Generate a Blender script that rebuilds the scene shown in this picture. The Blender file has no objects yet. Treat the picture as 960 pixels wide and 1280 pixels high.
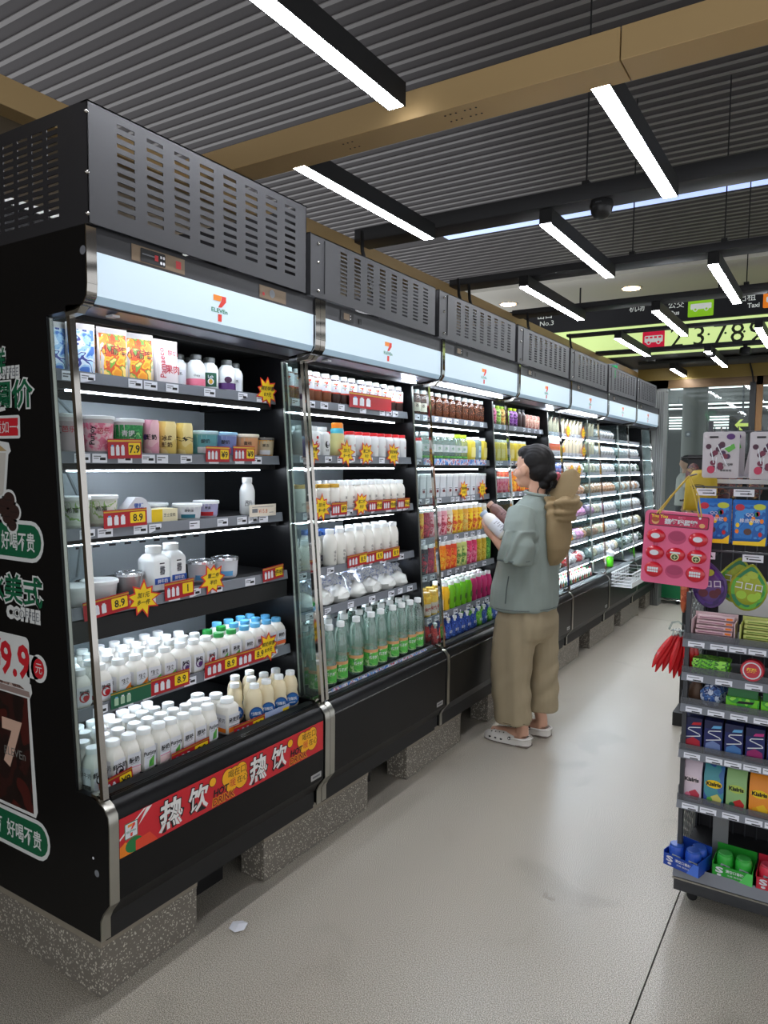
import bpy, bmesh, math, random
from mathutils import Vector, Matrix, noise
R = random.Random(7)
PI = math.pi
sc = bpy.context.scene
COL = sc.collection

# ---------------------------------------------------------------- camera
def make_camera():
    f, yaw, pitch, roll = 905.7, -0.5617, 0.0671, 0.0100
    F = Vector((math.sin(yaw)*math.cos(pitch), math.cos(yaw)*math.cos(pitch), -math.sin(pitch)))
    Rt = Vector((math.cos(yaw), -math.sin(yaw), 0)); U = Rt.cross(F)
    R2 = Rt*math.cos(roll) + U*math.sin(roll); U2 = U*math.cos(roll) - Rt*math.sin(roll)
    cd = bpy.data.cameras.new('camera'); cd.sensor_fit = 'HORIZONTAL'; cd.sensor_width = 36
    cd.lens = 36*f/960; cd.clip_start = .02; cd.clip_end = 200
    o = bpy.data.objects.new('camera', cd); COL.objects.link(o)
    m = Matrix((R2, U2, -F)).transposed().to_4x4(); m.translation = Vector((1.6923, -1.2291, 1.55))
    o.matrix_world = m; sc.camera = o
make_camera()
# ---------------------------------------------------------------- world, exposure
w = bpy.data.worlds.new('world'); sc.world = w; w.use_nodes = True
bg = w.node_tree.nodes['Background']; bg.inputs[0].default_value = (.93, .96, 1, 1); bg.inputs[1].default_value = .85
vs = sc.view_settings; vs.view_transform = 'Standard'; vs.look = 'None'; vs.exposure = 0.5; vs.gamma = 1; vs.use_curve_mapping = False
LAMP = 48.0      # emission of the ceiling light bars
LED = 33.0       # emission of the shelf strips
BOXGLOW = .24    # emission of the canopy light boxes
cy = sc.cycles; cy.use_denoising = True; cy.max_bounces = 7; cy.transparent_max_bounces = 16; cy.glossy_bounces = 3
cy.diffuse_bounces = 4; cy.sample_clamp_indirect = 6; cy.caustics_reflective = False; cy.caustics_refractive = False

# ---------------------------------------------------------------- materials
def lin(c):
    c = c/255.0
    return c/12.92 if c <= .04045 else ((c+.055)/1.055)**2.4
def rgb(c): return (lin(c[0]), lin(c[1]), lin(c[2]), 1)
MATS = {}
def mat(name, c=(128,128,128), rough=.5, metal=0, emit=0, alpha=1, spec=.5, bump=0, bscale=60, var=0, vscale=8, coat=0):
    if name in MATS: return MATS[name]
    m = bpy.data.materials.new(name); m.use_nodes = True; MATS[name] = m
    nt = m.node_tree; b = nt.nodes['Principled BSDF']
    b.inputs['Base Color'].default_value = rgb(c); b.inputs['Roughness'].default_value = rough
    b.inputs['Metallic'].default_value = metal; b.inputs['Specular IOR Level'].default_value = spec
    if coat: b.inputs['Coat Weight'].default_value = coat; b.inputs['Coat Roughness'].default_value = .05
    if emit:
        b.inputs['Emission Color'].default_value = rgb(c); b.inputs['Emission Strength'].default_value = emit
    if alpha < 1: b.inputs['Alpha'].default_value = alpha
    if bump or var:
        tc = nt.nodes.new('ShaderNodeTexCoord')
    if bump:
        n = nt.nodes.new('ShaderNodeTexNoise'); n.inputs['Scale'].default_value = bscale; n.inputs['Detail'].default_value = 3
        bp = nt.nodes.new('ShaderNodeBump'); bp.inputs['Strength'].default_value = bump; bp.inputs['Distance'].default_value = .01
        nt.links.new(tc.outputs['Object'], n.inputs['Vector']); nt.links.new(n.outputs['Fac'], bp.inputs['Height'])
        nt.links.new(bp.outputs['Normal'], b.inputs['Normal'])
    if var:
        n = nt.nodes.new('ShaderNodeTexNoise'); n.inputs['Scale'].default_value = vscale; n.inputs['Detail'].default_value = 4
        mx = nt.nodes.new('ShaderNodeMix'); mx.data_type = 'RGBA'
        k = rgb(c); mx.inputs[6].default_value = tuple(v*(1-var) for v in k[:3])+(1,); mx.inputs[7].default_value = tuple(min(1, v*(1+var)) for v in k[:3])+(1,)
        nt.links.new(tc.outputs['Object'], n.inputs['Vector']); nt.links.new(n.outputs['Fac'], mx.inputs[0])
        nt.links.new(mx.outputs[2], b.inputs['Base Color'])
    return m
def glass(name, tint=(235,245,245), refl=.12, haze=0.0, hazecol=(200,210,210), rough=.03):
    """thin clear sheet: mostly see-through, some gloss, optional milkiness"""
    if name in MATS: return MATS[name]
    m = bpy.data.materials.new(name); m.use_nodes = True; MATS[name] = m
    nt = m.node_tree; nt.nodes.clear(); L = nt.links
    out = nt.nodes.new('ShaderNodeOutputMaterial'); tr = nt.nodes.new('ShaderNodeBsdfTransparent'); tr.inputs[0].default_value = rgb(tint)
    gl = nt.nodes.new('ShaderNodeBsdfGlossy'); gl.inputs['Roughness'].default_value = rough
    df = nt.nodes.new('ShaderNodeBsdfDiffuse'); df.inputs[0].default_value = rgb(hazecol)
    m1 = nt.nodes.new('ShaderNodeMixShader'); m1.inputs[0].default_value = haze
    L.new(tr.outputs[0], m1.inputs[1]); L.new(df.outputs[0], m1.inputs[2])
    fr = nt.nodes.new('ShaderNodeLayerWeight'); fr.inputs[0].default_value = .5
    pw = nt.nodes.new('ShaderNodeMath'); pw.operation = 'POWER'; pw.inputs[1].default_value = 4; L.new(fr.outputs['Facing'], pw.inputs[0])
    ad = nt.nodes.new('ShaderNodeMath'); ad.operation = 'MULTIPLY_ADD'; ad.inputs[1].default_value = .5; ad.inputs[2].default_value = refl*.2
    L.new(pw.outputs[0], ad.inputs[0])
    m2 = nt.nodes.new('ShaderNodeMixShader'); L.new(ad.outputs[0], m2.inputs[0]); L.new(m1.outputs[0], m2.inputs[1]); L.new(gl.outputs[0], m2.inputs[2])
    L.new(m2.outputs[0], out.inputs[0])
    return m
def blobs(name, cols, scale=14, rough=.45, kind='noise', seed=0, metal=0):
    """printed artwork: patches of the given colours"""
    if name in MATS: return MATS[name]
    m = mat(name, cols[0], rough, metal); nt = m.node_tree; L = nt.links; b = nt.nodes['Principled BSDF']
    tc = nt.nodes.new('ShaderNodeTexCoord'); mp = nt.nodes.new('ShaderNodeMapping'); mp.inputs['Location'].default_value = (seed*3.1, seed*1.7, seed)
    L.new(tc.outputs['Object'], mp.inputs['Vector'])
    if kind == 'voronoi':
        t = nt.nodes.new('ShaderNodeTexVoronoi'); t.inputs['Scale'].default_value = scale; src = None
        L.new(mp.outputs[0], t.inputs['Vector'])
        sp = nt.nodes.new('ShaderNodeSeparateColor'); L.new(t.outputs['Color'], sp.inputs[0]); src = sp.outputs[0]
    else:
        t = nt.nodes.new('ShaderNodeTexNoise'); t.inputs['Scale'].default_value = scale; t.inputs['Detail'].default_value = 2; t.inputs['Distortion'].default_value = .25
        L.new(mp.outputs[0], t.inputs['Vector']); src = t.outputs['Fac']
    cr = nt.nodes.new('ShaderNodeValToRGB'); cr.color_ramp.interpolation = 'CONSTANT'
    n = len(cols); e = cr.color_ramp.elements
    lo, hi = (0, 1) if kind == 'voronoi' else (.38, .62)
    while len(e) < n: e.new(.5)
    for i, c in enumerate(cols):
        e[i].position = 0 if i == 0 else lo+(hi-lo)*i/n; e[i].color = rgb(c)
    L.new(src, cr.inputs[0]); L.new(cr.outputs[0], b.inputs['Base Color'])
    return m
black = mat('black_paint', (9,9,11), .36, 0, spec=.25)
blackm = mat('matt_black', (14,14,16), .6)
housing = mat('grey_powder_coat', (50,50,53), .5, .1)
chrome = mat('chrome', (178,174,168), .07, 1)
brushed = mat('brushed_steel', (170,168,160), .3, 1)
white = mat('white_plastic', (236,240,240), .35)
cream = mat('cream_milk', (236,234,226), .35)
paper = mat('white_paper', (222,224,230), .6)
grey = mat('grey_plastic', (120,124,130), .4)
ink = mat('black_ink', (18,18,20), .6)
greyink = mat('grey_ink', (110,112,118), .6)
red = mat('red_print', (190,22,34), .45)
dred = mat('dark_red_print', (150,14,26), .45)
yellow = mat('yellow_print', (243,205,20), .5)
green = mat('green_print', (24,120,60), .5)
dgreen = mat('dark_green_print', (18,92,62), .5)
orange = mat('orange_print', (238,130,28), .5)
blue = mat('blue_print', (30,80,170), .5)
sky = mat('sky_blue_print', (100,170,220), .5)
pink = mat('pink_print', (232,120,150), .5)
purple = mat('purple_print', (84,40,110), .5)
gold = mat('gold_lid', (200,160,60), .3, .6)
lamp_m = mat('lamp_diffuser', (245,248,255), .5, emit=LAMP)
led_m = mat('led_strip_diffuser', (232,242,255), .5, emit=LED)
box_m = mat('canopy_diffuser', (196,214,226), .25, emit=BOXGLOW)
pane = glass('side_glass', (240,247,246), .2, .02)
clear = glass('clear_plastic', (225,232,232), .2, .12, (200,210,212))
cleargrey = glass('clear_tray', (205,208,212), .2, .22, (150,152,158))

# ---------------------------------------------------------------- geometry helper
TX = {}
def text2d(s, bold=0.0):
    key = (s, bold)
    if key in TX: return TX[key]
    c = bpy.data.curves.new('lettering', 'FONT'); c.body = s; c.size = 1; c.resolution_u = 2; c.offset = bold; c.fill_mode = 'FRONT'
    o = bpy.data.objects.new('lettering', c); COL.objects.link(o)
    dg = bpy.context.evaluated_depsgraph_get(); me = bpy.data.meshes.new_from_object(o.evaluated_get(dg))
    vs_ = [(v.co.x, v.co.y) for v in me.vertices]; fs = [tuple(p.vertices) for p in me.polygons]
    COL.objects.unlink(o); bpy.data.objects.remove(o); bpy.data.curves.remove(c); bpy.data.meshes.remove(me)
    xs = [v[0] for v in vs_] or [0]; ys = [v[1] for v in vs_] or [0]
    TX[key] = (vs_, fs, min(xs), max(xs), min(ys), max(ys))
    return TX[key]
def frame(o, u, v, n): return Matrix(((u[0], v[0], n[0], o[0]), (u[1], v[1], n[1], o[1]), (u[2], v[2], n[2], o[2]), (0, 0, 0, 1)))
def FX(x, y, z): return frame((x, y, z), (0,1,0), (0,0,1), (1,0,0))      # flat art facing the aisle (+X), reads towards +Y
def FY(x, y, z): return frame((x, y, z), (1,0,0), (0,0,1), (0,-1,0))     # flat art facing the camera side (-Y), reads towards +X
class G:
    def __init__(s, T=None): s.v = []; s.f = []; s.mi = []; s.ms = []; s.T = T or Matrix()
    def m(s, mt):
        if mt not in s.ms: s.ms.append(mt)
        return s.ms.index(mt)
    def add(s, vs_, fs, mt):
        b = len(s.v); s.v += [tuple(s.T @ Vector(p)) for p in vs_]; k = s.m(mt)
        for f in fs: s.f.append(tuple(b+i for i in f)); s.mi.append(k)
        return s
    def box(s, x0, x1, y0, y1, z0, z1, mt):
        return s.add([(x0,y0,z0),(x1,y0,z0),(x1,y1,z0),(x0,y1,z0),(x0,y0,z1),(x1,y0,z1),(x1,y1,z1),(x0,y1,z1)],
            [(0,3,2,1),(4,5,6,7),(0,1,5,4),(1,2,6,5),(2,3,7,6),(3,0,4,7)], mt)
    def prism(s, pts, d0, d1, mt, ax='y'):
        """polygon of 2D points swept along an axis; ax y: points are (x,z)"""
        def P(p, d):
            return (p[0], d, p[1]) if ax == 'y' else ((d, p[0], p[1]) if ax == 'x' else (p[0], p[1], d))
        n = len(pts); vs_ = [P(p, d0) for p in pts]+[P(p, d1) for p in pts]
        fs = [(i, (i+1) % n, n+(i+1) % n, n+i) for i in range(n)]+[tuple(range(n))[::-1], tuple(range(n, 2*n))]
        return s.add(vs_, fs, mt)
    def strip(s, path, wid, y0, y1, mt):
        """a band of thickness wid following a (x,z) path, from y0 to y1"""
        n = len(path); out = []; 
        for i, p in enumerate(path):
            a = Vector(path[max(0, i-1)]); b = Vector(path[min(n-1, i+1)]); d = (b-a).normalized(); nn = Vector((d.y, -d.x))
            out.append((p, (p[0]+nn.x*wid, p[1]+nn.y*wid)))
        poly = [o[1] for o in out]+[o[0] for o in out][::-1]
        vs_ = [(p[0], y0, p[1]) for p in poly]+[(p[0], y1, p[1]) for p in poly]; N = len(poly)
        fs = [(i, (i+1) % N, N+(i+1) % N, N+i) for i in range(N)]
        for i in range(n-1):
            a, b, c, d = i, i+1, N-2-i, N-1-i
            fs += [(a, d, c, b), (N+a, N+b, N+c, N+d)]
        return s.add(vs_, fs, mt)
    def loft(s, rings, mt, caps=True):
        n = len(rings[0]); vs_ = [p for r in rings for p in r]; fs = []
        for j in range(len(rings)-1):
            for i in range(n): fs.append((j*n+i, j*n+(i+1) % n, (j+1)*n+(i+1) % n, (j+1)*n+i))
        if caps: fs += [tuple(range(n))[::-1], tuple(range((len(rings)-1)*n, len(rings)*n))]
        return s.add(vs_, fs, mt)
    def lathe(s, prof, mt, n=14, sq=0, c=(0,0,0), a0=0, a1=2*PI):
        full = abs(a1-a0-2*PI) < 1e-6
        def rad(r, a, q=None):
            k = sq if q is None else q
            if not k: return r*math.cos(a), r*math.sin(a)
            e = 2+k*4; d = (abs(math.cos(a))**e+abs(math.sin(a))**e)**(-1/e); return r*d*math.cos(a), r*d*math.sin(a)
        if full:
            rings = [[(c[0]+rad(p[0], 2*PI*(i+.5)/n, p[2] if len(p) > 2 else None)[0], c[1]+rad(p[0], 2*PI*(i+.5)/n, p[2] if len(p) > 2 else None)[1], c[2]+p[1]) for i in range(n)] for p in prof]
            return s.loft(rings, mt)
        vs_ = []; fs = []
        for p in prof:
            for i in range(n+1):
                x, y = rad(p[0], a0+(a1-a0)*i/n); vs_.append((c[0]+x, c[1]+y, c[2]+p[1]))
        for j in range(len(prof)-1):
            for i in range(n): fs.append((j*(n+1)+i, j*(n+1)+i+1, (j+1)*(n+1)+i+1, (j+1)*(n+1)+i))
        return s.add(vs_, fs, mt)
    def tube(s, path, r, mt, n=6):
        path = [Vector(p) for p in path]; rings = []
        rr = r if isinstance(r, (list, tuple)) else [r]*len(path)
        up = Vector((0,0,1)); d0 = (path[1]-path[0]).normalized()
        if abs(d0.dot(up)) > .95: up = Vector((1,0,0))
        a = d0.cross(up).normalized()
        for i, p in enumerate(path):
            d = (path[min(i+1, len(path)-1)]-path[max(0, i-1)]).normalized()
            a = (a-d*a.dot(d)).normalized(); b = d.cross(a)
            rings.append([tuple(p+a*rr[i]*math.cos(2*PI*k/n)+b*rr[i]*math.sin(2*PI*k/n)) for k in range(n)])
        return s.loft(rings, mt)
    def ball(s, c, r, mt, n=12, m=8):
        r = r if isinstance(r, (list, tuple)) else (r, r, r); rings = []
        for j in range(m+1):
            t = -PI/2+PI*(j+.02 if j == 0 else (j-.02 if j == m else j))/m
            rings.append([(c[0]+r[0]*math.cos(t)*math.cos(2*PI*i/n), c[1]+r[1]*math.cos(t)*math.sin(2*PI*i/n), c[2]+r[2]*math.sin(t)) for i in range(n)])
        return s.loft(rings, mt)
    # flat art in the local u,v plane, layer = height above it
    def poly(s, pts, mt, h=.0005): return s.add([(p[0], p[1], h) for p in pts], [tuple(range(len(pts)))], mt)
    def rect(s, u0, u1, v0, v1, mt, h=.0005): return s.poly([(u0,v0),(u1,v0),(u1,v1),(u0,v1)], mt, h)
    def ell(s, u, v, a, b, mt, h=.0005, n=20): return s.poly([(u+a*math.cos(2*PI*i/n), v+b*math.sin(2*PI*i/n)) for i in range(n)], mt, h)
    def rrect(s, u0, u1, v0, v1, r, mt, h=.0005):
        pts = []
        for cu, cv, a in ((u1-r, v1-r, 0), (u0+r, v1-r, 90), (u0+r, v0+r, 180), (u1-r, v0+r, 270)):
            pts += [(cu+r*math.cos(math.radians(a+t)), cv+r*math.sin(math.radians(a+t))) for t in (0, 22, 45, 68, 90)]
        return s.poly(pts, mt, h)
    def text(s, t, u, v, hgt, mt, h=.001, wid=None, bold=0.0, rot=0, al='l', shear=0):
        vs_, fs = text2d(t, bold)[:2]; x0, x1, y0, y1 = text2d(t, 0)[2:]
        k = hgt/max(1e-6, (y1-y0)); kx = k if wid is None else wid/max(1e-6, (x1-x0))
        W = (x1-x0)*kx; ou = 0 if al == 'l' else (-W/2 if al == 'c' else -W)
        ca, sa = math.cos(rot), math.sin(rot); out = []
        for x, y in vs_:
            a = (x-x0)*kx+ou+(y-y0)*k*shear; b = (y-y0)*k
            out.append((u+a*ca-b*sa, v+a*sa+b*ca, h))
        return s.add(out, fs, mt)
    def mesh(s, name='mesh', smooth=True, bevel=0, ang=35):
        me = bpy.data.meshes.new(name); me.from_pydata(s.v, [], s.f)
        for m_ in s.ms: me.materials.append(m_)
        me.polygons.foreach_set('material_index', s.mi)
        if bevel:
            bm = bmesh.new(); bm.from_mesh(me); bmesh.ops.remove_doubles(bm, verts=bm.verts, dist=1e-6)
            ed = [e for e in bm.edges if len(e.link_faces) == 2 and e.calc_face_angle(0) > .5]
            bmesh.ops.bevel(bm, geom=ed, offset=bevel, segments=2, affect='EDGES', profile=.5, clamp_overlap=True)
            bm.to_mesh(me); bm.free()
        if smooth:
            me.polygons.foreach_set('use_smooth', [True]*len(me.polygons)); me.set_sharp_from_angle(angle=math.radians(ang))
        me.update(); return me
    def build(s, name, parent=None, smooth=True, bevel=0, loc=None, ang=35):
        return ob(name, s.mesh(name, smooth, bevel, ang), parent, loc)
def ob(name, me, parent=None, loc=None):
    o = bpy.data.objects.new(name, me); COL.objects.link(o)
    if parent: o.parent = parent
    if loc: o.location = loc
    return o
def tag(o, label=None, cat=None, group=None, kind=None):
    if label: o['label'] = label
    if cat: o['category'] = cat
    if group: o['group'] = group
    if kind: o['kind'] = kind
    return o
def thing(name, label, cat, loc=(0,0,0), rz=0, group=None):
    o = bpy.data.objects.new(name, None); COL.objects.link(o); o.empty_display_size = .05
    o.location = loc; o.rotation_euler = (0,0,rz); return tag(o, label, cat, group)
def struct(o): o['kind'] = 'structure'; return o
ORD = ['zeroth','first','second','third','fourth','fifth','sixth','seventh','eighth','ninth','tenth','eleventh','twelfth','thirteenth','fourteenth','fifteenth','sixteenth','seventeenth','eighteenth','nineteenth','twentieth']
L = 1.0159
UN = ['nearest cooler','second cooler','third cooler','fourth cooler','fifth cooler','sixth cooler','farthest cooler']
# (height of shelf top, x of shelf front) for each cooler, top shelf first, the deck last
SH = {0: [(1.808,-.215),(1.571,-.195),(1.348,-.177),(1.12,-.152),(.825,-.137),(.597,-.06)],
      1: [(1.809,-.204),(1.578,-.18),(1.343,-.165),(1.10,-.155),(.933,-.137),(.622,-.035)],
      2: [(1.809,-.215),(1.572,-.195),(1.362,-.19),(1.145,-.18),(.955,-.15),(.728,-.135),(.60,-.05)]}
SH[3] = SH[2]
SH[4] = SH[5] = SH[6] = [(1.803,-.21),(1.646,-.2),(1.485,-.19),(1.30,-.18),(1.115,-.165),(.925,-.15),(.735,-.135),(.60,-.06)]
SNAME = {6: ['top shelf','second shelf','third shelf','fourth shelf','fifth shelf','bottom deck'],
         7: ['top shelf','second shelf','third shelf','fourth shelf','fifth shelf','sixth shelf','bottom deck'],
         8: ['top shelf','second shelf','third shelf','fourth shelf','fifth shelf','sixth shelf','seventh shelf','bottom deck']}
# ================================================================ setting
def build_setting():
    fm = mat('speckled_floor', (143,138,128), .34, spec=.4)
    nt = fm.node_tree; Lk = nt.links; b = nt.nodes['Principled BSDF']
    tc = nt.nodes.new('ShaderNodeTexCoord')
    n1 = nt.nodes.new('ShaderNodeTexNoise'); n1.inputs['Scale'].default_value = 330; n1.inputs['Detail'].default_value = 2
    n2 = nt.nodes.new('ShaderNodeTexNoise'); n2.inputs['Scale'].default_value = 1.3; n2.inputs['Detail'].default_value = 5
    v = nt.nodes.new('ShaderNodeTexVoronoi'); v.inputs['Scale'].default_value = 170
    for t in (n1, n2, v): Lk.new(tc.outputs['Object'], t.inputs['Vector'])
    cr = nt.nodes.new('ShaderNodeValToRGB'); e = cr.color_ramp.elements
    e[0].position = .34; e[0].color = rgb((108,101,90)); e[1].position = .64; e[1].color = rgb((222,215,201))
    m1 = cr.color_ramp.elements.new(.5); m1.color = rgb((172,165,152))
    Lk.new(n1.outputs['Fac'], cr.inputs[0])
    mx = nt.nodes.new('ShaderNodeMix'); mx.data_type = 'RGBA'; mx.blend_type = 'MULTIPLY'; mx.inputs[0].default_value = .3
    c2 = nt.nodes.new('ShaderNodeValToRGB'); c2.color_ramp.elements[0].position = .35; c2.color_ramp.elements[0].color = (.88,.87,.85,1); c2.color_ramp.elements[1].position = .6; c2.color_ramp.elements[1].color = (1,1,1,1)
    Lk.new(n2.outputs['Fac'], c2.inputs[0]); Lk.new(cr.outputs[0], mx.inputs[6]); Lk.new(c2.outputs[0], mx.inputs[7])
    # scuff marks
    n3 = nt.nodes.new('ShaderNodeTexNoise'); n3.inputs['Scale'].default_value = 2.7; n3.inputs['Detail'].default_value = 6; n3.inputs['Distortion'].default_value = .6
    Lk.new(tc.outputs['Object'], n3.inputs['Vector'])
    c3 = nt.nodes.new('ShaderNodeValToRGB'); c3.color_ramp.elements[0].position = .30; c3.color_ramp.elements[0].color = (.66,.64,.62,1); c3.color_ramp.elements[1].position = .40; c3.color_ramp.elements[1].color = (1,1,1,1)
    mx2 = nt.nodes.new('ShaderNodeMix'); mx2.data_type = 'RGBA'; mx2.blend_type = 'MULTIPLY'; mx2.inputs[0].default_value = .4
    Lk.new(n3.outputs['Fac'], c3.inputs[0]); Lk.new(mx.outputs[2], mx2.inputs[6]); Lk.new(c3.outputs[0], mx2.inputs[7])
    Lk.new(mx2.outputs[2], b.inputs['Base Color'])
    rr = nt.nodes.new('ShaderNodeMapRange'); rr.inputs['From Min'].default_value = .3; rr.inputs['From Max'].default_value = .7; rr.inputs['To Min'].default_value = .27; rr.inputs['To Max'].default_value = .33
    Lk.new(n2.outputs['Fac'], rr.inputs[0]); Lk.new(rr.outputs[0], b.inputs['Roughness'])
    bp = nt.nodes.new('ShaderNodeBump'); bp.inputs['Strength'].default_value = .0; bp.inputs['Distance'].default_value = .002
    Lk.new(n1.outputs['Fac'], bp.inputs['Height']); Lk.new(bp.outputs[0], b.inputs['Normal'])
    fl = struct(G().box(-2.2, 7, -4, 30, -.06, -.006, mat('floor_joint', (70,66,60), .8)).build('floor', smooth=False))
    xs = [-2.2, 1.262, 4.2, 7]; ys = [-4, 6.4, 12.0, 30]
    for i in range(3):
        for j in range(3):
            if i == 0 and j == 0: G().box(xs[0], xs[1]-.0025, ys[0], ys[1]-.0025, -.03, 0, fm).build('floor_slab', fl, smooth=False)
            else: G().box(xs[i]+.0025, xs[i+1]-.0025, ys[j]+.0025, ys[j+1]-.0025, -.03, 0, fm).build('floor_slab', fl, smooth=False)
    # ---- ceiling of narrow slats, high above the light rails
    ZC = 4.0; k = (ZC-1.55)/1.45
    slat = mat('ceiling_slat', (120,116,115), .55); gap = mat('ceiling_gap', (68,64,65), .8)
    ce = struct(G().box(-9, 6.5, -4, 8.2, ZC+.008, ZC+.06, gap).build('ceiling', smooth=False))
    sm = G().box(-9, 6.5, -.016*k, .0025*k, ZC, ZC+.006, slat).mesh('ceiling_slat', False)
    y = -1.55
    while y < 8.15:
        if not (5.66 < y < 6.06): ob('ceiling_slat', sm, ce, (0, y, 0))
        y += .0685*k
    G().box(-2.05, 6.5, 5.75, 5.99, ZC-.005, ZC+.02, mat('light_slot', (180,200,250), .5, emit=.75)).build('light_slot', ce, smooth=False)
    # ---- plain soffit behind the slats
    sof = mat('soffit_paint', (214,210,198), .6)
    so = struct(G().box(-9, 6.5, 8.2, 13.5, 3.95, 4.05, sof).build('ceiling', smooth=False))
    for x, y in ((-1.66, 9.43), (.12, 9.30), (1.75, 9.1)):
        pass
    dl = [(-2.64, 9.09), (-.82, 8.99), (1.0, 8.9)]
    for i, (x, y) in enumerate(dl):
        t = thing('downlight', ['round recessed downlight over the cooler tops, left of the two in the plain soffit', 'round recessed downlight in the plain soffit above the green bus sign', 'round recessed downlight in the plain soffit at the right picture edge'][i], 'downlight', (x, y, 3.95))
        G().lathe([(.15,-.006),(.15,0),(.115,0),(.115,-.006)], mat('downlight_ring', (190,185,175), .5), 20).build('ring', t)
        G().lathe([(.11,-.012),(.11,-.007)], mat('warm_bulb', (255,214,160), .5, emit=26), 20).build('lamp', t)
    lc = struct(G().box(-3.0, 6.5, 8.6, 10.0, 2.975, 3.0, mat('low_ceiling_paint', (96,96,98), .6)).build('ceiling', smooth=False))
    t = thing('downlight', 'small white downlight in the low grey ceiling near the far gold beam', 'downlight', (-.62, 9.45, 2.975))
    G().lathe([(.06,-.004),(.06,0)], mat('downlight_ring', (190,185,175)), 16).build('ring', t); G().lathe([(.045,-.009),(.045,-.005)], lamp_m, 16).build('lamp', t)
    # ---- gold beams (bulkheads)
    gm = mat('gold_cladding', (186,156,108), .45, .1, var=.08, vscale=1.5)
    gb = struct(G().box(-.93, 1.04, 1.18, 1.325, 2.83, 2.935, gm).box(1.044, 6.5, 1.18, 1.325, 2.83, 2.935, gm).build('trim_1', smooth=False, bevel=.002))
    hole = G(Matrix())
    for cx, cyy in ((.42, 1.25), (.50, 1.25), (-.04, 1.25)):
        for i in range(6):
            hole.lathe([(.004,0),(.004,-.001)], ink, 6, c=(cx+(i % 3)*.022-.02, cyy-.03+(i//3)*.05, 2.829))
    tag(hole.build('screw_hole', gb, smooth=False), kind='stuff')
    struct(G().box(-1.2, -.93, -2, 10, 2.83, 2.935, gm).build('trim_2', smooth=False, bevel=.002))
    struct(G().box(-.93, 6.5, 9.99, 10.2, 2.8, 2.974, mat('far_gold_cladding', (150,126,60), .45, .2)).build('trim_3', smooth=False))
    # ---- wall behind the coolers
    struct(G().box(-1.16, -1.02, -2.2, 10.2, 0, 2.83, mat('wall_gold_brown', (78,66,48), .7)).build('wall_left', smooth=False))
    # column at the far end of the coolers
    cg = mat('grey_column', (128,130,128), .4, .35)
    c_ = G().box(-.95, .03, 7.14, 7.32, 0, 2.36, cg)
    cc = struct(c_.build('trim_4', smooth=False))
    for i in range(4): G().box(-.045+.02*i-.004, -.045+.02*i+.004, 7.132, 7.142, 0, 2.36, mat('column_seam', (88,90,88), .5)).build('seam', cc, smooth=False)
    # ---- black suspended rails
    bm = mat('black_rail', (48,48,50), .5, .2)
    rails = [(-.93, 2.56, 2.73, 2.915, 2.996), (-.93, 3.85, 4.04, 2.915, 2.965), (-.93, 5.11, 5.296, 2.915, 2.962), (-.85, 6.42, 6.55, 2.915, 2.941), (-.93, 7.78, 7.97, 2.915, 2.949), (-.7, 9.0, 9.29, 2.915, 2.949)]
    nm = ['nearest black ceiling rail, carrying the dome camera','second black ceiling rail, in front of the plain soffit','third black ceiling rail, across the top of the dark bus sign','fourth black ceiling rail, across the pale green number sign','fifth black ceiling rail, under the pale green number sign','farthest black ceiling rail, under the low grey ceiling']
    for i, (x0, y0, y1, z0, z1) in enumerate(rails):
        t = thing('ceiling_rail', nm[i], 'rail', (x0, y0, z0), group='black suspended ceiling rails')
        G().box(0, 6.5-x0, 0, y1-y0, 0, z1-z0, bm).build('rail_box', t, bevel=.003)
        if i < 3:
            for xx in ({0: (.50, 2.0), 1: (.43, 1.0), 2: (1.0,)}[i]):
                G().tube([(xx-x0, .06, z1-z0), (xx-x0, .06, ZC-z0 if i < 2 else 3.95-z0+.04)], .0045, blackm).build('hanging_rod', t)
                G().box(xx-x0-.018, xx-x0+.018, .035, .085, z1-z0, z1-z0+.03, blackm).build('rod_bracket', t, smooth=False)
        if i == 1:
            for xx in (-.5, .1, .3): pass
    # ---- light bars
    spots = [(0.245, -0.142, 1.085, 'nearest light bar, running out of the top picture edge'), (-0.39, 1.303, 2.493, 'light bar just behind the gold beam, beside the nearest vented box'), (0.913, 1.303, 2.503, 'light bar touching the gold beam, at top right'),
             (0.266, 2.578, 3.858, 'light bar starting under the nearest black rail, right of the dome camera base'), (-0.342, 3.815, 5.202, 'light bar over the cooler tops in front of the plain soffit'),
             (0.913, 3.869, 5.149, 'light bar left of the orange taxi sign'), (0.298, 5.138, 6.461, 'light bar in front of the red bus pictogram and bus lettering'), (-0.315, 6.322, 7.677, 'light bar left of the red bus pictogram'),
             (0.335, 7.634, 9.095, 'small light bar under the far number sign, left of two spotlights'), (-0.294, 9.021, 9.9, 'smallest light bar, close to the far gold beam'), (0.954, 6.375, 7.655, 'light bar cut by the right picture edge, under the number nine')]
    for x, y0, y1, lb in spots:
        t = thing('light_bar', lb, 'lamp', (x, y0, 2.83), group='ceiling light bars'); n = y1-y0
        G().box(-.004, .066, 0, n, .008, .082, blackm).box(-.004, 0, 0, n, -.001, .008, blackm).box(.062, .066, 0, n, -.001, .008, blackm).build('fixture_body', t, smooth=False)
        G().box(0, .062, .006, n-.006, 0, .007, lamp_m).build('diffuser', t, smooth=False)
    # dome camera, spotlights
    t = thing('dome_camera', 'black dome camera hanging under the nearest black rail', 'camera', (.582, 2.62, 2.915))
    G().lathe([(.055,0),(.06,-.02),(.058,-.035)], blackm, 16).build('mount', t); G().lathe([(.056,-.034),(.052,-.06),(.036,-.082),(.012,-.092)], mat('smoked_dome', (22,22,24), .35), 16).build('dome', t)
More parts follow.
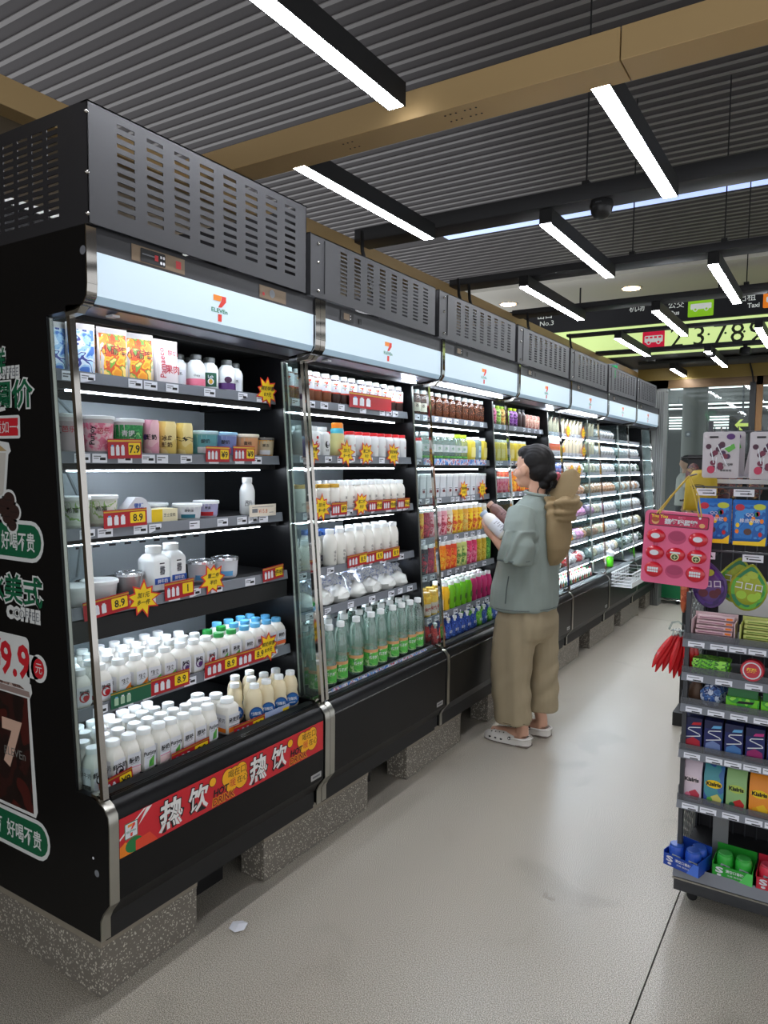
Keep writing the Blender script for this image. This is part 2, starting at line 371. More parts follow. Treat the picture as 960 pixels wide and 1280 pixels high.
    G(FY(0, -.058, -.024)).text('AHUA', 0, 0, .008, greyink, al='c').build('lettering', t, smooth=False)
    for x, lb in ((.366, 'black ceiling spotlight under a rail, left of the pair'), (.724, 'black ceiling spotlight under a rail, right of the pair')):
        t = thing('spotlight', lb, 'spotlight', (x, 7.86, 2.915))
        G().box(-.02, .02, -.02, .02, -.03, 0, blackm).build('mount', t, smooth=False); G().lathe([(.05,-.03),(.06,-.05),(.06,-.10),(.045,-.115)], blackm, 12).build('lamp_head', t)
    t = thing('wire_bracket', 'slim black bar bracket under the slatted ceiling at right edge', 'bracket', (1.30, 4.35, 3.45))
    G().box(0, 1.5, 0, .04, 0, .035, blackm).build('bar', t, smooth=False)
    for dx in (.1, 1.2): G().tube([(dx, .02, .03), (dx, .02, .55)], .005, blackm).build('hanging_rod', t)
    # cable stubs behind the housings
    for i, (y, lb) in enumerate(((2.36, 'short black cable loop at the left end of the nearest black rail'), (3.62, 'bent black cable dropping from the second black rail'), (3.80, 'black cable hanging beside the bent one behind the housings'), (5.0, 'black cable poking up behind the fourth vented box'), (6.2, 'curved black cable standing up behind the fifth vented box'))):
        o = G().tube([(-.74, y, 2.9), (-.72, y-.02, 2.78), (-.66, y-.03, 2.6), (-.6, y-.02, 2.42), (-.6, y, 2.32)], .011, blackm, 6).build('cable'); tag(o, lb, 'cable', 'black cables behind the coolers')
    # ---- hanging signs
    sb = mat('sign_black', (30,30,34), .5)
    t = thing('overhead_sign', 'long dark overhead direction sign with bus and taxi wording', 'sign', (-0.218, 8.4, 3.338)); t.scale = (1.129, 1, 1.129)
    G().box(-3, 5, 0, .1, 0, .30, sb).build('panel', t, smooth=False)
    for xx in (-1, .5, 2): G().tube([(xx,.05,.3),(xx,.05,.50)], .01, blackm).build('hanging_rod', t)
    a = G(FY(0, -.004, 0)); wt = mat('sign_white', (225,230,225), .5, emit=.25)
    a.text('No.3', -1.47, .09, .055, wt, wid=.17); a.text('出口', -1.5, .17, .09, wt)
    a.text('Bus', .03, .073, .044, wt, bold=.02); a.text('公交', .0, .145, .08, wt); a.text('机场', -.42, .15, .08, wt)
    a.text('Taxi', .787, .074, .046, wt, bold=.02); a.text('出租', .70, .145, .08, wt); a.rect(.22, .47, .30, .308, wt); a.text('机场', .42, .145, .07, wt) if 0 else None
    lg = mat('sign_lime', (140,200,30), .5, emit=.35); org = mat('sign_orange', (240,130,30), .5, emit=.35)
    a.rrect(.204, .461, .031, .205, .012, lg); a.rrect(.931, 1.18, .056, .23, .012, org); a.rrect(.23, .44, .11, .17, .01, wt, .001)
    a.ell(.28, .108, .022, .022, wt, .0015); a.ell(.39, .108, .022, .022, wt, .0015); a.ell(.28, .108, .012, .012, lg, .002); a.ell(.39, .108, .012, .012, lg, .002)
    a.rrect(.96, 1.15, .11, .17, .015, wt, .001)
    a.build('lettering', t, smooth=False)
    t = thing('overhead_sign', 'glowing pale green overhead sign with large station numbers', 'sign', (-0.218, 8.42, 3.029)); t.scale = (1.129, 1, 1.129)
    G().box(-1.35, 5, 0, .1, -.055, .270, mat('sign_glow', (205,228,150), .5, emit=.6)).build('panel', t, smooth=False)
    a = G(FY(0, -.004, 0)); tx = mat('sign_olive', (60,64,40), .6)
    for s_, u in (('2', .03), ('3', .27), ('7', .47), ('8', .635), ('9', .81), ('4', 1.05)):
        a.text(s_, u, .0, .21, tx)
    for u in (.205, .42, .585, .765, .985): a.ell(u, .11, .012, .012, tx)
    a.rrect(-.267, -.03, .0, .19, .008, mat('sign_crimson', (215,20,60), .5, emit=.35), .0008); a.rrect(-.245, -.05, .07, .145, .012, wt, .0014)
    for i in range(4): a.rect(-.235+.046*i, -.205+.046*i, .115, .135, mat('sign_crimson', (215,20,60)), .002)
    for u in (-.20, -.095): a.ell(u, .07, .024, .024, wt, .0018); a.ell(u, .07, .013, .013, mat('sign_crimson', (215,20,60)), .0022)
    a.build('lettering', t, smooth=False)
    t = thing('exit_sign', 'small green exit sign on the cooler tops under the far rails', 'sign', (-.42, 6.5, 2.40))
    G().box(-.09, .09, 0, .03, 0, .2, mat('exit_green', (20,150,80), .5, emit=.4)).build('panel', t, smooth=False)
    G(FY(0, -.002, .02)).ell(0, .11, .018, .018, paper).poly([(-.03,.02),(-.005,.05),(-.02,.09),(.02,.09),(.035,.06),(.015,.06),(.01,.05),(.03,.0),(.015,0),(0,.035),(-.02,0)], paper).build('running_figure', t, smooth=False)
    G().box(-.1, .1, -.002, .032, .19, .21, grey).build('frame', t, smooth=False)
build_setting()

# ---- storefront glazing and the hall beyond
def build_hall():
    gw = mat('wood_gold_frame', (150,105,50), .45); dk = mat('dark_frame', (30,32,34), .5)
    wn = struct(G().box(-.93, 6.5, 10.0, 10.08, 2.68, 2.80, mat('brown_frame', (98,74,44), .4, .3)).build('window_1', smooth=False))
    G().box(.655, .735, 10.0, 10.08, 0, 2.8, gw).build('mullion', wn, smooth=False)
    G().box(.575, .652, 9.98, 10.05, 0, 2.72, dk).build('mullion', wn, smooth=False)
    G().box(-.95, -.50, 10.0, 10.1, 0, 2.8, mat('grey_column', (128,130,128))).build('mullion', wn, smooth=False)
    G().tube([(.56, 9.96, 3.0), (.6, 9.95, 2.85), (.62, 9.96, 2.7)], .012, blackm).build('cable', wn)
    G().box(-.5, .575, 10.03, 10.036, 0, 2.68, pane).build('glass_pane', wn, smooth=False)
    G().box(.735, 6, 10.03, 10.036, 0, 2.68, pane).build('glass_pane', wn, smooth=False)
    hc = mat('hall_ceiling_paint', (110,112,112), .5); hw = mat('hall_wall_panel', (118,118,114), .4, .2)
    struct(G().box(-8, 8, 10.3, 30, 3.55, 3.65, hc).build('ceiling', smooth=False))
    struct(G().box(-8, 8, 24, 24.2, 0, 3.6, mat('hall_back_wall', (84,84,84), .5)).build('wall_back', smooth=False))
    lm = mat('hall_light_line', (240,245,245), .5, emit=2.2)
    for i, (y, x0, x1) in enumerate(((18.5, -2.1, 5),)):
        o = G().box(x0, x1, y, y+.09, 3.5, 3.549, lm).build('light_line', smooth=False)
        tag(o, 'white light line flush with the hall ceiling, nearest one beyond the storefront glass', 'lamp', 'hall ceiling light lines')
    for y, x0, lb in ((21.05, -2.65, 'upper'), (22.6, -2.95, 'lower')):
        t = thing('light_line', 'hanging white light line in the hall, %s of the close pair' % lb, 'lamp', (x0, y, 3.3), 0, 'hall ceiling light lines'); G().box(0, 8, 0, .07, 0, .03, lm).build('lamp_tube', t, smooth=False)
        for xx in (.3, 2.5, 5): G().tube([(xx,.03,.03),(xx,.03,.26)], .008, grey).build('hanging_rod', t)
    for i in range(5):
        for j, (x0, x1) in enumerate(((-3.15, -2.74), (-1.93, -1.28))):
            o = G().box(x0, x1, 23.93, 23.999, 2.76+i*.09, 2.785+i*.09, lm).build('light_line', smooth=False)
            tag(o, 'white light line on hall wall, %s of round pillar, %s from top' % ('left' if j == 0 else 'right', ORD[5-i]), 'lamp', 'hall wall light lines')
    t = thing('round_pillar', 'large round grey pillar standing in the hall beyond the glass', 'pillar', (-1.09, 16, 0))
    G().lathe([(.26,0),(.26,3.549)], hw, 28).build('shaft', t); G().lathe([(.29,0),(.29,.15)], mat('pillar_base', (80,80,80)), 28).build('plinth', t)
    G(FY(-.08, -.262, 2.25)).rrect(-.06, .06, -.06, .06, .01, grey).ell(0, 0, .03, .03, paper, .001).build('wall_plate', t, smooth=False)
    t = thing('direction_sign', 'dark hall sign with a yellow-green arrow pointing left', 'sign', (.11, 13.6, 2.15))
    G().box(-.22, .18, 0, .1, 0, .34, sbk()).build('panel', t, smooth=False)
    G(FY(0, -.005, .17)).poly([(-.12,0),(-.03,.10),(.02,.10),(-.045,.03),(.14,.03),(.14,-.03),(-.045,-.03),(.02,-.10),(-.03,-.10)], mat('arrow_lime', (214,228,110), .5, emit=.5)).build('arrow', t, smooth=False)
    G().tube([(0, .05, .34), (0, .05, 1.39)], .02, grey).build('hanging_rod', t)
    t = thing('direction_sign', 'blue and white hall sign board behind the gold window post', 'sign', (.80, 13.2, 2.12))
    G().box(-.2, .9, 0, .1, 0, .42, mat('sign_white_board', (180,190,200), .5, emit=.1)).build('panel', t, smooth=False)
    G().tube([(.3,.05,.42),(.3,.05,1.42)], .02, grey).build('hanging_rod', t)
    G(FY(-.2, -.004, 0)).rect(.02, .32, .03, .38, blue).poly([(.06,.2),(.14,.27),(.14,.23),(.26,.23),(.26,.17),(.14,.17),(.14,.13)], mat('arrow_lime', (214,228,110)), .001).rect(.4, .8, .1, .3, sky).build('lettering', t, smooth=False)
    t = thing('screen', 'bright white and blue screen standing behind the hanging berry pouches', 'screen', (1.02, 6.36, 1.385))
    G().box(-.08, .08, 0, .03, 0, .26, mat('screen_white', (200,222,240), .4, emit=.9)).build('display', t, smooth=False)
    G().box(-.1, .1, .005, .05, -.03, .29, blackm).box(-.09, .09, .0, .05, -.12, -.03, blackm).build('casing', t, smooth=False)
    G(FY(0, -.003, 0)).rect(-.06, .06, .02, .09, sky).rect(-.05, .05, .12, .13, blue).rect(-.05, .03, .15, .16, blue).rect(-.05, .02, .19, .2, orange).build('lettering', t, smooth=False)
    t = thing('counter', 'brown slatted wooden service counter behind the candy rack', 'counter', (1.0, 6.2, 0))
    G().box(-.3, 2.5, .1, .7, 0, 1.26, mat('counter_wood', (104,78,58), .5, var=.15, vscale=20)).build('body', t, smooth=False)
    for i in range(7): G().box(-.3, 2.5, .085, .1, .2+i*.15, .32+i*.15, mat('counter_slat', (120,92,70), .5)).build('slat', t, smooth=False)
def sbk(): return mat('sign_black', (30,30,34), .5)
build_hall()
# ================================================================ coolers
LOW = [(-.005,.203),(-.005,.262),(.008,.288),(.036,.322),(.037,.545),(.034,.572),(.018,.592),(-.008,.606),(-.032,.614)]
UPP = [(-.115,1.955),(-.07,1.958),(-.036,1.968),(-.021,1.988),(-.018,2.02),(-.020,2.172)]
def seven(g, u, v, h, lay=.0006, box=False):
    """the orange, red and green numeral with the word across it"""
    o, r_, gr = mat('logo_orange', (240,140,40), .5), mat('logo_red', (225,60,45), .5), mat('logo_green', (20,130,90), .5)
    s = h
    if box: g.rrect(u-.62*s, u+.62*s, v-.14*s, v+1.14*s, .06*s, gr, lay-.0003); g.rrect(u-.56*s, u+.56*s, v-.08*s, v+1.08*s, .05*s, paper, lay)
    g.poly([(u-.33*s, v+s), (u-.33*s, v+.78*s), (u+.05*s, v+.78*s), (u+.14*s, v+s)], o, lay+.0003)
    g.poly([(u+.14*s, v+s), (u+.36*s, v+s), (u+.36*s, v+.80*s), (u+.12*s, v+.56*s), (u-.08*s, v+.53*s), (u+.0*s, v+.66*s), (u+.08*s, v+.78*s)], r_, lay+.0003)
    g.text('ELEVEn', u, v+.34*s, .15*s, gr, lay+.0003, wid=.86*s, bold=.02, al='c')
    g.poly([(u-.08*s, v+.28*s), (u+.12*s, v+.28*s), (u+.11*s, v), (u-.09*s, v)], r_, lay+.0003)
def slot_plate(T, W, H, cols, rows, u0, u1, v0, v1, sw, sh, mt, thick=.003, shift=0.0):
    """a sheet W x H with cols x rows horizontal slots really cut out"""
    g = G(T)
    def bx(a, b, c, d):
        g.add([(a,c,0),(b,c,0),(b,d,0),(a,d,0),(a,c,-thick),(b,c,-thick),(b,d,-thick),(a,d,-thick)], [(0,1,2,3),(7,6,5,4),(0,4,5,1),(1,5,6,2),(2,6,7,3),(3,7,4,0)], mt)
    xs = [u0+(u1-u0)*(i+.5)/cols for i in range(cols)]; edge = 0
    for x in xs:
        bx(edge, x-sw/2, 0, H); edge = x+sw/2
        zs = [v0+(v1-v0)*(j+.5)/rows for j in range(rows)]; ez = 0
        for z in zs: bx(x-sw/2, x+sw/2, ez, z-sh/2); ez = z+sh/2
        bx(x-sw/2, x+sw/2, ez, H)
    bx(edge, W, 0, H); return g
def dcard(s): return G(FX(0,0,0))
tag_m = mat('price_tag_card', (228,230,238), .5)
rail_m = mat('price_rail_plastic', (112,116,124), .3)
tgA = G(FX(0,0,0)).rect(0, .052, -.026, .001, tag_m, .001).rect(.004, .03, -.008, -.005, greyink, .0015).rect(.004, .022, -.014, -.0115, greyink, .0015).rect(.026, .046, -.018, -.010, ink, .0015).mesh('price_tag', False)
tgB = G(FX(0,0,0)).rect(0, .047, -.026, .001, tag_m, .001).rect(.003, .035, -.009, -.006, ink, .0015).rect(.003, .02, -.017, -.013, greyink, .0015).mesh('price_tag', False)
def cooler(k):
    y0 = k*L; t = thing('open_cooler', ['nearest open drinks cooler, with a hot drink banner along its base','second open cooler from the camera, with coconut water along the deck','third open cooler, its deck full of spouted pouches, left of the shopper','fourth open cooler, mostly hidden behind the shopper','fifth open cooler, just right of the shopper, rice balls on its deck','sixth open cooler, with a white wire basket hung on its front','farthest open cooler, beside the grey column'][k], 'cooler', (0, y0, 0), group='open coolers along the left wall')
    first, last = k == 0, k == 6
    ya = .034 if k < 2 else .018; yb = L-.034 if k == 0 else L-.018
    side = [(-.85,.203),(-.005,.203),(-.005,.262),(.008,.288),(.036,.322),(.037,.545),(.034,.572),(.018,.592),(-.008,.606),(-.032,.614),(-.10,.614),(-.198,1.95),(-.115,1.955),(-.07,1.958),(-.036,1.968),(-.021,1.988),(-.018,2.02),(-.020,2.172),(-.85,2.172)]
    side = [(x-.002 if x > -.15 else x, z) for x, z in side]
    lowp = side[:10]+[(-.85,.614)]; upp = [(-.85,1.94)]+side[11:]
    for a, b, solid in ((0, .02 if first else .012, k < 4), (L-(.02 if first or last else .012), L, k < 4 or last)):
        if solid: G().prism(side, a, b, black).build('side_panel', t, smooth=False)
        else:
            G().prism(lowp, a, b, black).build('side_panel', t, smooth=False); G().prism(upp, a, b, black).build('side_panel', t, smooth=False)
            G().prism([(-.62,.614),(-.10,.614),(-.198,1.94),(-.62,1.94)], a+.004, a+.008, pane).build('glass_divider', t, smooth=False)
    lp = [(x-.006, z) for x, z in LOW[1:]]
    G().strip(lp, .004, ya, yb, black).build('front_panel', t)
    if k: G().box(.0325, .0335, ya+.01, yb-.01, .335, .336, grey).box(.034, .038, ya, yb, .556, .562, mat('panel_edge', (120,122,126), .25, .8)).build('panel_edge', t, smooth=False)
    G().box(-.03, -.012, ya, yb, .203, .262, blackm).build('kick_panel', t, smooth=False)
    G().box(-.8, -.02, .03, L-.03, .185, .215, blackm).build('base_frame', t, smooth=False)
    g = G()
    for i in range(7): g.box(-.052+.009*i, -.047+.009*i, ya, yb, .60+(.004 if i % 2 else 0), .612, black)
    g.box(-.06, .0, ya, yb, .585, .60, blackm); tag(g.build('air_grille', t, smooth=False), kind='stuff')
    # chrome trims
    ws = [(0, .031), (L-.031, L-.001)] if first else ([(.001, .031), (L-.018, L+.018)] if k == 1 else [(L-.018, L+.018 if not last else L)])
    for a, b in ws:
        nar = .3 if b-a > .033 else 0
        wd = b-a; a2, b2 = a+wd*nar/2, b-wd*nar/2
        G().strip(LOW, .004, a2, b2, brushed if first else brushed).build('chrome_trim', t)
        G().strip(UPP, .004, a2, b2, chrome).build('chrome_trim', t)
        G().add([(-.034,a2,.613),(.004,a2,.604),(.004,b2,.604),(-.034,b2,.613),(-.034,a2,.625),(-.014,a2,.622),(-.014,b2,.622),(-.034,b2,.625)], [(0,1,2,3),(4,5,6,7),(0,4,5,1),(1,5,6,2),(2,6,7,3),(3,7,4,0)], chrome).tube([(-.018,(a2+b2)/2,.618),(-.004,(a2+b2)/2,.628)], .006, chrome).build('hinge_cap', t, smooth=False)
    # glass ends with chrome posts and rear trims
    ends = [.012, L-.013] if first else ([.016, L] if k == 1 else [L if not last else L-.01])
    for e in ends:
        dx = .0
        G().add([(-.012,e-.002,.62),(-.105,e-.002,.62),(-.2,e-.002,1.94),(-.118,e-.002,1.94),(-.012,e+.002,.62),(-.105,e+.002,.62),(-.2,e+.002,1.94),(-.118,e+.002,1.94)], [(0,1,2,3),(7,6,5,4),(0,4,5,1),(1,5,6,2),(2,6,7,3),(3,7,4,0)], pane).build('side_glass', t, smooth=False)
        G().add([(.0,e-.009,.615),(.014,e-.009,.615),(.014,e+.009,.615),(.0,e+.009,.615),(-.112,e-.009,1.945),(-.098,e-.009,1.945),(-.098,e+.009,1.945),(-.112,e+.009,1.945)], [(3,2,1,0),(4,5,6,7),(0,1,5,4),(1,2,6,5),(2,3,7,6),(3,0,4,7)], chrome).build('chrome_post', t, smooth=False)
        G().add([(-.112,e-.005,.615),(-.10,e-.005,.615),(-.10,e+.005,.615),(-.112,e+.005,.615),(-.207,e-.005,1.945),(-.195,e-.005,1.945),(-.195,e+.005,1.945),(-.207,e+.005,1.945)], [(3,2,1,0),(4,5,6,7),(0,1,5,4),(1,2,6,5),(2,3,7,6),(3,0,4,7)], brushed).build('rear_trim', t, smooth=False)
        G().prism([(-.112,1.94),(-.06,1.945),(-.04,1.965),(-.11,1.97)], e-.012, e+.012, brushed).build('post_bracket', t, smooth=False)
    # canopy
    G().box(-.032, -.023, ya, yb, 1.992, 2.108, box_m).build('light_box', t, smooth=False)
    G().add([(-.023,ya,1.992),(-.023,yb,1.992),(-.034,yb,1.972),(-.034,ya,1.972),(-.033,ya,1.992),(-.033,yb,1.992),(-.044,yb,1.974),(-.044,ya,1.974)], [(0,3,2,1),(4,5,6,7),(0,1,5,4),(1,2,6,5),(2,3,7,6),(3,0,4,7)], mat('canopy_lip', (170,196,214), .2, emit=.18)).build('canopy_lip', t, smooth=False)
    G().add([(-.04,ya,1.972),(-.04,yb,1.972),(-.14,yb,1.960),(-.14,ya,1.960),(-.04,ya,1.985),(-.04,yb,1.985),(-.14,yb,1.972),(-.14,ya,1.972)], [(0,3,2,1),(4,5,6,7),(0,1,5,4),(1,2,6,5),(2,3,7,6),(3,0,4,7)], mat('canopy_underside', (120,124,142), .3, .3)).box(-.1,-.07,.12,.145,1.957,1.963, paper).build('canopy_underside', t, smooth=False)
    G().box(-.62, -.14, ya, yb, 1.968, 1.98, blackm).build('canopy_roof', t, smooth=False)
    G().box(-.85, -.024, .001, L-.001, 2.108, 2.172, mat('fascia_grey', (46,46,50), .45)).box(-.85, -.045, ya, yb, 1.97, 2.108, blackm).build('fascia', t, smooth=False)
    a = G(FX(-.0228, 0, 0)); seven(a, .49 if first else .50, 2.0, .082); a.build('emblem', t, smooth=False)
    pl = mat('control_plate', (122,104,84), .4, .4)
    if first:
        g = G(FX(-.0225, 0, 0)).rect(.15, .345, 2.115, 2.160, pl, 0).rect(.68, .82, 2.115, 2.158, pl, 0)
        g.build('control_plate', t, smooth=False)
        G(FX(-.0225, 0, 0)).rrect(.18, .27, 2.118, 2.156, .004, ink, .001).rect(.185, .23, 2.138, 2.142, greyink, .002).rect(.23, .243, 2.13, 2.146, red, .002).rrect(.25, .257, 2.140, 2.148, .002, paper, .002).rrect(.26, .267, 2.140, 2.148, .002, paper, .002).rrect(.25, .257, 2.124, 2.132, .002, paper, .002).rrect(.26, .267, 2.124, 2.132, .002, paper, .002).rect(.31, .33, 2.127, 2.149, red, .001).ell(.70, 2.13, .006, .006, red, .001).ell(.745, 2.138, .014, .014, grey, .001).build('control_display', t, smooth=False)
    else:
        G(FX(-.0225, 0, 0)).rrect(.14, .23, 2.118, 2.160, .004, ink, .001).rect(.16, .20, 2.125, 2.150, pl, .002).rect(.205, .21, 2.13, 2.135, paper, .002).rect(.205, .21, 2.142, 2.147, paper, .002).rrect(.27, .29, 2.122, 2.146, .004, ink, .001).build('control_display', t, smooth=False)
    if k in (2, 4): G().box(-.10, -.085, .05, L-.1, 1.955, 1.962, led_m).build('led_strip', t, smooth=False)
    elif k in (1, 3): G().box(-.13, -.115, .80, L-.1, 1.948, 1.956, led_m).build('led_strip', t, smooth=False)
    G().box(-.168, -.160, .06, L-.08, 1.9615, 1.9675, led_m).build('led_strip', t, smooth=False); G().box(-.150, -.146, .03, L-.03, 1.946, 1.97, blackm).build('added_led_lip', t, smooth=False)  # small lip added to hide the canopy strip from the camera
    # interior
    G().box(-.85, -.62, .012, L-.012, .6, 1.76, mat('cooler_back_white', (176,186,192), .35, .2)).build('back_panel', t, smooth=False)
    G().box(-.85, -.63, .012, L-.012, 1.76, 1.97, blackm).build('back_panel', t, smooth=False)
    g = G()
    for z in (.7, 1.23): 
        for i in range(13): g.box(-.6205, -.6195, .09+i*.07, .12+i*.07, z, z+.008, ink)
    g.build('vent_slot', t, smooth=False)
    if first:
        for zz, pts in ((1.77, [(-.60,.12,1.75),(-.5,.22,1.76),(-.5,.31,1.68),(-.56,.32,1.57)]), (1.52, [(-.58,.2,1.52),(-.5,.26,1.51),(-.5,.30,1.43),(-.58,.30,1.35)]), (1.25, [(-.5,.12,1.27),(-.5,.14,1.17),(-.48,.22,1.12),(-.5,.29,1.15),(-.5,.31,1.27)])):
            sm_ = []
            for i in range(len(pts)-1):
                for q in range(4): sm_.append(tuple(Vector(pts[i]).lerp(Vector(pts[i+1]), q/4)))
            sm_.append(pts[-1]); G().tube(sm_, .006, mat('white_cable', (150,160,165), .4)).build('cable', t)
    # shelves
    n = len(SH[k])
    for i, (z, xf) in enumerate(SH[k]):
        deck = i == n-1
        g = G().box(-.62, xf-.004, .022, L-.03, z-.014 if not deck else z-.03, z, blackm)
        if not deck: g.box(-.62, xf-.02, .022, .034, z-.05, z-.01, blackm).box(-.62, xf-.02, L-.045, L-.03, z-.05, z-.01, blackm)
        else: g.box(xf-.03, xf, .022, L-.03, z-.04, z, blackm)
        s = g.build('shelf', t, smooth=False)
        G().add([(xf-.004,.024,z-.03),(xf+.004,.024,z-.03),(xf+.004,L-.032,z-.03),(xf-.004,L-.032,z-.03),(xf-.008,.024,z+.004),(xf-.001,.024,z+.004),(xf-.001,L-.032,z+.004),(xf-.008,L-.032,z+.004)], [(3,2,1,0),(4,5,6,7),(0,1,5,4),(1,2,6,5),(2,3,7,6),(3,0,4,7)],
                rail_m if k < 4 else mat('far_price_rail', (165,168,176), .3)).build('price_rail', s, smooth=False)
        if k == 0 and i == 3: G().prism([(-.62,1.105),(-.16,1.09),(-.15,1.085),(-.15,1.02),(-.17,1.015),(-.62,1.05)], .03, L-.035, blackm).build('underside_cover', s, smooth=False)
        if not deck:
            if k < 4: (G().box(-.253, -.248, .09 if k == 0 else .05, L-.085, z-.055, z-.050, led_m) if (k, i) != (0, 3) else G().box(-.26, -.252, .09, L-.085, 1.002, 1.008, led_m)).build('led_strip', s, smooth=False)
            else:
                G().box(xf-.008, xf-.001, .04, L-.06, z-.036, z-.0315, led_m).build('led_strip', s, smooth=False)
                pass
            if k < 4: G().box(-.27, -.23, .03, L-.04, z-.050, z-.014, blackm).build('led_carrier', s, smooth=False)
        if k < 5:
            yy = .04+R.random()*.04
            while yy < L-.12:
                ob('price_tag', tgA if R.random() < .6 else tgB, s, (xf+.003, yy, z-.002)).rotation_euler = (0, 0, R.uniform(-.05, .05))
                yy += R.choice([.06, .09, .13, .1, .17])
        if (k, i) in ((2, 1), (1, 5)):
            G(FX(xf+.006, .12 if k == 2 else .1, z)).rect(0, .8, -.028, .006, blobs('blue_strip_art', [(60,120,200),(200,215,235),(230,235,245),(200,60,70),(120,170,220)], 34), .0005).build('shelf_strip', s, smooth=False)
    # vented box on top
    zt = 2.484 if first else 2.398
    hy0, hy1 = (0, .912) if first else (-.084, .897 if not last else .76)
    hs = thing_part('vent_housing', t)
    W = hy1-hy0; H = zt-2.172
    (slot_plate(FX(-.003, hy0, 2.172), W, H, 8, 10, .07, .87, .04, H-.02, .058, .0105, housing) if first else
     slot_plate(FX(-.003, hy0, 2.172), W, H, 8, 11, .17, W-.05, .035, H-.02, .045, .0085, housing)).build('front_plate', hs, smooth=False)
    # roof strip, side and back plates
    G().box(-.8, -.79, hy0, hy1, 2.172, zt-.035, blackm).build('back_plate', hs, smooth=False)
    G().box(-.03, -.003, hy0, hy1, zt-.004, zt, housing).build('top_flange', hs, smooth=False)
    if first: slot_plate(FY(-.8, 0, 2.172), .797, H, 9, 12, .05, .68, .03, H-.03, .05, .0085, mat('side_powder_coat', (36,36,40), .45)).build('side_plate', hs, smooth=False)
    else: G().box(-.8, -.003, hy0, hy0+.003, 2.172, zt, housing).build('side_plate', hs, smooth=False)
    G().box(-.8, -.003, hy1-.003, hy1, 2.172, zt, housing).build('side_plate', hs, smooth=False)
    g = G()
    for yy in (hy0+.012, hy1-.03):
        for z in (2.2, zt-.05):
            g.lathe([(.005,0),(.004,.003),(.001,.004)], chrome, 8)
    bm_ = G().ball((0,0,0), .006, chrome, 8, 6).mesh('screw')
    for z in (2.195, 2.30, zt-.03): ob('screw', bm_, hs, (-.006 if first else 0, (-.001 if first else hy0+.05), z))
    if not first: G().box(-.003, 0, hy0+.0, hy0+.004, 2.172, zt, ink).box(-.003, .0005, hy0+.09, hy0+.092, 2.19, zt-.01, mat('seam_grey', (40,40,42))).build('panel_seam', hs, smooth=False)
    # machinery dimly seen through the slots
    G().box(-.5, -.2, .15, .5, 2.175, 2.28, mat('motor_grey', (70,72,76), .5, .5)).lathe([(.09,0),(.1,.02),(.1,.07),(.07,.1)], blackm, 14, c=(-.3,.68,2.175)).build('condenser', hs, smooth=False)
    G().box(-.55, -.5, .02, .86, 2.33 if first else 2.28, 2.352 if first else 2.30, mat('white_pipe', (220,220,215), .4)).build('pipe', hs, smooth=False)
    if not first: pass
    return t
def thing_part(name, parent):
    o = bpy.data.objects.new(name, None); COL.objects.link(o); o.parent = parent; return o
coolers = [cooler(k) for k in range(7)]

# banner on the nearest cooler
def banner():
    t = coolers[0]
    rd = mat('banner_red', (206,30,44), .4); w2 = mat('banner_white', (232,230,228), .45); yl = mat('banner_yellow', (246,178,24), .45)
    b = G().box(.033, .0362, .036, .975, .440, .552, rd).build('banner', t, smooth=False)
    a = G(FX(.0363, 0, .44)); H = .112
    a.poly([(.036,.0),(.036,.03),(.055,.04),(.09,.012),(.085,0)], orange, .0003).ell(.085, .022, .03, .022, green, .0004).poly([(.09,.0),(.09,.03),(.14,.035),(.17,.0)], mat('banner_vermilion',(225,70,40)), .0006)
    a.poly([(.036,.05),(.036,.056),(.12,.112),(.128,.112)], w2, .0004).poly([(.1,.07),(.13,.112),(.15,.112)], w2, .0004)
    a.build('artwork', b, smooth=False)
    a = G(FX(.0363, 0, .44)); seven(a, .075, .050, .036, .0010, box=True); a.build('emblem', b, smooth=False)
    a = G(FX(.0363, 0, .44))
    for u in (.175, .56):
        for s_, uu, vv, hh in (('热', u, .014, .086), ('饮', u+.112, .022, .076)):
            a.text(s_, uu, vv, hh, ink, .0010, bold=.06, shear=.08); a.text(s_, uu, vv, hh, w2, .0016, bold=.025, shear=.08); a.text(s_, uu, vv, hh, w2, .0018, bold=.0, shear=.08)
        for q_, (du, dv, r1) in enumerate(((.315,.07,.034),(.345,.052,.03),(.285,.078,.028),(.30,.055,.03),(.345,.082,.026),(.215,.088,.014))):
            a.ell(u+du, dv, r1+.002, r1+.002 if dv+r1 < .11 else .110-dv, ink, .0005+.00004*q_); a.ell(u+du, dv, r1, min(r1, .109-dv), yl, .0009+.00005*q_)
        a.text('喝在口', u+.285, .072, .026, ink, .0014); a.text('暖', u+.292, .040, .028, rd, .0014); a.text('在心', u+.325, .042, .024, ink, .0014)
        a.text('HOT', u+.218, .036, .022, ink, .0015, bold=.035, shear=.15); a.text('DRINK', u+.214, .008, .022, yl, .0012, bold=.09, shear=.15); a.text('DRINK', u+.214, .008, .022, dred, .0016, bold=.03, shear=.15)
    a.build('lettering', b, smooth=False)
    for k in range(5):
        G(FX(.0355, 0, 0)).rrect(.90, .965, .335, .358, .003, mat('badge_plate', (180,180,180), .3, .5), .0005).rect(.91, .955, .343, .350, greyink, .001).build('badge', coolers[k], smooth=False)
banner()
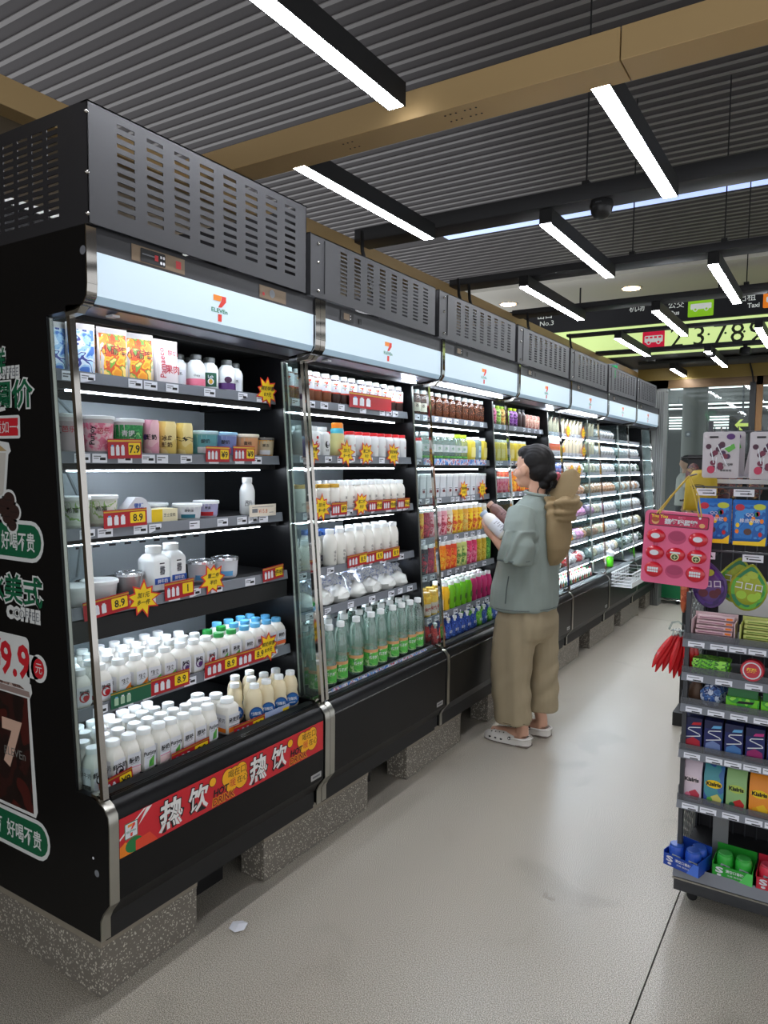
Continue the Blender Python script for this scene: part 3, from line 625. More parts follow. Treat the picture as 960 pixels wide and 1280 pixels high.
# stickers on the cooler's end panel
def stickers():
    t = coolers[0]; w2 = mat('sticker_white', (214,216,214), .5); dg = mat('sticker_green', (0,92,58), .5); rr = mat('sticker_red', (196,26,40), .5)
    def bt(g, s_, u, v, h, mt, wid=None, al='r', bold=.01):
        g.text(s_, u-.008, v+.006, h-.012, w2, .0005, wid=(wid-.012) if wid else None, bold=.075, al=al); g.text(s_, u-.008, v+.006, h-.012, mt, .001, wid=(wid-.012) if wid else None, bold=.02, al=al); g.text(s_, u-.008, v+.006, h-.012, mt, .0012, wid=(wid-.012) if wid else None, al=al)
    T = FY(0, -.0004, 0)
    g = G(T); bt(g, '新鲜', -.395, 1.80, .085, dg); g.build('sticker', t, smooth=False)
    g = G(T).text('COFFEE', -.335, 1.79, .03, w2, .0004, bold=.1, al='r').text('COFFEE', -.336, 1.793, .024, grey, .0008, al='r'); bt(g, '品调价', -.262, 1.695, .092, dg, .32); g.build('sticker', t, smooth=False)
    g = G(T).rrect(-.75, -.335, 1.612, 1.68, .008, w2, .0003).poly([(-.75,1.62),(-.345,1.62),(-.345,1.638),(-.352,1.645),(-.345,1.652),(-.345,1.672),(-.75,1.672)], rr, .0006).text('品质如一', -.352, 1.628, .036, w2, .001, al='r'); g.build('sticker', t, smooth=False)
    g = G(T).poly([(-.62,1.36),(-.43,1.36),(-.398,1.565),(-.385,1.575),(-.395,1.60),(-.44,1.605),(-.55,1.62),(-.7,1.58)], w2, .0003).poly([(-.6,1.37),(-.44,1.37),(-.41,1.57),(-.62,1.57)], mat('cup_paper', (190,186,178), .6), .0006).poly([(-.62,1.575),(-.405,1.575),(-.44,1.592),(-.55,1.605)], mat('latte_foam', (176,150,104)), .0006)
    g.build('sticker', t, smooth=False)
    g = G(T); bn = mat('coffee_bean', (48,26,22), .5)
    for u, v, r1 in ((-.40,1.43,.03),(-.375,1.395,.028),(-.41,1.38,.028),(-.385,1.355,.022),(-.44,1.41,.03)):
        g.ell(u, v, r1+.008, r1*.8+.008, w2, .0007)
    for i, (u, v, r1) in enumerate(((-.40,1.43,.03),(-.375,1.395,.028),(-.41,1.38,.028),(-.385,1.355,.022),(-.44,1.41,.03))):
        g.ell(u, v, r1, r1*.8, bn, .0009+i*.0001); g.rect(u-r1*.6, u+r1*.6, v-.001, v+.001, ink, .0016)
    g.build('sticker', t, smooth=False)
    for zc, tx in ((1.312, '好喝不贵'), (.415, '杯  好喝不贵')):
        g = G(T).rrect(-.80, -.232, zc-.062, zc+.06, .058, w2, .0003).rrect(-.80, -.243, zc-.05, zc+.048, .048, dg, .0006).text(tx, -.275, zc-.03, .055, w2, .001, wid=(.17 if zc > 1 else .25), al='r', bold=.015)
        g.build('sticker', t, smooth=False)
    g = G(T).text('COFFEE', -.26, 1.075, .034, w2, .0004, bold=.1, al='r').text('COFFEE', -.262, 1.079, .026, grey, .0008, al='r'); bt(g, '冰美式', -.236, 1.115, .098, dg, .30); g.build('sticker', t, smooth=False)
    g = G(T).rrect(-.6, -.315, .875, 1.025, .02, w2, .0008).ell(-.268, .94, .04, .042, w2, .0008).rrect(-.33, -.27, .905, .975, .01, w2, .0008)
    g.text('¥9.9', -.318, .90, .10, rr, .0011, al='r', bold=.03, wid=.22).ell(-.268, .94, .027, .03, rr, .0011).text('元', -.268, .925, .03, w2, .0014, al='c'); g.build('sticker', t, smooth=False)
    g = G(T).poly([(-.75,.48),(-.30,.48),(-.29,.50),(-.30,.62),(-.318,.84),(-.305,.86),(-.31,.885),(-.36,.90),(-.38,.93),(-.43,.905),(-.47,.93),(-.75,.93)], w2, .0003)
    cola = blobs('cola_art', [(30,10,10),(46,14,12),(24,8,8),(70,18,14)], 5, .4, 'noise')
    g.poly([(-.75,.49),(-.31,.49),(-.33,.84),(-.75,.84)], cola, .0006).poly([(-.75,.845),(-.315,.845),(-.32,.862),(-.75,.865)], mat('ice_rim', (150,130,124), .3), .0008)
    g.poly([(-.75,.865),(-.34,.865),(-.37,.875),(-.45,.872),(-.5,.875),(-.75,.875)], blobs('ice_art', [(90,60,52),(150,120,110),(50,28,24),(190,170,160)], 40), .0007)
    g.text('7', -.375, .62, .13, mat('cup_numeral', (206,170,150), .5), .001, al='r', bold=.05).text('ELEVEn', -.345, .645, .026, mat('cup_word', (120,120,116), .5), .0014, al='r')
    g.build('sticker', t, smooth=False)
    G(T).ell(-.03, 1.995+.11, .012, .012, greyink, .0004).ell(-.015, .40, .01, .01, grey, .0006).ell(-.03, .44, .004, .004, paper, .0006).build('screw', t, smooth=False)
stickers()
# terrazzo blocks the coolers stand on
def plinths():
    m = mat('terrazzo', (120,114,104), .5); nt = m.node_tree; Lk = nt.links; b = nt.nodes['Principled BSDF']
    tc = nt.nodes.new('ShaderNodeTexCoord'); v = nt.nodes.new('ShaderNodeTexVoronoi'); v.inputs['Scale'].default_value = 112; v.inputs['Randomness'].default_value = 1
    n = nt.nodes.new('ShaderNodeTexNoise'); n.inputs['Scale'].default_value = 90
    ad = nt.nodes.new('ShaderNodeVectorMath'); ad.operation = 'MULTIPLY_ADD'; ad.inputs[1].default_value = (.012,.012,.012)
    Lk.new(tc.outputs['Object'], n.inputs['Vector']); Lk.new(n.outputs['Color'], ad.inputs[0]); Lk.new(tc.outputs['Object'], ad.inputs[2]); Lk.new(ad.outputs[0], v.inputs['Vector'])
    sp = nt.nodes.new('ShaderNodeSeparateColor'); Lk.new(v.outputs['Color'], sp.inputs[0])
    sz = nt.nodes.new('ShaderNodeMath'); sz.operation = 'MULTIPLY_ADD'; sz.inputs[1].default_value = .44; sz.inputs[2].default_value = .06; Lk.new(sp.outputs[0], sz.inputs[0])
    lt = nt.nodes.new('ShaderNodeMath'); lt.operation = 'LESS_THAN'; Lk.new(v.outputs['Distance'], lt.inputs[0]); Lk.new(sz.outputs[0], lt.inputs[1])
    mx = nt.nodes.new('ShaderNodeMix'); mx.data_type = 'RGBA'; mx.inputs[6].default_value = rgb((116,110,101)); mx.inputs[7].default_value = rgb((200,194,180))
    Lk.new(lt.outputs[0], mx.inputs[0]); Lk.new(mx.outputs[2], b.inputs['Base Color'])
    edge = mat('terrazzo_top_band', (134,126,112), .5, var=.1, vscale=40)
    where = ['under the corner of the nearest cooler','under the joint of the first and second coolers','under the joint of the second and third coolers','left of the shopper\'s legs, under the third cooler joint','just right of the shopper\'s trousers','below the wire basket, nearer one','below the wire basket, farther one','at the far end of the cooler row']
    for i, (a, c) in enumerate(((.03,.397),(.726,1.42),(1.766,2.36),(2.73,3.42),(3.76,4.524),(4.824,5.6),(5.85,6.58),(6.89,7.1))):
        t = thing('terrazzo_block', 'speckled grey terrazzo block '+where[i], 'block', (0, a, 0), group='terrazzo blocks under the coolers')
        d = -.9 if i == 0 else -.16
        G().box(d, -.047, 0, c-a, 0, .152, m).build('block', t, smooth=False, bevel=.002)
        G().box(d, -.045, -.001, c-a+.001, .152, .187, edge).build('top_band', t, smooth=False)
    for i in range(7):
        y = [.5, 1.5, 2.45, 3.5, 4.6, 5.65, 6.7][i]
        tag(G().box(-.24, -.19, y, y+.16, 0, .19, mat('drain_box_black', (26,26,28), .35)).box(-.19,-.187,y+.02,y+.14,.09,.15, mat('drain_panel', (60,60,62), .2, .4)).build('drain_box', smooth=False), 'black drain box in the dark gap under the '+UN[i], 'box', 'drain boxes under the coolers')
    struct(G().box(-.6, -.42, .45, 7.1, 0, .18, mat('under_cooler_dark', (22,21,20), .8)).build('dark_gap_panel', smooth=False))  # dark panel put in to stand for the shade in the under-cooler gap
plinths()
# ================================================================ goods
def wrap(g, s_, zc, h, r, ang, mt, lift=.0006, wid=None, bold=.01, vert=False):
    """lettering bent round a cylinder of radius r about the z axis; ang 0 faces +X, reads towards +Y"""
    if not s_.strip(): return g
    vs_, fs, x0, x1, y0, y1 = text2d(s_, bold); k = h/(y1-y0) if not vert else h/(x1-x0); kx = k if wid is None else wid/(x1-x0); out = []
    for x, y in vs_:
        a = (x-(x0+x1)/2)*kx; b = (y-(y0+y1)/2)*k
        if vert: a, b = -b, a
        out.append(((r+lift)*math.cos(ang+a/r), (r+lift)*math.sin(ang+a/r), zc+b))
    return g.add(out, fs, mt)
A0, A1 = -PI*.95, PI*.45
def band(g, r, z0, z1, mt, n=14, a0=A0, a1=A1, sq=0): return g.lathe([(r, z0), (r, z1)], mt, n, sq, a0=a0, a1=a1)
def bottle(h, r, nr, sh, body, cap, caph=.014, capr=None, sq=0, n=14, ribs=0, liquid=None, lv=.8):
    zc = h-caph; q = (lambda v: v) 
    pr = [(r*.86, 0, sq), (r, .006, sq)]
    if ribs:
        for i in range(ribs): z = .01+(sh-.014)*i/ribs; pr += [(r, z+.002, sq), (r*.94, z+(sh-.014)/ribs*.5, sq)]
    pr += [(r, sh, sq), (r*.93+nr*.07, sh+(zc-sh)*.22, sq*.7), (r*.55+nr*.45, sh+(zc-sh)*.62, sq*.3), (nr, zc-.004, 0), (nr, zc, 0)]
    g = G().lathe(pr, body, n); cr = capr or nr*1.12
    c = G().lathe([(cr, zc-.002), (cr, h-.002), (cr*.93, h)], cap, n)
    out = [('body', g), ('cap', c)]
    if liquid: out.append(('liquid', G().lathe([(r*.84, .003, sq), (r*.95, .008, sq), (r*.95, sh*lv, sq)], liquid, n)))
    return out
K = {}
def reg(name, parts): K[name] = [(n_, g.mesh(n_, ang=40)) for n_, g in parts]
def merge(parts, name):
    m_ = G()
    for n_, g in parts:
        for f, k in zip(g.f, g.mi):
            pass
        b = len(m_.v); m_.v += g.v
        for f, k in zip(g.f, g.mi): m_.f.append(tuple(b+i for i in f)); m_.mi.append(m_.m(g.ms[k]))
    return m_.mesh(name, ang=40)
def reg1(name, parts): K[name] = merge(parts, name)
def put(kind, name, x, y, z, label, cat, group=None, rz=0, s=1.0, rx=0, ry=0):
    k = K[kind]
    if isinstance(k, list):
        t = thing(name, label, cat, (x, y, z), rz, group)
        for n_, me in k: ob(n_, me, t)
    else:
        t = tag(ob(name, k), label, cat, group); t.location = (x, y, z); t.rotation_euler = (rx, ry, rz)
    if rx or ry: t.rotation_euler = (rx, ry, rz)
    if s != 1: t.scale = (s, s, s) if not isinstance(s, tuple) else s
    return t
FA = -.62   # the way the nearest goods' labels face
clearwhite = glass('frosted_bottle', (235,240,240), .2, .72, (228,232,232))
# --- milk bottles for the fifth shelf and deck of the nearest cooler
def milk(name, capm, art, cols, h=.112, r=.029, nr=.0165, body=None, txt=None, sq=.7, sh=None):
    p = bottle(h, r, nr, sh or h*.62, body or cream, capm, sq=sq)
    g = G(); f = FXr(r*1.0+.0008, FA if sq == 0 else 0)
    if sq:
        g.T = FX(r+.0006, 0, 0); g.rect(-r*.8, r*.8, .01, h*.58, paper if body is None else cols[0], .0002)
        if art == 'swirl': g.ell(0, h*.3, r*.55, r*.55, cols[1], .0005).ell(0, h*.3, r*.4, r*.4, paper, .0008).ell(.004, h*.27, r*.3, r*.3, cols[1], .001)
        if art == 'wave': g.poly([(-r*.8,.01),(-r*.8,h*.22),(-r*.2,h*.16),(r*.8,h*.34),(r*.8,.01)], cols[1], .0005).poly([(-r*.8,.01),(-r*.8,h*.1),(r*.8,h*.2),(r*.8,.01)], cols[2], .0007)
        if art == 'leaf': g.poly([(-r*.2,.012),(-r*.1,h*.25),(r*.6,h*.36),(r*.5,h*.1)], cols[1], .0005).poly([(0,.015),(.0,h*.2),(r*.3,h*.27)], cols[2], .0008)
        if art == 'block': g.rect(-r*.8, r*.8, .01, h*.22, cols[1], .0005).rect(-r*.8, r*.8, h*.24, h*.26, cols[2], .0005)
        g.text(txt or '鲜奶', 0, h*.36, h*.13, ink, .0012, al='c', bold=.02).rect(-r*.5, r*.5, h*.33, h*.338, greyink, .001)
        g2 = G(FY(0, -r-.0006, 0)).rect(-r*.8, r*.8, .01, h*.58, paper, .0002).text(txt or '鲜奶', 0, h*.36, h*.12, ink, .0008, al='c').rect(-r*.8, r*.8, .01, h*.2, cols[1], .0005)
        b = len(g.v); g.v += g2.v
        for f_, k_ in zip(g2.f, g2.mi): g.f.append(tuple(b+i for i in f_)); g.mi.append(g.m(g2.ms[k_]))
    reg(name, p+[('label', g)])
def FXr(r, a): return frame((r*math.cos(a), r*math.sin(a), 0), (-math.sin(a), math.cos(a), 0), (0,0,1), (math.cos(a), math.sin(a), 0))
milk('mb_red', white, 'swirl', [paper, red, pink], txt='牧场')
milk('mb_orange', white, 'wave', [paper, orange, yellow], txt='轻食')
milk('mb_green', white, 'wave', [paper, mat('leaf_green', (96,176,70), .5), yellow], txt='轻食')
milk('mb_purple', white, 'swirl', [paper, purple, pink], txt='酸奶')
milk('mb_gcap', mat('green_cap', (20,150,60), .35), 'leaf', [paper, mat('leaf_green', (96,176,70)), green], txt='燕麦')
milk('mb_bcap', mat('blue_cap', (90,170,215), .35), 'block', [paper, mat('fruit_orange', (232,110,60), .5), sky], txt='鲜奶')
milk('deck_plain', white, 'block', [paper, mat('blush_label', (236,206,206), .5), pink], h=.128, r=.0275, nr=.019, sh=.078, txt='酸奶')
milk('deck_leaf', white, 'leaf', [paper, mat('leaf_green', (96,176,70)), green], h=.128, r=.0275, nr=.019, sh=.078, txt='Purjoy')
milk('deck_panda', white, 'swirl', [paper, ink, grey], h=.128, r=.0275, nr=.019, sh=.078, txt='鲜牛奶')
milk('deck_text', white, 'none', [paper, grey, grey], h=.128, r=.028, nr=.018, sh=.082, txt='原味')
milk('deck_ribbed', white, 'block', [paper, orange, grey], h=.124, r=.033, nr=.021, sh=.095, txt='燕麦奶')
# curvy cream bottle with a round blue label
p = bottle(.14, .031, .016, .09, mat('custard_drink', (230,216,180), .35), white, sq=0)
p[0] = ('body', G().lathe([(.028,0),(.033,.012),(.033,.04),(.028,.062),(.030,.085),(.026,.105),(.017,.122),(.0155,.127)], mat('custard_drink', (230,216,180), .35), 16))
g = G(FXr(.0335, FA)).ell(0, .036, .026, .026, mat('round_label_blue', (20,70,140), .4), .0).ell(0, .036, .021, .021, mat('round_label_deep', (24,100,170), .4), .0006); g.T = FXr(.0335, FA); g.text('轻酪乳', 0, .032, .012, paper, .0014, al='c', bold=.02).rect(-.012, .012, .022, .025, paper, .0014)
reg('curvy', p+[('label', g)])
# top shelf: black caps
for nm, c1, c2, tx in (('bc_pink', mat('rose_label', (232,120,146), .5), paper, 'Ossy'), ('bc_white', paper, mat('rose_label', (232,120,146)), '牛乳'), ('bc_green', mat('forest_label', (24,84,60), .5), gold, 'Lab'), ('bc_purple', purple, mat('plum', (60,20,60), .5), '桑葚')):
    p = bottle(.118, .033, .019, .07, white, mat('charcoal_cap', (52,54,52), .4), .017, .0205)
    g = band(G(), .0336, .008, .032, c1) if nm in ('bc_pink', 'bc_purple') else band(G(), .0336, .012, .062, c1, a0=-1.3, a1=.1)
    wrap(g, tx, .042 if nm in ('bc_pink', 'bc_purple') else .048, .010, .0336, FA, ink if nm in ('bc_pink','bc_white') else (ink if nm == 'bc_purple' else paper), .001)
    if nm == 'bc_purple': g.T = FXr(.0345, FA); g.ell(0, .043, .014, .012, mat('plum', (60,20,60)), .0)
    if nm == 'bc_green': g.T = FXr(.0345, FA); g.ell(0, .03, .011, .011, paper, .0).ell(0, .03, .007, .009, gold, .0005)
    reg(nm, p+[('label', g)])
# pouches
def pouch(name, w, h, d, front, sidec, txts=(), extra=None, sealc=None):
    g = G(); rings = []
    for t_, ww, dd in ((0,.90,.75),(.04,.97,1),(.2,1,.95),(.5,.98,.7),(.75,.97,.4),(.9,.98,.14),(.93,1,.05),(1,1,.04)):
        z = h*t_; a = w/2*ww; b = d/2*dd
        rings.append([(b*math.sin(2*PI*(i+.5)/12)*1.0, a*(max(-1, min(1, 1.18*math.cos(2*PI*(i+.5)/12)))), z) for i in range(12)])
    g.loft(rings, sidec)
    f = G()
    # printed face follows the front bulge
    cols_ = 5; vv = []; ff = []
    zs = [(.03,.97),(.2,.93),(.5,.68),(.75,.38),(.88,.14)]
    for t_, dd in zs:
        for i in range(cols_+1):
            u = -1+2*i/cols_; vv.append((d/2*dd*math.sqrt(max(0, 1-(u*.80)**2))+.0012, u*w*.44, h*t_))
    for j in range(len(zs)-1):
        for i in range(cols_): q = j*(cols_+1)+i; ff.append((q, q+1, q+cols_+2, q+cols_+1))
    f.add(vv, ff, front)
    l = G()
    for s_, u, v, hh, mt, wd, vert in txts:
        tv = text2d(s_, .008); k = hh/(tv[5]-tv[4]) if not vert else hh/(tv[3]-tv[2]); kx = k if not wd else wd/(tv[3]-tv[2]); out = []
        for x, y in tv[0]:
            a = (x-(tv[2]+tv[3])/2)*kx; b = (y-(tv[4]+tv[5])/2)*k
            if vert: a, b = -b, a
            uu = u+a; vz = v+b; t2 = vz/h
            dd = .97-.04*min(t2, .2)/.2 if t2 < .2 else (.93-.25*(t2-.2)/.3 if t2 < .5 else .68-.30*(t2-.5)/.25)
            q = max(-1, min(1, uu/(w*.44)))
            out.append((d/2*dd*math.sqrt(max(0, 1-(q*.8)**2))+.0028, uu, vz))
        l.add(out, tv[1], mt)
    reg(name, [('bag', g), ('print', f)]+([('lettering', l)] if txts else []))
fr = blobs('mango_art', [(238,150,40),(245,190,60),(220,90,40),(120,170,70),(250,214,120)], 24)
pouch('pouch_mango', .10, .155, .05, fr, mat('silver_foil', (214,206,204), .35, .2), (('小砺客', 0, .085, .03, mat('deep_red_ink', (120,30,24), .5), .085, False), ('MANGO', 0, .11, .012, orange, .05, False)))
pouch('pouch_blue', .085, .152, .045, blobs('berry_art', [(60,110,190),(150,190,225),(210,225,238),(50,60,140),(180,215,235)], 22), mat('silver_foil', (214,206,204), .35, .2))
pouch('pouch_pink', .095, .148, .05, mat('pale_foil', (222,214,216), .35), mat('silver_foil', (214,206,204), .35, .2), (('Pamaeco', -.022, .07, .10, mat('crimson_ink', (190,40,60), .5), None, True), ('酸奶', .022, .105, .02, mat('crimson_ink', (190,40,60), .5), None, False), ('果肉', .015, .05, .03, mat('crimson_ink', (190,40,60), .5), None, False)))
# tubs and cans
def tub(name, r, h, body, lid, lidh=.008, taper=.86, art=None, see=False, n=18):
    g = G().lathe([(r*taper*.96,0),(r*taper,.004),(r*.97,h-lidh)], body, n)
    l = G().lathe([(r*1.04,h-lidh-.003),(r*1.04,h-.002),(r*1.0,h),(r*.9,h),(r*.88,h-.002)], lid, n)
    out = [('body', g), ('lid', l)]
    if art: out.append(('label', art(r, h, taper)))
    reg(name, out)
def side_r(r, h, t, z): return r*(t+(.97-t)*z/h)
def lab_purjoy(col):
    def f(r, h, t):
        g = G().lathe([(side_r(r,h,t,h*.06)+.0006,h*.06),(side_r(r,h,t,h*.8)+.0006,h*.8)], col, 14, a0=A0, a1=A1)
        wrap(g, 'Purjoy', h*.48, h*.5, r*.93, FA-.35, ink, .002, bold=.02, vert=True); wrap(g, '芭乐', h*.6, h*.16, r*.94, FA+.35, mat('crimson_ink', (190,40,60)), .002); return g
    return f
def lab_plain(col, txt, c2=None, ic=None):
    def f(r, h, t):
        g = G().lathe([(side_r(r,h,t,h*.1)+.0006,h*.1),(side_r(r,h,t,h*.82)+.0006,h*.82)], col, 14, a0=A0, a1=A1)
        if c2: g.lathe([(side_r(r,h,t,h*.1)+.0012,h*.1),(side_r(r,h,t,h*.34)+.0012,h*.34)], c2, 10, a0=FA-.6, a1=FA+.5)
        wrap(g, txt, h*.58, h*.17, r*.94, FA, ic or ink, .0022); return g
    return f
tub('tub_grey', .046, .115, mat('cloudy_plastic', (200,190,192), .3), white, art=lab_purjoy(mat('mauve_label', (176,158,162), .4)))
tub('tub_pink', .048, .115, mat('cloudy_plastic', (200,190,192), .3), white, art=lab_purjoy(blobs('pink_fruit_art', [(228,120,150),(240,170,186),(236,200,206)], 60)))
tub('tub_green', .050, .112, mat('cloudy_plastic', (200,190,192), .3), white, art=lab_plain(blobs('green_fruit_art', [(30,140,70),(60,170,90),(20,110,60),(130,200,120)], 40), '青提', None, paper))
tub('tub_blue', .052, .088, mat('teal_tub', (130,186,190), .35), mat('pale_blue_lid', (190,216,228), .35), art=lab_plain(mat('teal_label', (90,160,170), .5), '酸奶', paper))
tub('tub_lavender', .051, .088, mat('lavender_tub', (150,164,206), .35), mat('sky_lid', (150,196,230), .35), art=lab_plain(mat('lavender_label', (120,134,190), .5), '酸奶', pink))
tub('tub_cream', .052, .085, mat('tan_tub', (205,180,150), .35), mat('cream_lid', (232,220,200), .35), art=lab_plain(mat('peach_label', (220,160,110), .5), '黄桃', orange))
tub('tub_fruit', .043, .075, blobs('diced_fruit', [(236,170,60),(240,200,110),(220,140,50)], 60), mat('dark_clear_lid', (96,92,86), .15), art=lab_plain(mat('fruit_clear_label', (200,184,150), .4), '果冻', paper))
tub('tub_salad', .050, .095, mat('pale_tub', (214,220,208), .3), white, art=lab_plain(blobs('salad_art', [(220,226,214),(150,190,110),(224,228,220),(210,218,200)], 34), '希腊'))
tub('tub_small', .050, .055, white, white, art=lab_plain(paper, '酸奶油', mat('bluegreen_berry', (30,110,130), .5)))
tub('tub_berry', .046, .060, mat('lilac_white', (208,206,222), .35), white, art=lab_plain(mat('lilac_label', (180,176,214), .5), '莓果', red))
tub('tub_low', .055, .06, white, white)
tub('tub_foil', .044, .072, mat('foil_tub', (190,192,194), .25, .6), mat('foil_lid', (210,212,216), .2, .8))
tub('tub_foil_white', .05, .075, paper, mat('foil_lid', (210,212,216), .2, .8), art=lab_plain(paper, '  ', sky))
def can(name, r, h, col, art=None, txt='', tc=None):
    g = G().lathe([(r*.85,0),(r,.006),(r,h-.012),(r*.9,h-.003),(r*.9,h),(r*.82,h-.002)], col, 16)
    l = G(); wrap(l, txt[:2], h*.5, h*.16, r, FA, tc or ink, .001, bold=.03); 
    if len(txt) > 2: wrap(l, txt[2:], h*.3, h*.16, r, FA, tc or ink, .001, bold=.03)
    if art: l.T = FXr(r+.0012, FA-.75); l.ell(0, h*.5, .006, .01, art, .0)
    reg(name, [('can', g), ('label', l)])
can('can_pink', .027, .113, blobs('rose_can_art', [(226,160,180),(238,190,200)], 12), txt='酸奶', art=purple)
can('can_yellow', .034, .112, blobs('butter_can_art', [(228,200,110),(238,218,150)], 10), txt='冰岛酸奶', tc=mat('umber_ink', (92,66,20)))
can('can_yellow_b', .030, .110, blobs('butter_can_art', [(228,200,110),(238,218,150)], 10), txt='~~')
# square two-litre style milk
p = bottle(.15, .041, .024, .10, white, white, .02, .027, sq=1.0)
g = G(FX(.0418, 0, 0)).rect(-.03, .034, .026, .046, blue, .0).text('鲜牛奶', .002, .029, .013, paper, .0005, al='c', bold=.02).rect(-.008, .010, .056, .085, grey, 0).text('巧', .001, .06, .02, ink, .0004, al='c').rect(-.01, .01, .092, .096, ink, 0)
reg('square_milk', p+[('label', g)])
# small white bottle
p = bottle(.142, .029, .017, .085, white, white, .018); g = G(); wrap(g, '口口', .04, .012, .029, FA, ink, .001); wrap(g, '酸奶', .05, .012, .029, FA, greyink, .001); reg('white_bottle', p+[('label', g)])
# gable carton lying in the row
g = G().prism([(-.05,0),(.05,0),(.05,.045),(.03,.075),(.012,.085),(-.012,.085),(-.045,.05)], -.02, .02, paper, 'x')
lt = G(FX(.0205, 0, 0)).poly([(-.05,0),(0,0),(.02,.02),(-.01,.035),(-.05,.02)], sky, .0).text('雪糕', 0, .048, .018, blue, .0006, al='c', bold=.02).rect(-.012, .02, .01, .03, gold, .0006)
reg('gable_pack', [('carton', g), ('print', lt)])
g = G().box(-.04, .04, -.055, .055, 0, .042, mat('butter_box', (236,226,190), .5)); lt = G(FX(.0405, 0, 0)).rect(-.055, -.01, 0, .042, yellow, .0).text('芝士蛋糕', .02, .015, .012, ink, .0005, al='c')
reg('butter_box', [('box', g), ('print', lt)])

# ---- cards on the price rails
def star_pts(n, r1, r2, sx=1, sy=1, seed=1):
    q = random.Random(seed); return [((r1*q.uniform(.85, 1.15) if i % 2 == 0 else r2)*math.cos(PI*i/n+.1)*sx, (r1*q.uniform(.85, 1.15) if i % 2 == 0 else r2)*math.sin(PI*i/n+.1)*sy) for i in range(2*n)]
for s_ in range(3):
    a = star_pts(9, .064, .040, 1, .9, s_+1); b = [(x*.84, y*.84) for x, y in a]
    c = G(FX(0,0,.03)).prism(a, 0, .001, mat('burst_edge_red', (214,50,40), .5), 'z')
    d = G(FX(0,0,.03)).poly(b, yellow, .0015); l = G(FX(0,0,.03))
    l.text(['鲜奶特惠','加1元','第二件'][s_], 0, .003, .017, ink, .0021, al='c', shear=.2, bold=.015).text(['8.9元','多一件','半价'][s_], 0, -.020, .016, ink, .0021, al='c', shear=.2, bold=.015)
    reg('burst%d' % s_, [('card', c), ('front', d), ('lettering', l)])
def promo(name, w, h, big, green_=False, plain=False):
    base = dgreen if green_ else mat('promo_red', (172,16,30), .45)
    c = G(FX(0,0,0)).prism([(-w/2,0),(w/2,0),(w/2,h),(-w/2,h)], 0, .001, base, 'z')
    l = G(FX(0,0,0)); 
    l.rect(-w/2, w/2, h*.86, h*.94, gold if not plain else base, .0014)
    if big: l.rrect(w*.10, w*.46, h*.18, h*.80, .003, yellow, .0014).text(big, w*.28, h*.28, h*.40, ink, .0018, al='c', bold=.02)
    for i in range(3): l.rrect(-w*.42+i*w*.15, -w*.32+i*w*.15, h*.16, h*.62, .002, paper if not green_ else mat('pale_green_ink', (170,200,170), .5), .0014).rect(-w*.40+i*w*.15, -w*.34+i*w*.15, h*.62, h*.7, sky if i == 0 else paper, .0014)
    reg(name, [('card', c), ('lettering', l)])
promo('promo79', .125, .06, '7.9'); promo('promo1', .125, .058, '1'); promo('promo', .115, .055, '¥9'); promo('promo8', .12, .052, '2件8折'); promo('promo_long', .16, .055, '8.9')
promo('promo_green', .15, .05, None, True); promo('promo_red_long', .36, .07, None)
g = G(FX(0,0,0)).prism([(-.075,0),(.075,0),(.075,.045),(-.075,.045)], 0, .001, mat('kraft_notice', (226,216,200), .6), 'z'); l = G(FX(0,0,0)).text('¥15.8', 0, .012, .016, mat('notice_orange', (200,90,30)), .0014, al='c').rect(-.06, .06, .035, .037, greyink, .0014).rect(-.06, -.03, .015, .03, greyink, .0014).rect(.035, .06, .012, .014, greyink, .0014)
reg('notice', [('card', g), ('lettering', l)])
def card(kind, k, i, y, label, tilt=0, dz=0, dx=.006, lean=0, group='price cards on the shelf rails', cat='price card', name='price_card'):
    z, xf = SH[k][i]
    t = put(kind, name, xf+dx, k*L+y, z-.026+dz, label, cat, group)
    t.rotation_euler = (tilt, lean, 0); return t
def place(kind, name, k, i, x, y, label, cat, group, rz=None, dz=0, jit=1, **kw):
    z, xf = SH[k][i]
    return put(kind, name, x if x is not None else xf-.045, k*L+y, z+.0002+dz, label, cat, group, R.uniform(-.12, .12)*jit if rz is None else rz, **kw)
def rows(kind, name, k, i, ys, desc, cat, r, nrow=2, x0=None, pitch=None, where=None, jit=1, lite=None, kinds=None, skip=(), last=None):
    """rows of one kind, the first of them at the shelf's front edge; labels count from the left"""
    z, xf = SH[k][i]; x0 = xf-.006-r if x0 is None else x0; pitch = pitch or 2*r+.004
    rn = ['front row','second row','third row','back row']
    for a in range(nrow):
        for j, y in enumerate(ys):
            if (a, j) in skip: continue
            kd = kinds[j] if kinds else kind; ds = desc[j] if isinstance(desc, (list, tuple)) else desc
            row = rn[a] if nrow > 1 else 'row'
            lb = '%s, %s from left, %s, %s of %s' % (ds, ORD[j+1], row, SNAME[len(SH[k])][i], UN[k])
            yy = y+(R.uniform(-.002, .002) if a == 0 else r*.35*(1 if a % 2 else -1)+R.uniform(-.003, .003))
            place(kd, name, k, i, x0-a*pitch, min(yy, L-.03-r), lb, cat, '%s on %s of %s' % (name.replace('_', ' ')+'s', 'the '+SNAME[len(SH[k])][i], 'the '+UN[k]), jit=jit)

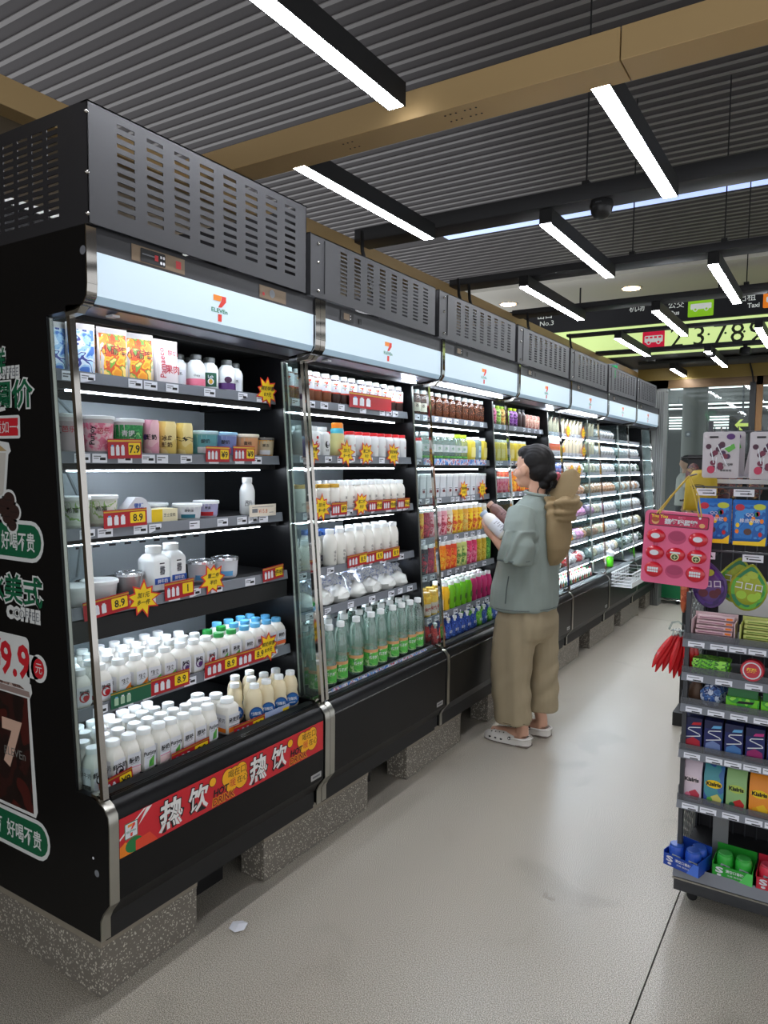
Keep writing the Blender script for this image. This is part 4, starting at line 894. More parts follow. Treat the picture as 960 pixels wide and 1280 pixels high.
# ================================================================ nearest cooler
g0 = 'goods on the top shelf of the nearest cooler'
for kd, x, y, rz, lb in (('pouch_blue', -.30, .085, .1, 'blue berry pouch at far left of the top shelf, behind the chrome post'), ('pouch_blue', -.262, .15, -.1, 'pale blue drink pouch right of the chrome post, top shelf of nearest cooler'),
        ('pouch_mango', -.315, .205, 0, 'orange mango pouch half hidden behind its neighbour, top shelf of nearest cooler'), ('pouch_mango', -.262, .262, .05, 'large orange mango pouch standing in front, top shelf of nearest cooler'),
        ('pouch_mango', -.265, .365, -.06, 'orange mango pouch beside the white pouch with crimson writing'), ('pouch_pink', -.255, .468, .12, 'white pouch with upright crimson writing, top shelf of nearest cooler')):
    put(kd, 'drink_pouch', x, y, 1.8083, lb, 'pouch', 'drink pouches on the top shelf', rz-.25)
for kd, x, y, lb in (('bc_white', -.31, .575, 'dark-capped yogurt bottle set back beside the white pouch'), ('bc_pink', -.262, .612, 'dark-capped yogurt bottle with a pink band, top shelf of nearest cooler'), ('bc_green', -.275, .690, 'dark-capped yogurt bottle with a dark green label'),
        ('bc_purple', -.262, .765, 'dark-capped yogurt bottle with a purple mulberry label'), ('bc_white', -.335, .655, 'dark-capped bottle peeping out behind the pink-banded bottle'), ('bc_white', -.335, .735, 'dark-capped bottle behind the gap of the green-labelled bottle'), ('bc_white', -.30, .845, 'plain white bottle half hidden right of the mulberry bottle')):
    put(kd, 'yogurt_bottle', x, y, 1.8083, lb, 'bottle', 'dark-capped bottles on the top shelf')
card('burst0', 0, 0, .93, 'yellow starburst price card at the right end of the nearest top shelf', dz=.012)
# second shelf
for kd, nm, x, y, lb, ct in (('tub_grey','yogurt_tub',-.255,.085,'greyish yogurt tub at far left, behind the chrome post, second shelf','tub'),('tub_pink','yogurt_tub',-.252,.20,'pink fruit yogurt tub with upright black writing','tub'),('tub_green','yogurt_tub',-.255,.312,'bright green grape yogurt tub on the second shelf','tub'),
        ('can_pink','yogurt_can',-.24,.392,'pink can-shaped yogurt cup beside the green tub','can'),('can_yellow','yogurt_can',-.25,.465,'yellow yogurt can with brown characters, left of two','can'),('can_yellow_b','yogurt_can',-.245,.54,'yellow yogurt can with a leafy mark, right of two','can'),
        ('tub_blue','yogurt_tub',-.26,.645,'teal yogurt tub with a pale blue lid','tub'),('tub_lavender','yogurt_tub',-.27,.755,'lavender yogurt tub with a sky blue lid','tub'),('tub_cream','yogurt_tub',-.26,.862,'tan peach yogurt tub with a cream lid','tub'),('tub_fruit','fruit_cup',-.25,.955,'clear cup of diced yellow fruit with a dark lid','cup')):
    put(kd, nm, x, y, 1.5713, lb, ct, 'tubs and cans on the second shelf of the nearest cooler')
card('promo79', 0, 1, .25, 'red promotion card with a yellow 7.9 price, second shelf of nearest cooler', tilt=.03, dz=.012)
card('promo', 0, 1, .645, 'red promotion card below the teal tub', dz=.004); card('promo', 0, 1, .78, 'red promotion card below the lavender and tan tubs', dz=.008)
# third shelf
for kd, nm, x, y, lb, ct in (('tub_salad','yogurt_tub',-.24,.10,'large pale tub seen through the side glass, third shelf','tub'),('tub_salad','yogurt_tub',-.25,.205,'large pale tub with a green leaf, right of the chrome post','tub'),('gable_pack','milk_carton',-.235,.32,'small roof-shaped white carton with blue lettering','carton'),('butter_box','cake_box',-.26,.43,'flat yellow and white box on the third shelf','box'),
        ('tub_small','yogurt_tub',-.36,.50,'white-lidded tub set back behind the flat box','tub'),('tub_small','yogurt_tub',-.245,.552,'white cream tub with teal berries, front of the third shelf','tub'),('tub_berry','yogurt_tub',-.27,.665,'lilac tub with a red berry, third shelf','tub'),('white_bottle','milk_bottle',-.235,.845,'single tall white bottle standing alone on the third shelf','bottle')):
    put(kd, nm, x, y, 1.3483, lb, ct, 'goods on the third shelf of the nearest cooler')
card('promo_long', 0, 2, .235, 'red promotion card below the pale tubs, third shelf of nearest cooler', tilt=.02, dz=.024); card('notice', 0, 2, .862, 'pale paper notice under the lone white bottle', dz=.022)
# fourth shelf
for kd, nm, x, y, lb, ct in (('tub_low','yogurt_tub',-.22,.08,'low white tub at far left of the fourth shelf','tub'),('tub_low','yogurt_tub',-.25,.195,'low white tub behind the leftmost red card, fourth shelf','tub'),('tub_foil','yogurt_tub',-.24,.30,'silver tub beside the low white tubs','tub'),('square_milk','milk_bottle',-.225,.385,'large square milk bottle, left of the pair','bottle'),('square_milk','milk_bottle',-.245,.475,'large square milk bottle, right of the pair','bottle'),
        ('tub_foil_white','yogurt_tub',-.25,.62,'white tub with a foil lid behind the big starburst','tub'),('tub_foil_white','yogurt_tub',-.25,.74,'white tub with a foil lid, right of the big starburst','tub')):
    put(kd, nm, x, y, 1.1203, lb, ct, 'goods on the fourth shelf of the nearest cooler')
card('promo_long', 0, 3, .145, 'red promotion card at the left end of the fourth shelf', tilt=.08, dz=-.005)
card('burst1', 0, 3, .275, 'small yellow starburst card left of the square milk bottles', dz=-.005)
card('promo1', 0, 3, .425, 'red promotion card with a 1 under the square milk bottles', tilt=.03, dz=.004)
card('burst2', 0, 3, .575, 'big yellow starburst card right of the square milk bottles', dz=.018); card('promo8', 0, 3, .895, 'red promotion card at the right end of the fourth shelf', tilt=.06, dz=.004)
# fifth shelf
ys = [.068,.139,.204,.266,.325,.386,.451,.514,.57,.632,.696,.764,.825,.89,.948]
ks = ['mb_red','mb_red','mb_orange','mb_orange','mb_green','mb_green','mb_purple','mb_purple','mb_red','mb_gcap','mb_gcap','mb_bcap','mb_bcap','mb_bcap','mb_bcap']
ds = ['white-capped milk bottle']*9+['green-capped milk bottle']*2+['blue-capped milk bottle']*4
rows(None, 'milk_bottle', 0, 4, ys, ds, 'bottle', .030, 4, x0=-.178, pitch=.064, kinds=ks, skip={(3, j) for j in range(8, 15)} | {(2, 9), (2, 10)})
card('promo_green', 0, 4, .215, 'dark green promotion card, the only green one on the fifth shelf', dz=.004); card('promo_long', 0, 4, .37, 'red promotion card right of the green card, fifth shelf', dz=.004)
card('promo_long', 0, 4, .60, 'red promotion card below the green-capped bottles, fifth shelf', dz=.004); card('promo_long', 0, 4, .755, 'red promotion card below the blue-capped bottles, fifth shelf', dz=.004); card('burst0', 0, 4, .845, 'yellow starburst card before the blue-capped bottles, fifth shelf', dz=.018)
# deck
ys = [.055,.121,.178,.236,.291,.34,.393,.448,.5]
rows(None, 'yogurt_bottle', 0, 5, ys, 'white-capped yogurt bottle', 'bottle', .030, 4, x0=-.10, pitch=.062, kinds=['deck_panda','deck_panda','deck_plain','deck_leaf','deck_plain','deck_leaf','deck_text','deck_text','deck_leaf'], skip={(3, 7), (3, 8), (2, 8)})
place('deck_ribbed', 'oat_bottle', 0, 5, -.105, .60, 'white ribbed bottle standing forward, middle of the nearest deck', 'bottle', 'ribbed bottles on the nearest deck')
for j, (x, y) in enumerate(((-.16,.545),(-.17,.61),(-.22,.57))): place('deck_ribbed', 'oat_bottle', 0, 5, x, y, 'ribbed bottle with orange print behind the forward ribbed one, %s from left' % ORD[j+1], 'bottle', 'ribbed bottles on the nearest deck')
for j, (x, y) in enumerate(((-.10,.735),(-.10,.80),(-.10,.872),(-.10,.94))): place('curvy', 'yogurt_bottle', 0, 5, x, y, 'curvy cream bottle with round blue label, %s from left in front' % ORD[j+1], 'bottle', 'curvy cream bottles on the nearest deck', rz=0)
for j, (x, y) in enumerate(((-.165,.70),(-.165,.79),(-.165,.86),(-.165,.93),(-.23,.77),(-.23,.85))): place('curvy', 'yogurt_bottle', 0, 5, x, y, 'curvy cream bottle in the rows behind, %s counting left to right' % ORD[j+1], 'bottle', 'curvy cream bottles on the nearest deck', rz=0)
card('promo', 0, 5, .10, 'red promotion card at the left end of the nearest deck', tilt=.1, dz=.012); card('promo_long', 0, 5, .385, 'long red promotion card in the middle of the nearest deck', tilt=.04, dz=.006)
card('promo_long', 0, 5, .66, 'red promotion card left of the curvy cream bottles', dz=.006); 
g = G(FX(0,0,0)).prism([(-.07,0),(.07,0),(.07,.055),(-.07,.055)], 0, .001, mat('pale_blue_card', (160,176,210), .5), 'z'); l = G(FX(0,0,0)).rect(.03, .065, .01, .045, yellow, .0014).text('11', .047, .016, .02, ink, .0018, al='c').rect(-.06, .0, .03, .034, ink, .0014).rect(-.06, .01, .02, .023, ink, .0014)
reg('bluecard', [('card', g), ('lettering', l)]); card('bluecard', 0, 5, .81, 'pale blue price card with a yellow 11 on the nearest deck', dz=.006)
tag(G().add([(0,0,0.001),(.035,-.008,.004),(.05,.02,.002),(.04,.05,.006),(.01,.055,.001),(-.01,.03,.005),(.02,.025,.010)], [(0,1,6),(1,2,6),(2,3,6),(3,4,6),(4,5,6),(5,0,6)], paper).build('paper_scrap', smooth=False, loc=(.035, .46, .0005)), 'small crumpled white paper scrap lying on the floor', 'litter')
# ================================================================ second cooler
def label_of(T_, fn): g = G(T_); fn(g); return g
tea = mat('tea_liquid', (120,66,34), .3); cola = mat('dark_liquid', (52,26,22), .3)
for nm, lc_ in (('seven_tea', tea), ('seven_dark', cola)):
    p = bottle(.128, .031, .020, .100, lc_, white, .014, .0215)
    s = band(G(), .0318, .052, .100, paper); s.lathe([(.0318,.100),(.026,.108),(.0212,.113)], paper, 14, a0=A0, a1=A1)
    e_ = G(FXr(.0325, FA)); seven(e_, 0, .066, .024)
    b_ = band(G(), .0316, .046, .052, mat('vermilion_band', (200,60,40), .5))
    reg(nm, p+[('sleeve', s), ('emblem', e_), ('band', b_)])
p = bottle(.125, .031, .022, .09, white, white, .015, .024, sq=.6); g = G(FX(.032, 0, 0)).ell(0, .05, .014, .015, mat('crimson_ink', (190,40,60)), .0).ell(.003, .055, .008, .009, paper, .0005).text('牧场', 0, .02, .01, ink, .0005, al='c').ell(0, .078, .008, .007, red, .0)
reg('swirl_red', p+[('label', g)])
g = G(FX(.032, 0, 0)).ell(0, .05, .014, .015, ink, .0).ell(.004, .056, .007, .009, paper, .0005).ell(.004, .042, .004, .004, paper, .0005).text('牧场', 0, .02, .01, ink, .0005, al='c'); reg('swirl_black', bottle(.125, .031, .022, .09, white, white, .015, .024, sq=.6)+[('label', g)])
reg('big_yellow', [('body', G().lathe([(.032,0),(.036,.01),(.036,.06),(.030,.072),(.033,.085),(.030,.105)], mat('lemon_drink', (222,218,150), .35), 16)), ('shoulder', G().lathe([(.0305,.103),(.030,.118),(.024,.128)], mat('aqua_band', (70,180,200), .4), 16)), ('cap', G().lathe([(.026,.126),(.026,.147),(.023,.15)], mat('bright_orange_cap', (250,140,20), .35), 16))])
g = G(FX(.0298, 0, 0)).text('奶', 0, .045, .012, mat('crimson_ink', (190,40,60)), .0, al='c'); reg('red_cap', bottle(.115, .029, .022, .08, white, mat('red_cap', (214,20,30), .35), .013, .0225)+[('label', g)])
g = G(FX(.031, 0, 0)).text('鲜', 0, .045, .014, ink, .0, al='c').text('奶', 0, .025, .014, ink, .0, al='c').rect(-.014, .014, .018, .020, greyink, .0); reg('white_milk', bottle(.125, .0295, .0175, .075, cream, white, .016, .019)+[('label', g)])
g = G(FX(.0335, 0, 0)).text('鲜牛乳', 0, .028, .012, ink, .0, al='c'); reg('gold_jar', bottle(.115, .032, .029, .085, cream, gold, .014, .031)+[('label', g)])
g = G(FX(.031, 0, 0)).text('纯', 0, .055, .013, ink, .0, al='c').text('牛', 0, .038, .013, ink, .0, al='c').text('奶', 0, .021, .013, ink, .0, al='c'); reg('tall_milk', bottle(.16, .0305, .018, .10, cream, white, .017, .02)+[('label', g)])
g = G(FX(.031, 0, 0)).rect(-.015, .015, .02, .045, mat('slate_label', (100,96,110)), .0).text('酸奶', 0, .028, .01, paper, .0005, al='c'); reg('blue_cap_milk', bottle(.15, .0295, .02, .085, cream, mat('navy_cap', (24,70,140), .35), .02, .0235)+[('label', g)])
reg('red_lid_bottle', bottle(.15, .036, .026, .085, clearwhite, mat('red_cap', (214,20,30)), .018, .028, liquid=cream))
# coconut water: clear waisted bottle, moulded handle, green label
cw = glass('aqua_bottle', (236,247,243), .5, .14, (214,236,228))
b_ = G().lathe([(.028,0),(.033,.008),(.033,.07),(.029,.085),(.032,.10),(.031,.125),(.022,.155),(.013,.168),(.013,.176)], cw, 16)
h_ = G().tube([(0,-.014,.165),(0,-.030,.172),(0,-.038,.155),(0,-.036,.12),(0,-.031,.10)], [.005,.006,.006,.006,.004], glass('aqua_handle', (220,240,235), .5, .45, (200,226,218)))
lb_ = G().lathe([(.0337,.010),(.0337,.062)], blobs('coconut_label_art', [(80,180,70),(120,200,90),(60,150,70),(190,220,160)], 46), 14, a0=A0, a1=A1).lathe([(.0339,.056),(.0339,.066)], mat('peach_label', (220,160,110)), 14, a0=A0, a1=A1); wrap(lb_, '椰子水', .04, .012, .0338, FA, paper, .001, bold=.02)
lq = G().lathe([(.026,.004),(.0305,.01),(.0305,.07),(.027,.085),(.029,.10),(.029,.122)], glass('pale_water', (232,245,240), .1, .12, (206,230,222)), 12)
for _g in (b_, h_, lb_, lq): _g.v = [(x, y, z*1.33) for x, y, z in _g.v]
reg('coconut', [('body', b_), ('handle', h_), ('cap', G().lathe([(.0175,.232),(.0175,.252),(.016,.255)], white, 14)), ('label', lb_), ('liquid', lq)])
# wrapped pastry packs
def crumple(w, d, h, mt, seed, n=10):
    q = random.Random(seed); g = G(); m_ = 7; rings = []
    for j in range(m_+1):
        t_ = j/m_; zz = h*t_; k_ = math.sin(PI*(t_*.8+.2))**.6 if t_ < .99 else .15
        rings.append([(d/2*k_*math.cos(2*PI*i/n)*q.uniform(.82, 1.1), w/2*k_*math.sin(2*PI*i/n)*q.uniform(.82, 1.1), zz*q.uniform(.9, 1.04) if j else 0) for i in range(n)])
    return g.loft(rings, mt)
wrapm = blobs('blue_script_wrap', [(232,236,244),(236,240,246),(236,240,246),(90,120,190),(236,240,246),(236,240,246)], 60)
filmm = mat('white_film', (226,228,224), .3, var=.06, vscale=40)
def sheetf(sd):
    q = random.Random(sd+50); v_ = []; f_ = []; n_ = 8; m_ = 6
    for j in range(m_+1):
        for i in range(n_+1):
            u = i/n_-.5; w_ = j/m_
            v_.append((.015-.05*w_+q.uniform(-.008,.008), u*.12+q.uniform(-.004,.004), .03+.085*w_+q.uniform(-.006,.006)-(.02*abs(u) if j == m_ else 0)))
    for j in range(m_):
        for i in range(n_): a = j*(n_+1)+i; f_.append((a, a+1, a+n_+2, a+n_+1))
    return G().add(v_, f_, wrapm)
for i in range(3):
    reg('pastry%d' % i, [('wrapper', crumple(.13, .12, .075, filmm, i+3, 16)), ('printed_film', sheetf(i))])
# second cooler placing
gname = lambda n_, i, k: '%s on the %s of the %s' % (n_, SNAME[len(SH[k])][i], UN[k])
ys = [.07,.14,.205,.26,.325,.395,.46,.525,.60,.665,.73,.80,.87,.94]
rows(None, 'tea_bottle', 1, 0, ys, ['white-sleeved brown tea bottle']*5+['white-sleeved dark drink bottle']*9, 'bottle', .031, 2, kinds=['seven_tea']*5+['seven_dark']*9, jit=.5)
card('promo_red_long', 1, 0, .635, 'long red banner card before the white-sleeved bottles, second cooler', dz=.02, name='banner_card')
ys = [.13,.205,.275]
rows(None, 'milk_bottle', 1, 1, ys, ['white bottle with red swirl','white bottle with red swirl','white bottle with black swirl'], 'bottle', .031, 2, kinds=['swirl_red','swirl_red','swirl_black'], jit=0)
place('big_yellow', 'juice_bottle', 1, 1, None, .40, 'tall pale yellow bottle with orange cap, second cooler', 'bottle', None)
ys = [.48,.545,.61,.675,.74,.805,.87,.935]; rows('red_cap', 'milk_bottle', 1, 1, ys, 'small red-capped white bottle', 'bottle', .026, 3, pitch=.056)
for y, b_, w_ in ((.15,'burst0','first'),(.40,'burst1','second'),(.56,'burst2','third'),(.80,'burst0','fourth')): card(b_, 1, 1, y, 'yellow starburst card, %s from left, second shelf of second cooler' % w_, dz=.012)
ys = [.10,.175]; rows('gold_jar', 'milk_jar', 1, 2, ys, 'gold-lidded milk jar', 'jar', .032, 1); 
rows('gold_jar', 'milk_jar', 1, 2, [.265,.335], 'gold-lidded milk jar, right-hand pair', 'jar', .032, 1)
ys = [.40,.462,.524,.586,.648,.71,.775,.84,.905]; rows('white_milk', 'milk_bottle', 1, 2, ys, 'white milk bottle', 'bottle', .0295, 3)
place('red_lid_bottle', 'milk_bottle', 1, 2, -.215, .035, 'red-lidded clear milk bottle seen through the side glass', 'bottle', None)
card('burst1', 1, 2, .20, 'yellow starburst card under the gold-lidded jars', dz=.014); card('promo', 1, 2, .33, 'red promotion card, leftmost on the third shelf of second cooler', dz=.006); card('burst2', 1, 2, .50, 'yellow starburst card in the middle, third shelf of second cooler', dz=.016)
for j, y in enumerate((.62,.745,.88)): card('promo8', 1, 2, y, 'red and yellow promotion card, %s right of the middle starburst, second cooler' % ORD[j+1], dz=.008)
ys = [.06,.13,.2]; rows('white_milk', 'milk_bottle', 1, 3, [.06,.13], 'white milk bottle', 'bottle', .03, 2); place('tall_milk', 'milk_bottle', 1, 3, -.20, .20, 'tallest white bottle at left, fourth shelf of second cooler', 'bottle', None)
rows('blue_cap_milk', 'milk_bottle', 1, 3, [.28,.345,.41], 'navy-capped milk bottle', 'bottle', .0295, 2, x0=-.25)
ys = [.30,.375,.45,.525,.60,.675,.75,.825]; rows('tall_milk', 'milk_bottle', 1, 3, ys, 'tall white-capped milk bottle', 'bottle', .0305, 2, x0=-.19, skip={(1,0),(1,1)})
for j, y in enumerate((.46,.60,.75)): card('promo_long', 1, 3, y, 'red and yellow promotion card, %s from left, fourth shelf of second cooler' % ORD[j+1], dz=.01, tilt=.03)
for a in range(2):
    for j, y in enumerate((.12,.24,.36,.5,.63,.76,.88)):
        place('pastry%d' % ((j+a) % 3), 'wrapped_pastry', 1, 4, -.20-.10*a, y, 'film-wrapped white pastry, %s from left, %s, fifth shelf of second cooler' % (ORD[j+1], 'front row' if a == 0 else 'back row'), 'pastry', 'film-wrapped pastries in the second cooler', rz=R.uniform(-.4, .4))
ys = [.075,.157,.240,.357,.477,.56,.667,.748,.83,.903]; rows('coconut', 'coconut_water_bottle', 1, 5, ys, 'clear handled coconut water bottle', 'bottle', .034, 3, pitch=.075, x0=-.085, jit=.5)

# ================================================================ third and fourth coolers
g = band(G(), .0305, .02, .065, mat('tea_label', (206,196,176), .5)); wrap(g, '茶', .05, .02, .0305, FA, ink, .001); reg('brown_tea', bottle(.135, .030, .020, .085, glass('tea_bottle', (170,120,90), .3, .5, (110,64,40)), white, .017, .0215)+[('label', g)])
reg('brown_tea2', bottle(.135, .030, .020, .085, glass('tea_bottle', (170,120,90)), white, .017, .0215, liquid=mat('tea_liquid', (120,66,34)), lv=.5))
for nm, cp in (('mint_white', white), ('mint_lime', mat('lime_cap', (180,214,40), .35))):
    g = band(G(), .0305, .045, .085, clearwhite); wrap(g, '水', .065, .02, .0305, FA, green, .001); g.lathe([(.0308,.012),(.0308,.022)], mat('leaf_green', (96,176,70)), 12, a0=A0, a1=A1); reg(nm, bottle(.15, .030, .020, .10, cw, cp, .018, .022)+[('label', g)])
g = G(FX(.031, 0, 0)).rect(-.02, .02, .02, .09, mat('pale_aqua_label', (190,220,232)), .0).text('海盐', 0, .05, .016, blue, .0005, al='c'); reg('square_aqua', bottle(.145, .031, .022, .115, glass('aqua_square', (200,226,236), .3, .4, (190,214,226)), white, .016, .024, sq=1)+[('label', g)])
g = G(FX(.034, 0, 0)).rect(-.022, .022, .03, .06, paper, .0).rect(-.012, .012, .03, .045, mat('maroon_patch', (110,40,44)), .0004).rect(-.016, .016, .05, .053, ink, .0004); reg('white_carton', [('body', G().lathe([(.028,0,1),(.032,.004,1),(.034,.118,1)], mat('frost_box', (214,218,222), .35), 12)), ('lid', G().lathe([(.0355,.116,1),(.0355,.128,1),(.033,.13,1)], white, 12)), ('label', g)])
JC = [('black', (44,34,44), (200,40,60)), ('amber', (240,176,40), (200,60,30)), ('rose', (226,160,170), (190,50,80)), ('blush', (220,180,186), (160,60,80)), ('ivory', (226,220,190), (200,90,60)), ('mango', (244,190,60), (220,80,60)), ('citrus', (240,206,60), (226,110,40)), ('honey', (226,170,70), (226,206,120)), ('sun', (250,200,30), (214,110,20)), ('berry', (150,30,60), (220,60,90)), ('tangerine', (244,134,24), (250,200,60)), ('flame', (232,80,40), (250,170,60)), ('pear', (206,216,130), (90,150,70)), ('magenta', (220,60,110), (244,150,180)), ('olive', (190,160,30), (220,200,80)), ('leaf', (60,130,50), (120,190,80))]
for nm, c1, c2 in JC:
    bm1 = mat('juice_'+nm, c1, .35); bm2 = blobs('juice_art_'+nm, [c1, c2, c1, tuple(min(255, v+30) for v in c1)], 26)
    reg('juice_'+nm, [('body', G().lathe([(.025,0),(.0275,.004),(.0275,.125),(.024,.142)], bm1, 14)), ('cap', G().lathe([(.0245,.140),(.0245,.157),(.023,.160)], white, 14)), ('label', band(G(), .0280, .012, .115, bm2, 12))])
for nm, c1 in (('yellow', (248,196,30)), ('green', (120,200,30)), ('magenta', (196,40,110))):
    g = G(FX(.0275, 0, 0)).ell(0, .05, .014, .018, mat('smooth_patch_'+nm, tuple(int(v*.6) for v in c1)), .0)
    reg('smooth_'+nm, [('body', G().lathe([(.025,0),(.028,.008),(.027,.06),(.029,.10),(.022,.126),(.016,.136)], mat('smooth_'+nm, c1, .3), 14)), ('cap', G().lathe([(.0185,.134),(.0185,.152),(.017,.155)], white, 12)), ('label', g)])
g = band(G(), .0285, .01, .07, mat('porridge_label', (226,210,196), .5)); wrap(g, '米乳', .04, .02, .0285, FA, red, .001, bold=.03); reg('rice_drink', bottle(.13, .028, .02, .095, mat('amber_plastic', (246,196,60), .35), mat('amber_plastic', (246,196,60)), .02, .022)+[('label', g)])
def spout(name, cols):
    g = G(); h, w, d = .085, .07, .035; rings = []
    for t_, ww, dd in ((0,.9,.7),(.15,1,1),(.5,.98,.7),(.85,.9,.2),(.95,.7,.06),(1,.3,.05)): rings.append([(d/2*dd*math.cos(2*PI*i/10), w/2*ww*math.sin(2*PI*i/10), h*t_) for i in range(10)])
    g.loft(rings, blobs('spout_art_'+name, cols, 34)); s_ = G().lathe([(.006,h-.002),(.006,h+.01),(.011,h+.012),(.011,h+.026),(.006,h+.028)], white, 10)
    l = G(FX(.0175, 0, 0)).text('果冻', 0, .03, .016, paper, .0, al='c', bold=.03)
    reg('spout_'+name, [('bag', g), ('spout_cap', s_), ('lettering', l)])
spout('blue', [(30,60,150),(60,100,190),(24,40,110),(90,130,210)]); spout('red', [(180,40,50),(210,70,70),(140,30,40)]); spout('green', [(90,180,50),(140,210,80),(60,140,40)])
for nm, c1 in (('pinkpouch', (220,80,120)), ('limepouch', (150,190,60)), ('purplepouch', (110,50,130)), ('orangepouch', (236,150,50))):
    reg(nm, [('body', G().lathe([(.024,0),(.028,.008),(.028,.09),(.016,.11)], blobs(nm+'_art', [c1, tuple(min(255, v+50) for v in c1), tuple(int(v*.7) for v in c1)], 40), 12)), ('cap', G().lathe([(.016,.108),(.018,.125),(.014,.128)], mat('lime_cap', (180,214,40)) if nm != 'pinkpouch' else white, 12))])
reg('dark_soy', bottle(.13, .028, .018, .08, mat('dark_liquid', (52,26,22)), blackm, .016, .019))
reg('beige_can', [('body', G().lathe([(.024,0),(.027,.004),(.027,.09),(.024,.098)], blobs('beige_can_art', [(200,150,130),(214,180,160),(180,110,100)], 30), 12)), ('lid', G().lathe([(.024,.096),(.024,.10)], chrome, 12))])
g = G(FX(.033, 0, 0)).rect(-.024, .024, .02, .08, mat('buttercup_label', (240,226,140)), .0); reg('yellow_drink', bottle(.14, .032, .024, .11, mat('lemonade', (236,214,70), .35), white, .014, .026, sq=.6)+[('label', g)])
reg('pink_cup', [('body', G().lathe([(.026,0),(.028,.004),(.032,.095)], blobs('pink_cup_art', [(226,90,130),(236,140,160),(216,60,100)], 20), 14)), ('lid', G().lathe([(.034,.094),(.034,.103),(.031,.105)], white, 14))])
reg('yellow_pack', [('wrapper', crumple(.10, .08, .07, blobs('yellow_pack_art', [(244,220,40),(250,236,100),(226,180,40),(240,240,220)], 24), 5, 10)), ('seal', G().box(-.002, .002, -.04, .04, .06, .085, yellow))])
def many(k, i, ys, kinds, desc, name, cat='bottle', n=2, r=.03, **kw): rows(None, name, k, i, ys, desc, cat, r, n, kinds=kinds, **kw)
E3 = [.06+.085*j for j in range(3)]
many(2, 0, [.05,.125,.20,.285,.37,.455,.54,.625,.71,.795,.88,.945], ['brown_tea']*3+['brown_tea2']*9, ['labelled brown tea bottle']*3+['clear-shouldered brown tea bottle']*9, 'tea_bottle')
many(2, 1, [.05,.12,.19,.27,.35,.43,.51,.59,.67,.76,.85,.93], ['red_cap','red_cap','mint_white','mint_white','mint_white','mint_white','mint_white','mint_lime','mint_lime','yellow_drink','square_aqua','yellow_drink'], ['small red-capped bottle']*2+['clear mint water bottle']*5+['lime-capped water bottle']*2+['pale yellow drink bottle','square aqua bottle','pale yellow drink bottle'], 'water_bottle')
many(2, 2, [.06+.078*j for j in range(12)], ['white_carton']*12, 'white lidded yogurt cup', 'yogurt_cup', 'cup', r=.034)
card('burst0', 2, 2, .60, 'yellow starburst card, left one on the third shelf of third cooler', dz=.03); card('burst1', 2, 2, .86, 'yellow starburst card, right one on the third shelf of third cooler', dz=.03)
jk = ['juice_black','juice_amber','juice_berry','juice_rose','juice_blush','juice_rose','juice_ivory','juice_mango','juice_citrus','juice_honey','juice_sun','juice_mango','juice_sun','juice_ivory']
many(2, 3, [.05+.068*j for j in range(14)], jk, ['slim juice bottle, '+j[6:]+' coloured' for j in jk], 'juice_bottle', r=.0275)
jk = ['juice_black','juice_black','juice_berry','juice_tangerine','juice_tangerine','juice_flame','juice_flame','juice_pear','juice_pear','juice_magenta','juice_magenta','juice_olive','juice_olive','juice_leaf']
many(2, 4, [.05+.068*j for j in range(14)], jk, ['slim juice bottle, '+j[6:]+' coloured' for j in jk], 'juice_bottle', r=.0275)
jk = ['rice_drink']*4+['smooth_yellow','smooth_green','smooth_green','smooth_green','smooth_green','smooth_magenta','smooth_magenta','smooth_magenta','smooth_magenta']
many(2, 5, [.06+.073*j for j in range(13)], jk, ['amber rice drink bottle']*4+['yellow smoothie bottle']+['green smoothie bottle']*4+['magenta smoothie bottle']*4, 'smoothie_bottle')
jk = ['spout_red','spout_red']+['spout_blue']*5+['spout_green','spout_blue','spout_green','spout_blue','spout_blue']
many(2, 6, [.08+.078*j for j in range(12)], jk, [j[6:]+' spouted jelly pouch' for j in jk], 'jelly_pouch', 'pouch', r=.03, n=3, pitch=.055)
jk = ['pinkpouch','pinkpouch','limepouch','orangepouch','limepouch','purplepouch','purplepouch','dark_soy','dark_soy','beige_can','beige_can','beige_can','beige_can']
many(3, 0, [.05+.073*j for j in range(13)], jk, [{'pinkpouch':'pink fruit drink','limepouch':'lime drink','orangepouch':'orange fruit drink','purplepouch':'purple grape drink','dark_soy':'black-capped dark bottle','beige_can':'reddish beige can'}[j] for j in jk], 'drink')
many(3, 1, [.05+.08*j for j in range(12)], ['yellow_drink']*8+['pink_cup']*4, ['square yellow drink bottle']*8+['pink lidded cup']*4, 'drink_bottle', r=.032)
many(3, 2, [.05+.078*j for j in range(12)], ['pink_cup']*4+['juice_flame','juice_tangerine']*4, ['pink lidded cup']*4+['flame coloured slim bottle','tangerine coloured slim bottle']*4, 'drink_cup', 'cup', r=.032)
for j in range(8): place('yellow_pack', 'snack_pack', 3, 3, None, .08+.11*j, 'yellow snack pack, %s from left, fourth shelf of fourth cooler' % ORD[j+1], 'pack', 'yellow snack packs in the fourth cooler')
for i in (4, 5): many(3, i, [.06+.075*j for j in range(12)], ['juice_leaf','juice_leaf','juice_pear','juice_rose']*3, ['green slim bottle','green slim bottle','pear slim bottle','rose slim bottle']*3, 'juice_bottle', n=1)
for j in range(9): place('spout_blue', 'jelly_pouch', 3, 6, -.1, .08+.1*j, 'blue spouted jelly pouch, %s from left, bottom deck of fourth cooler' % ORD[j+1], 'pouch', 'blue jelly pouches in the fourth cooler')

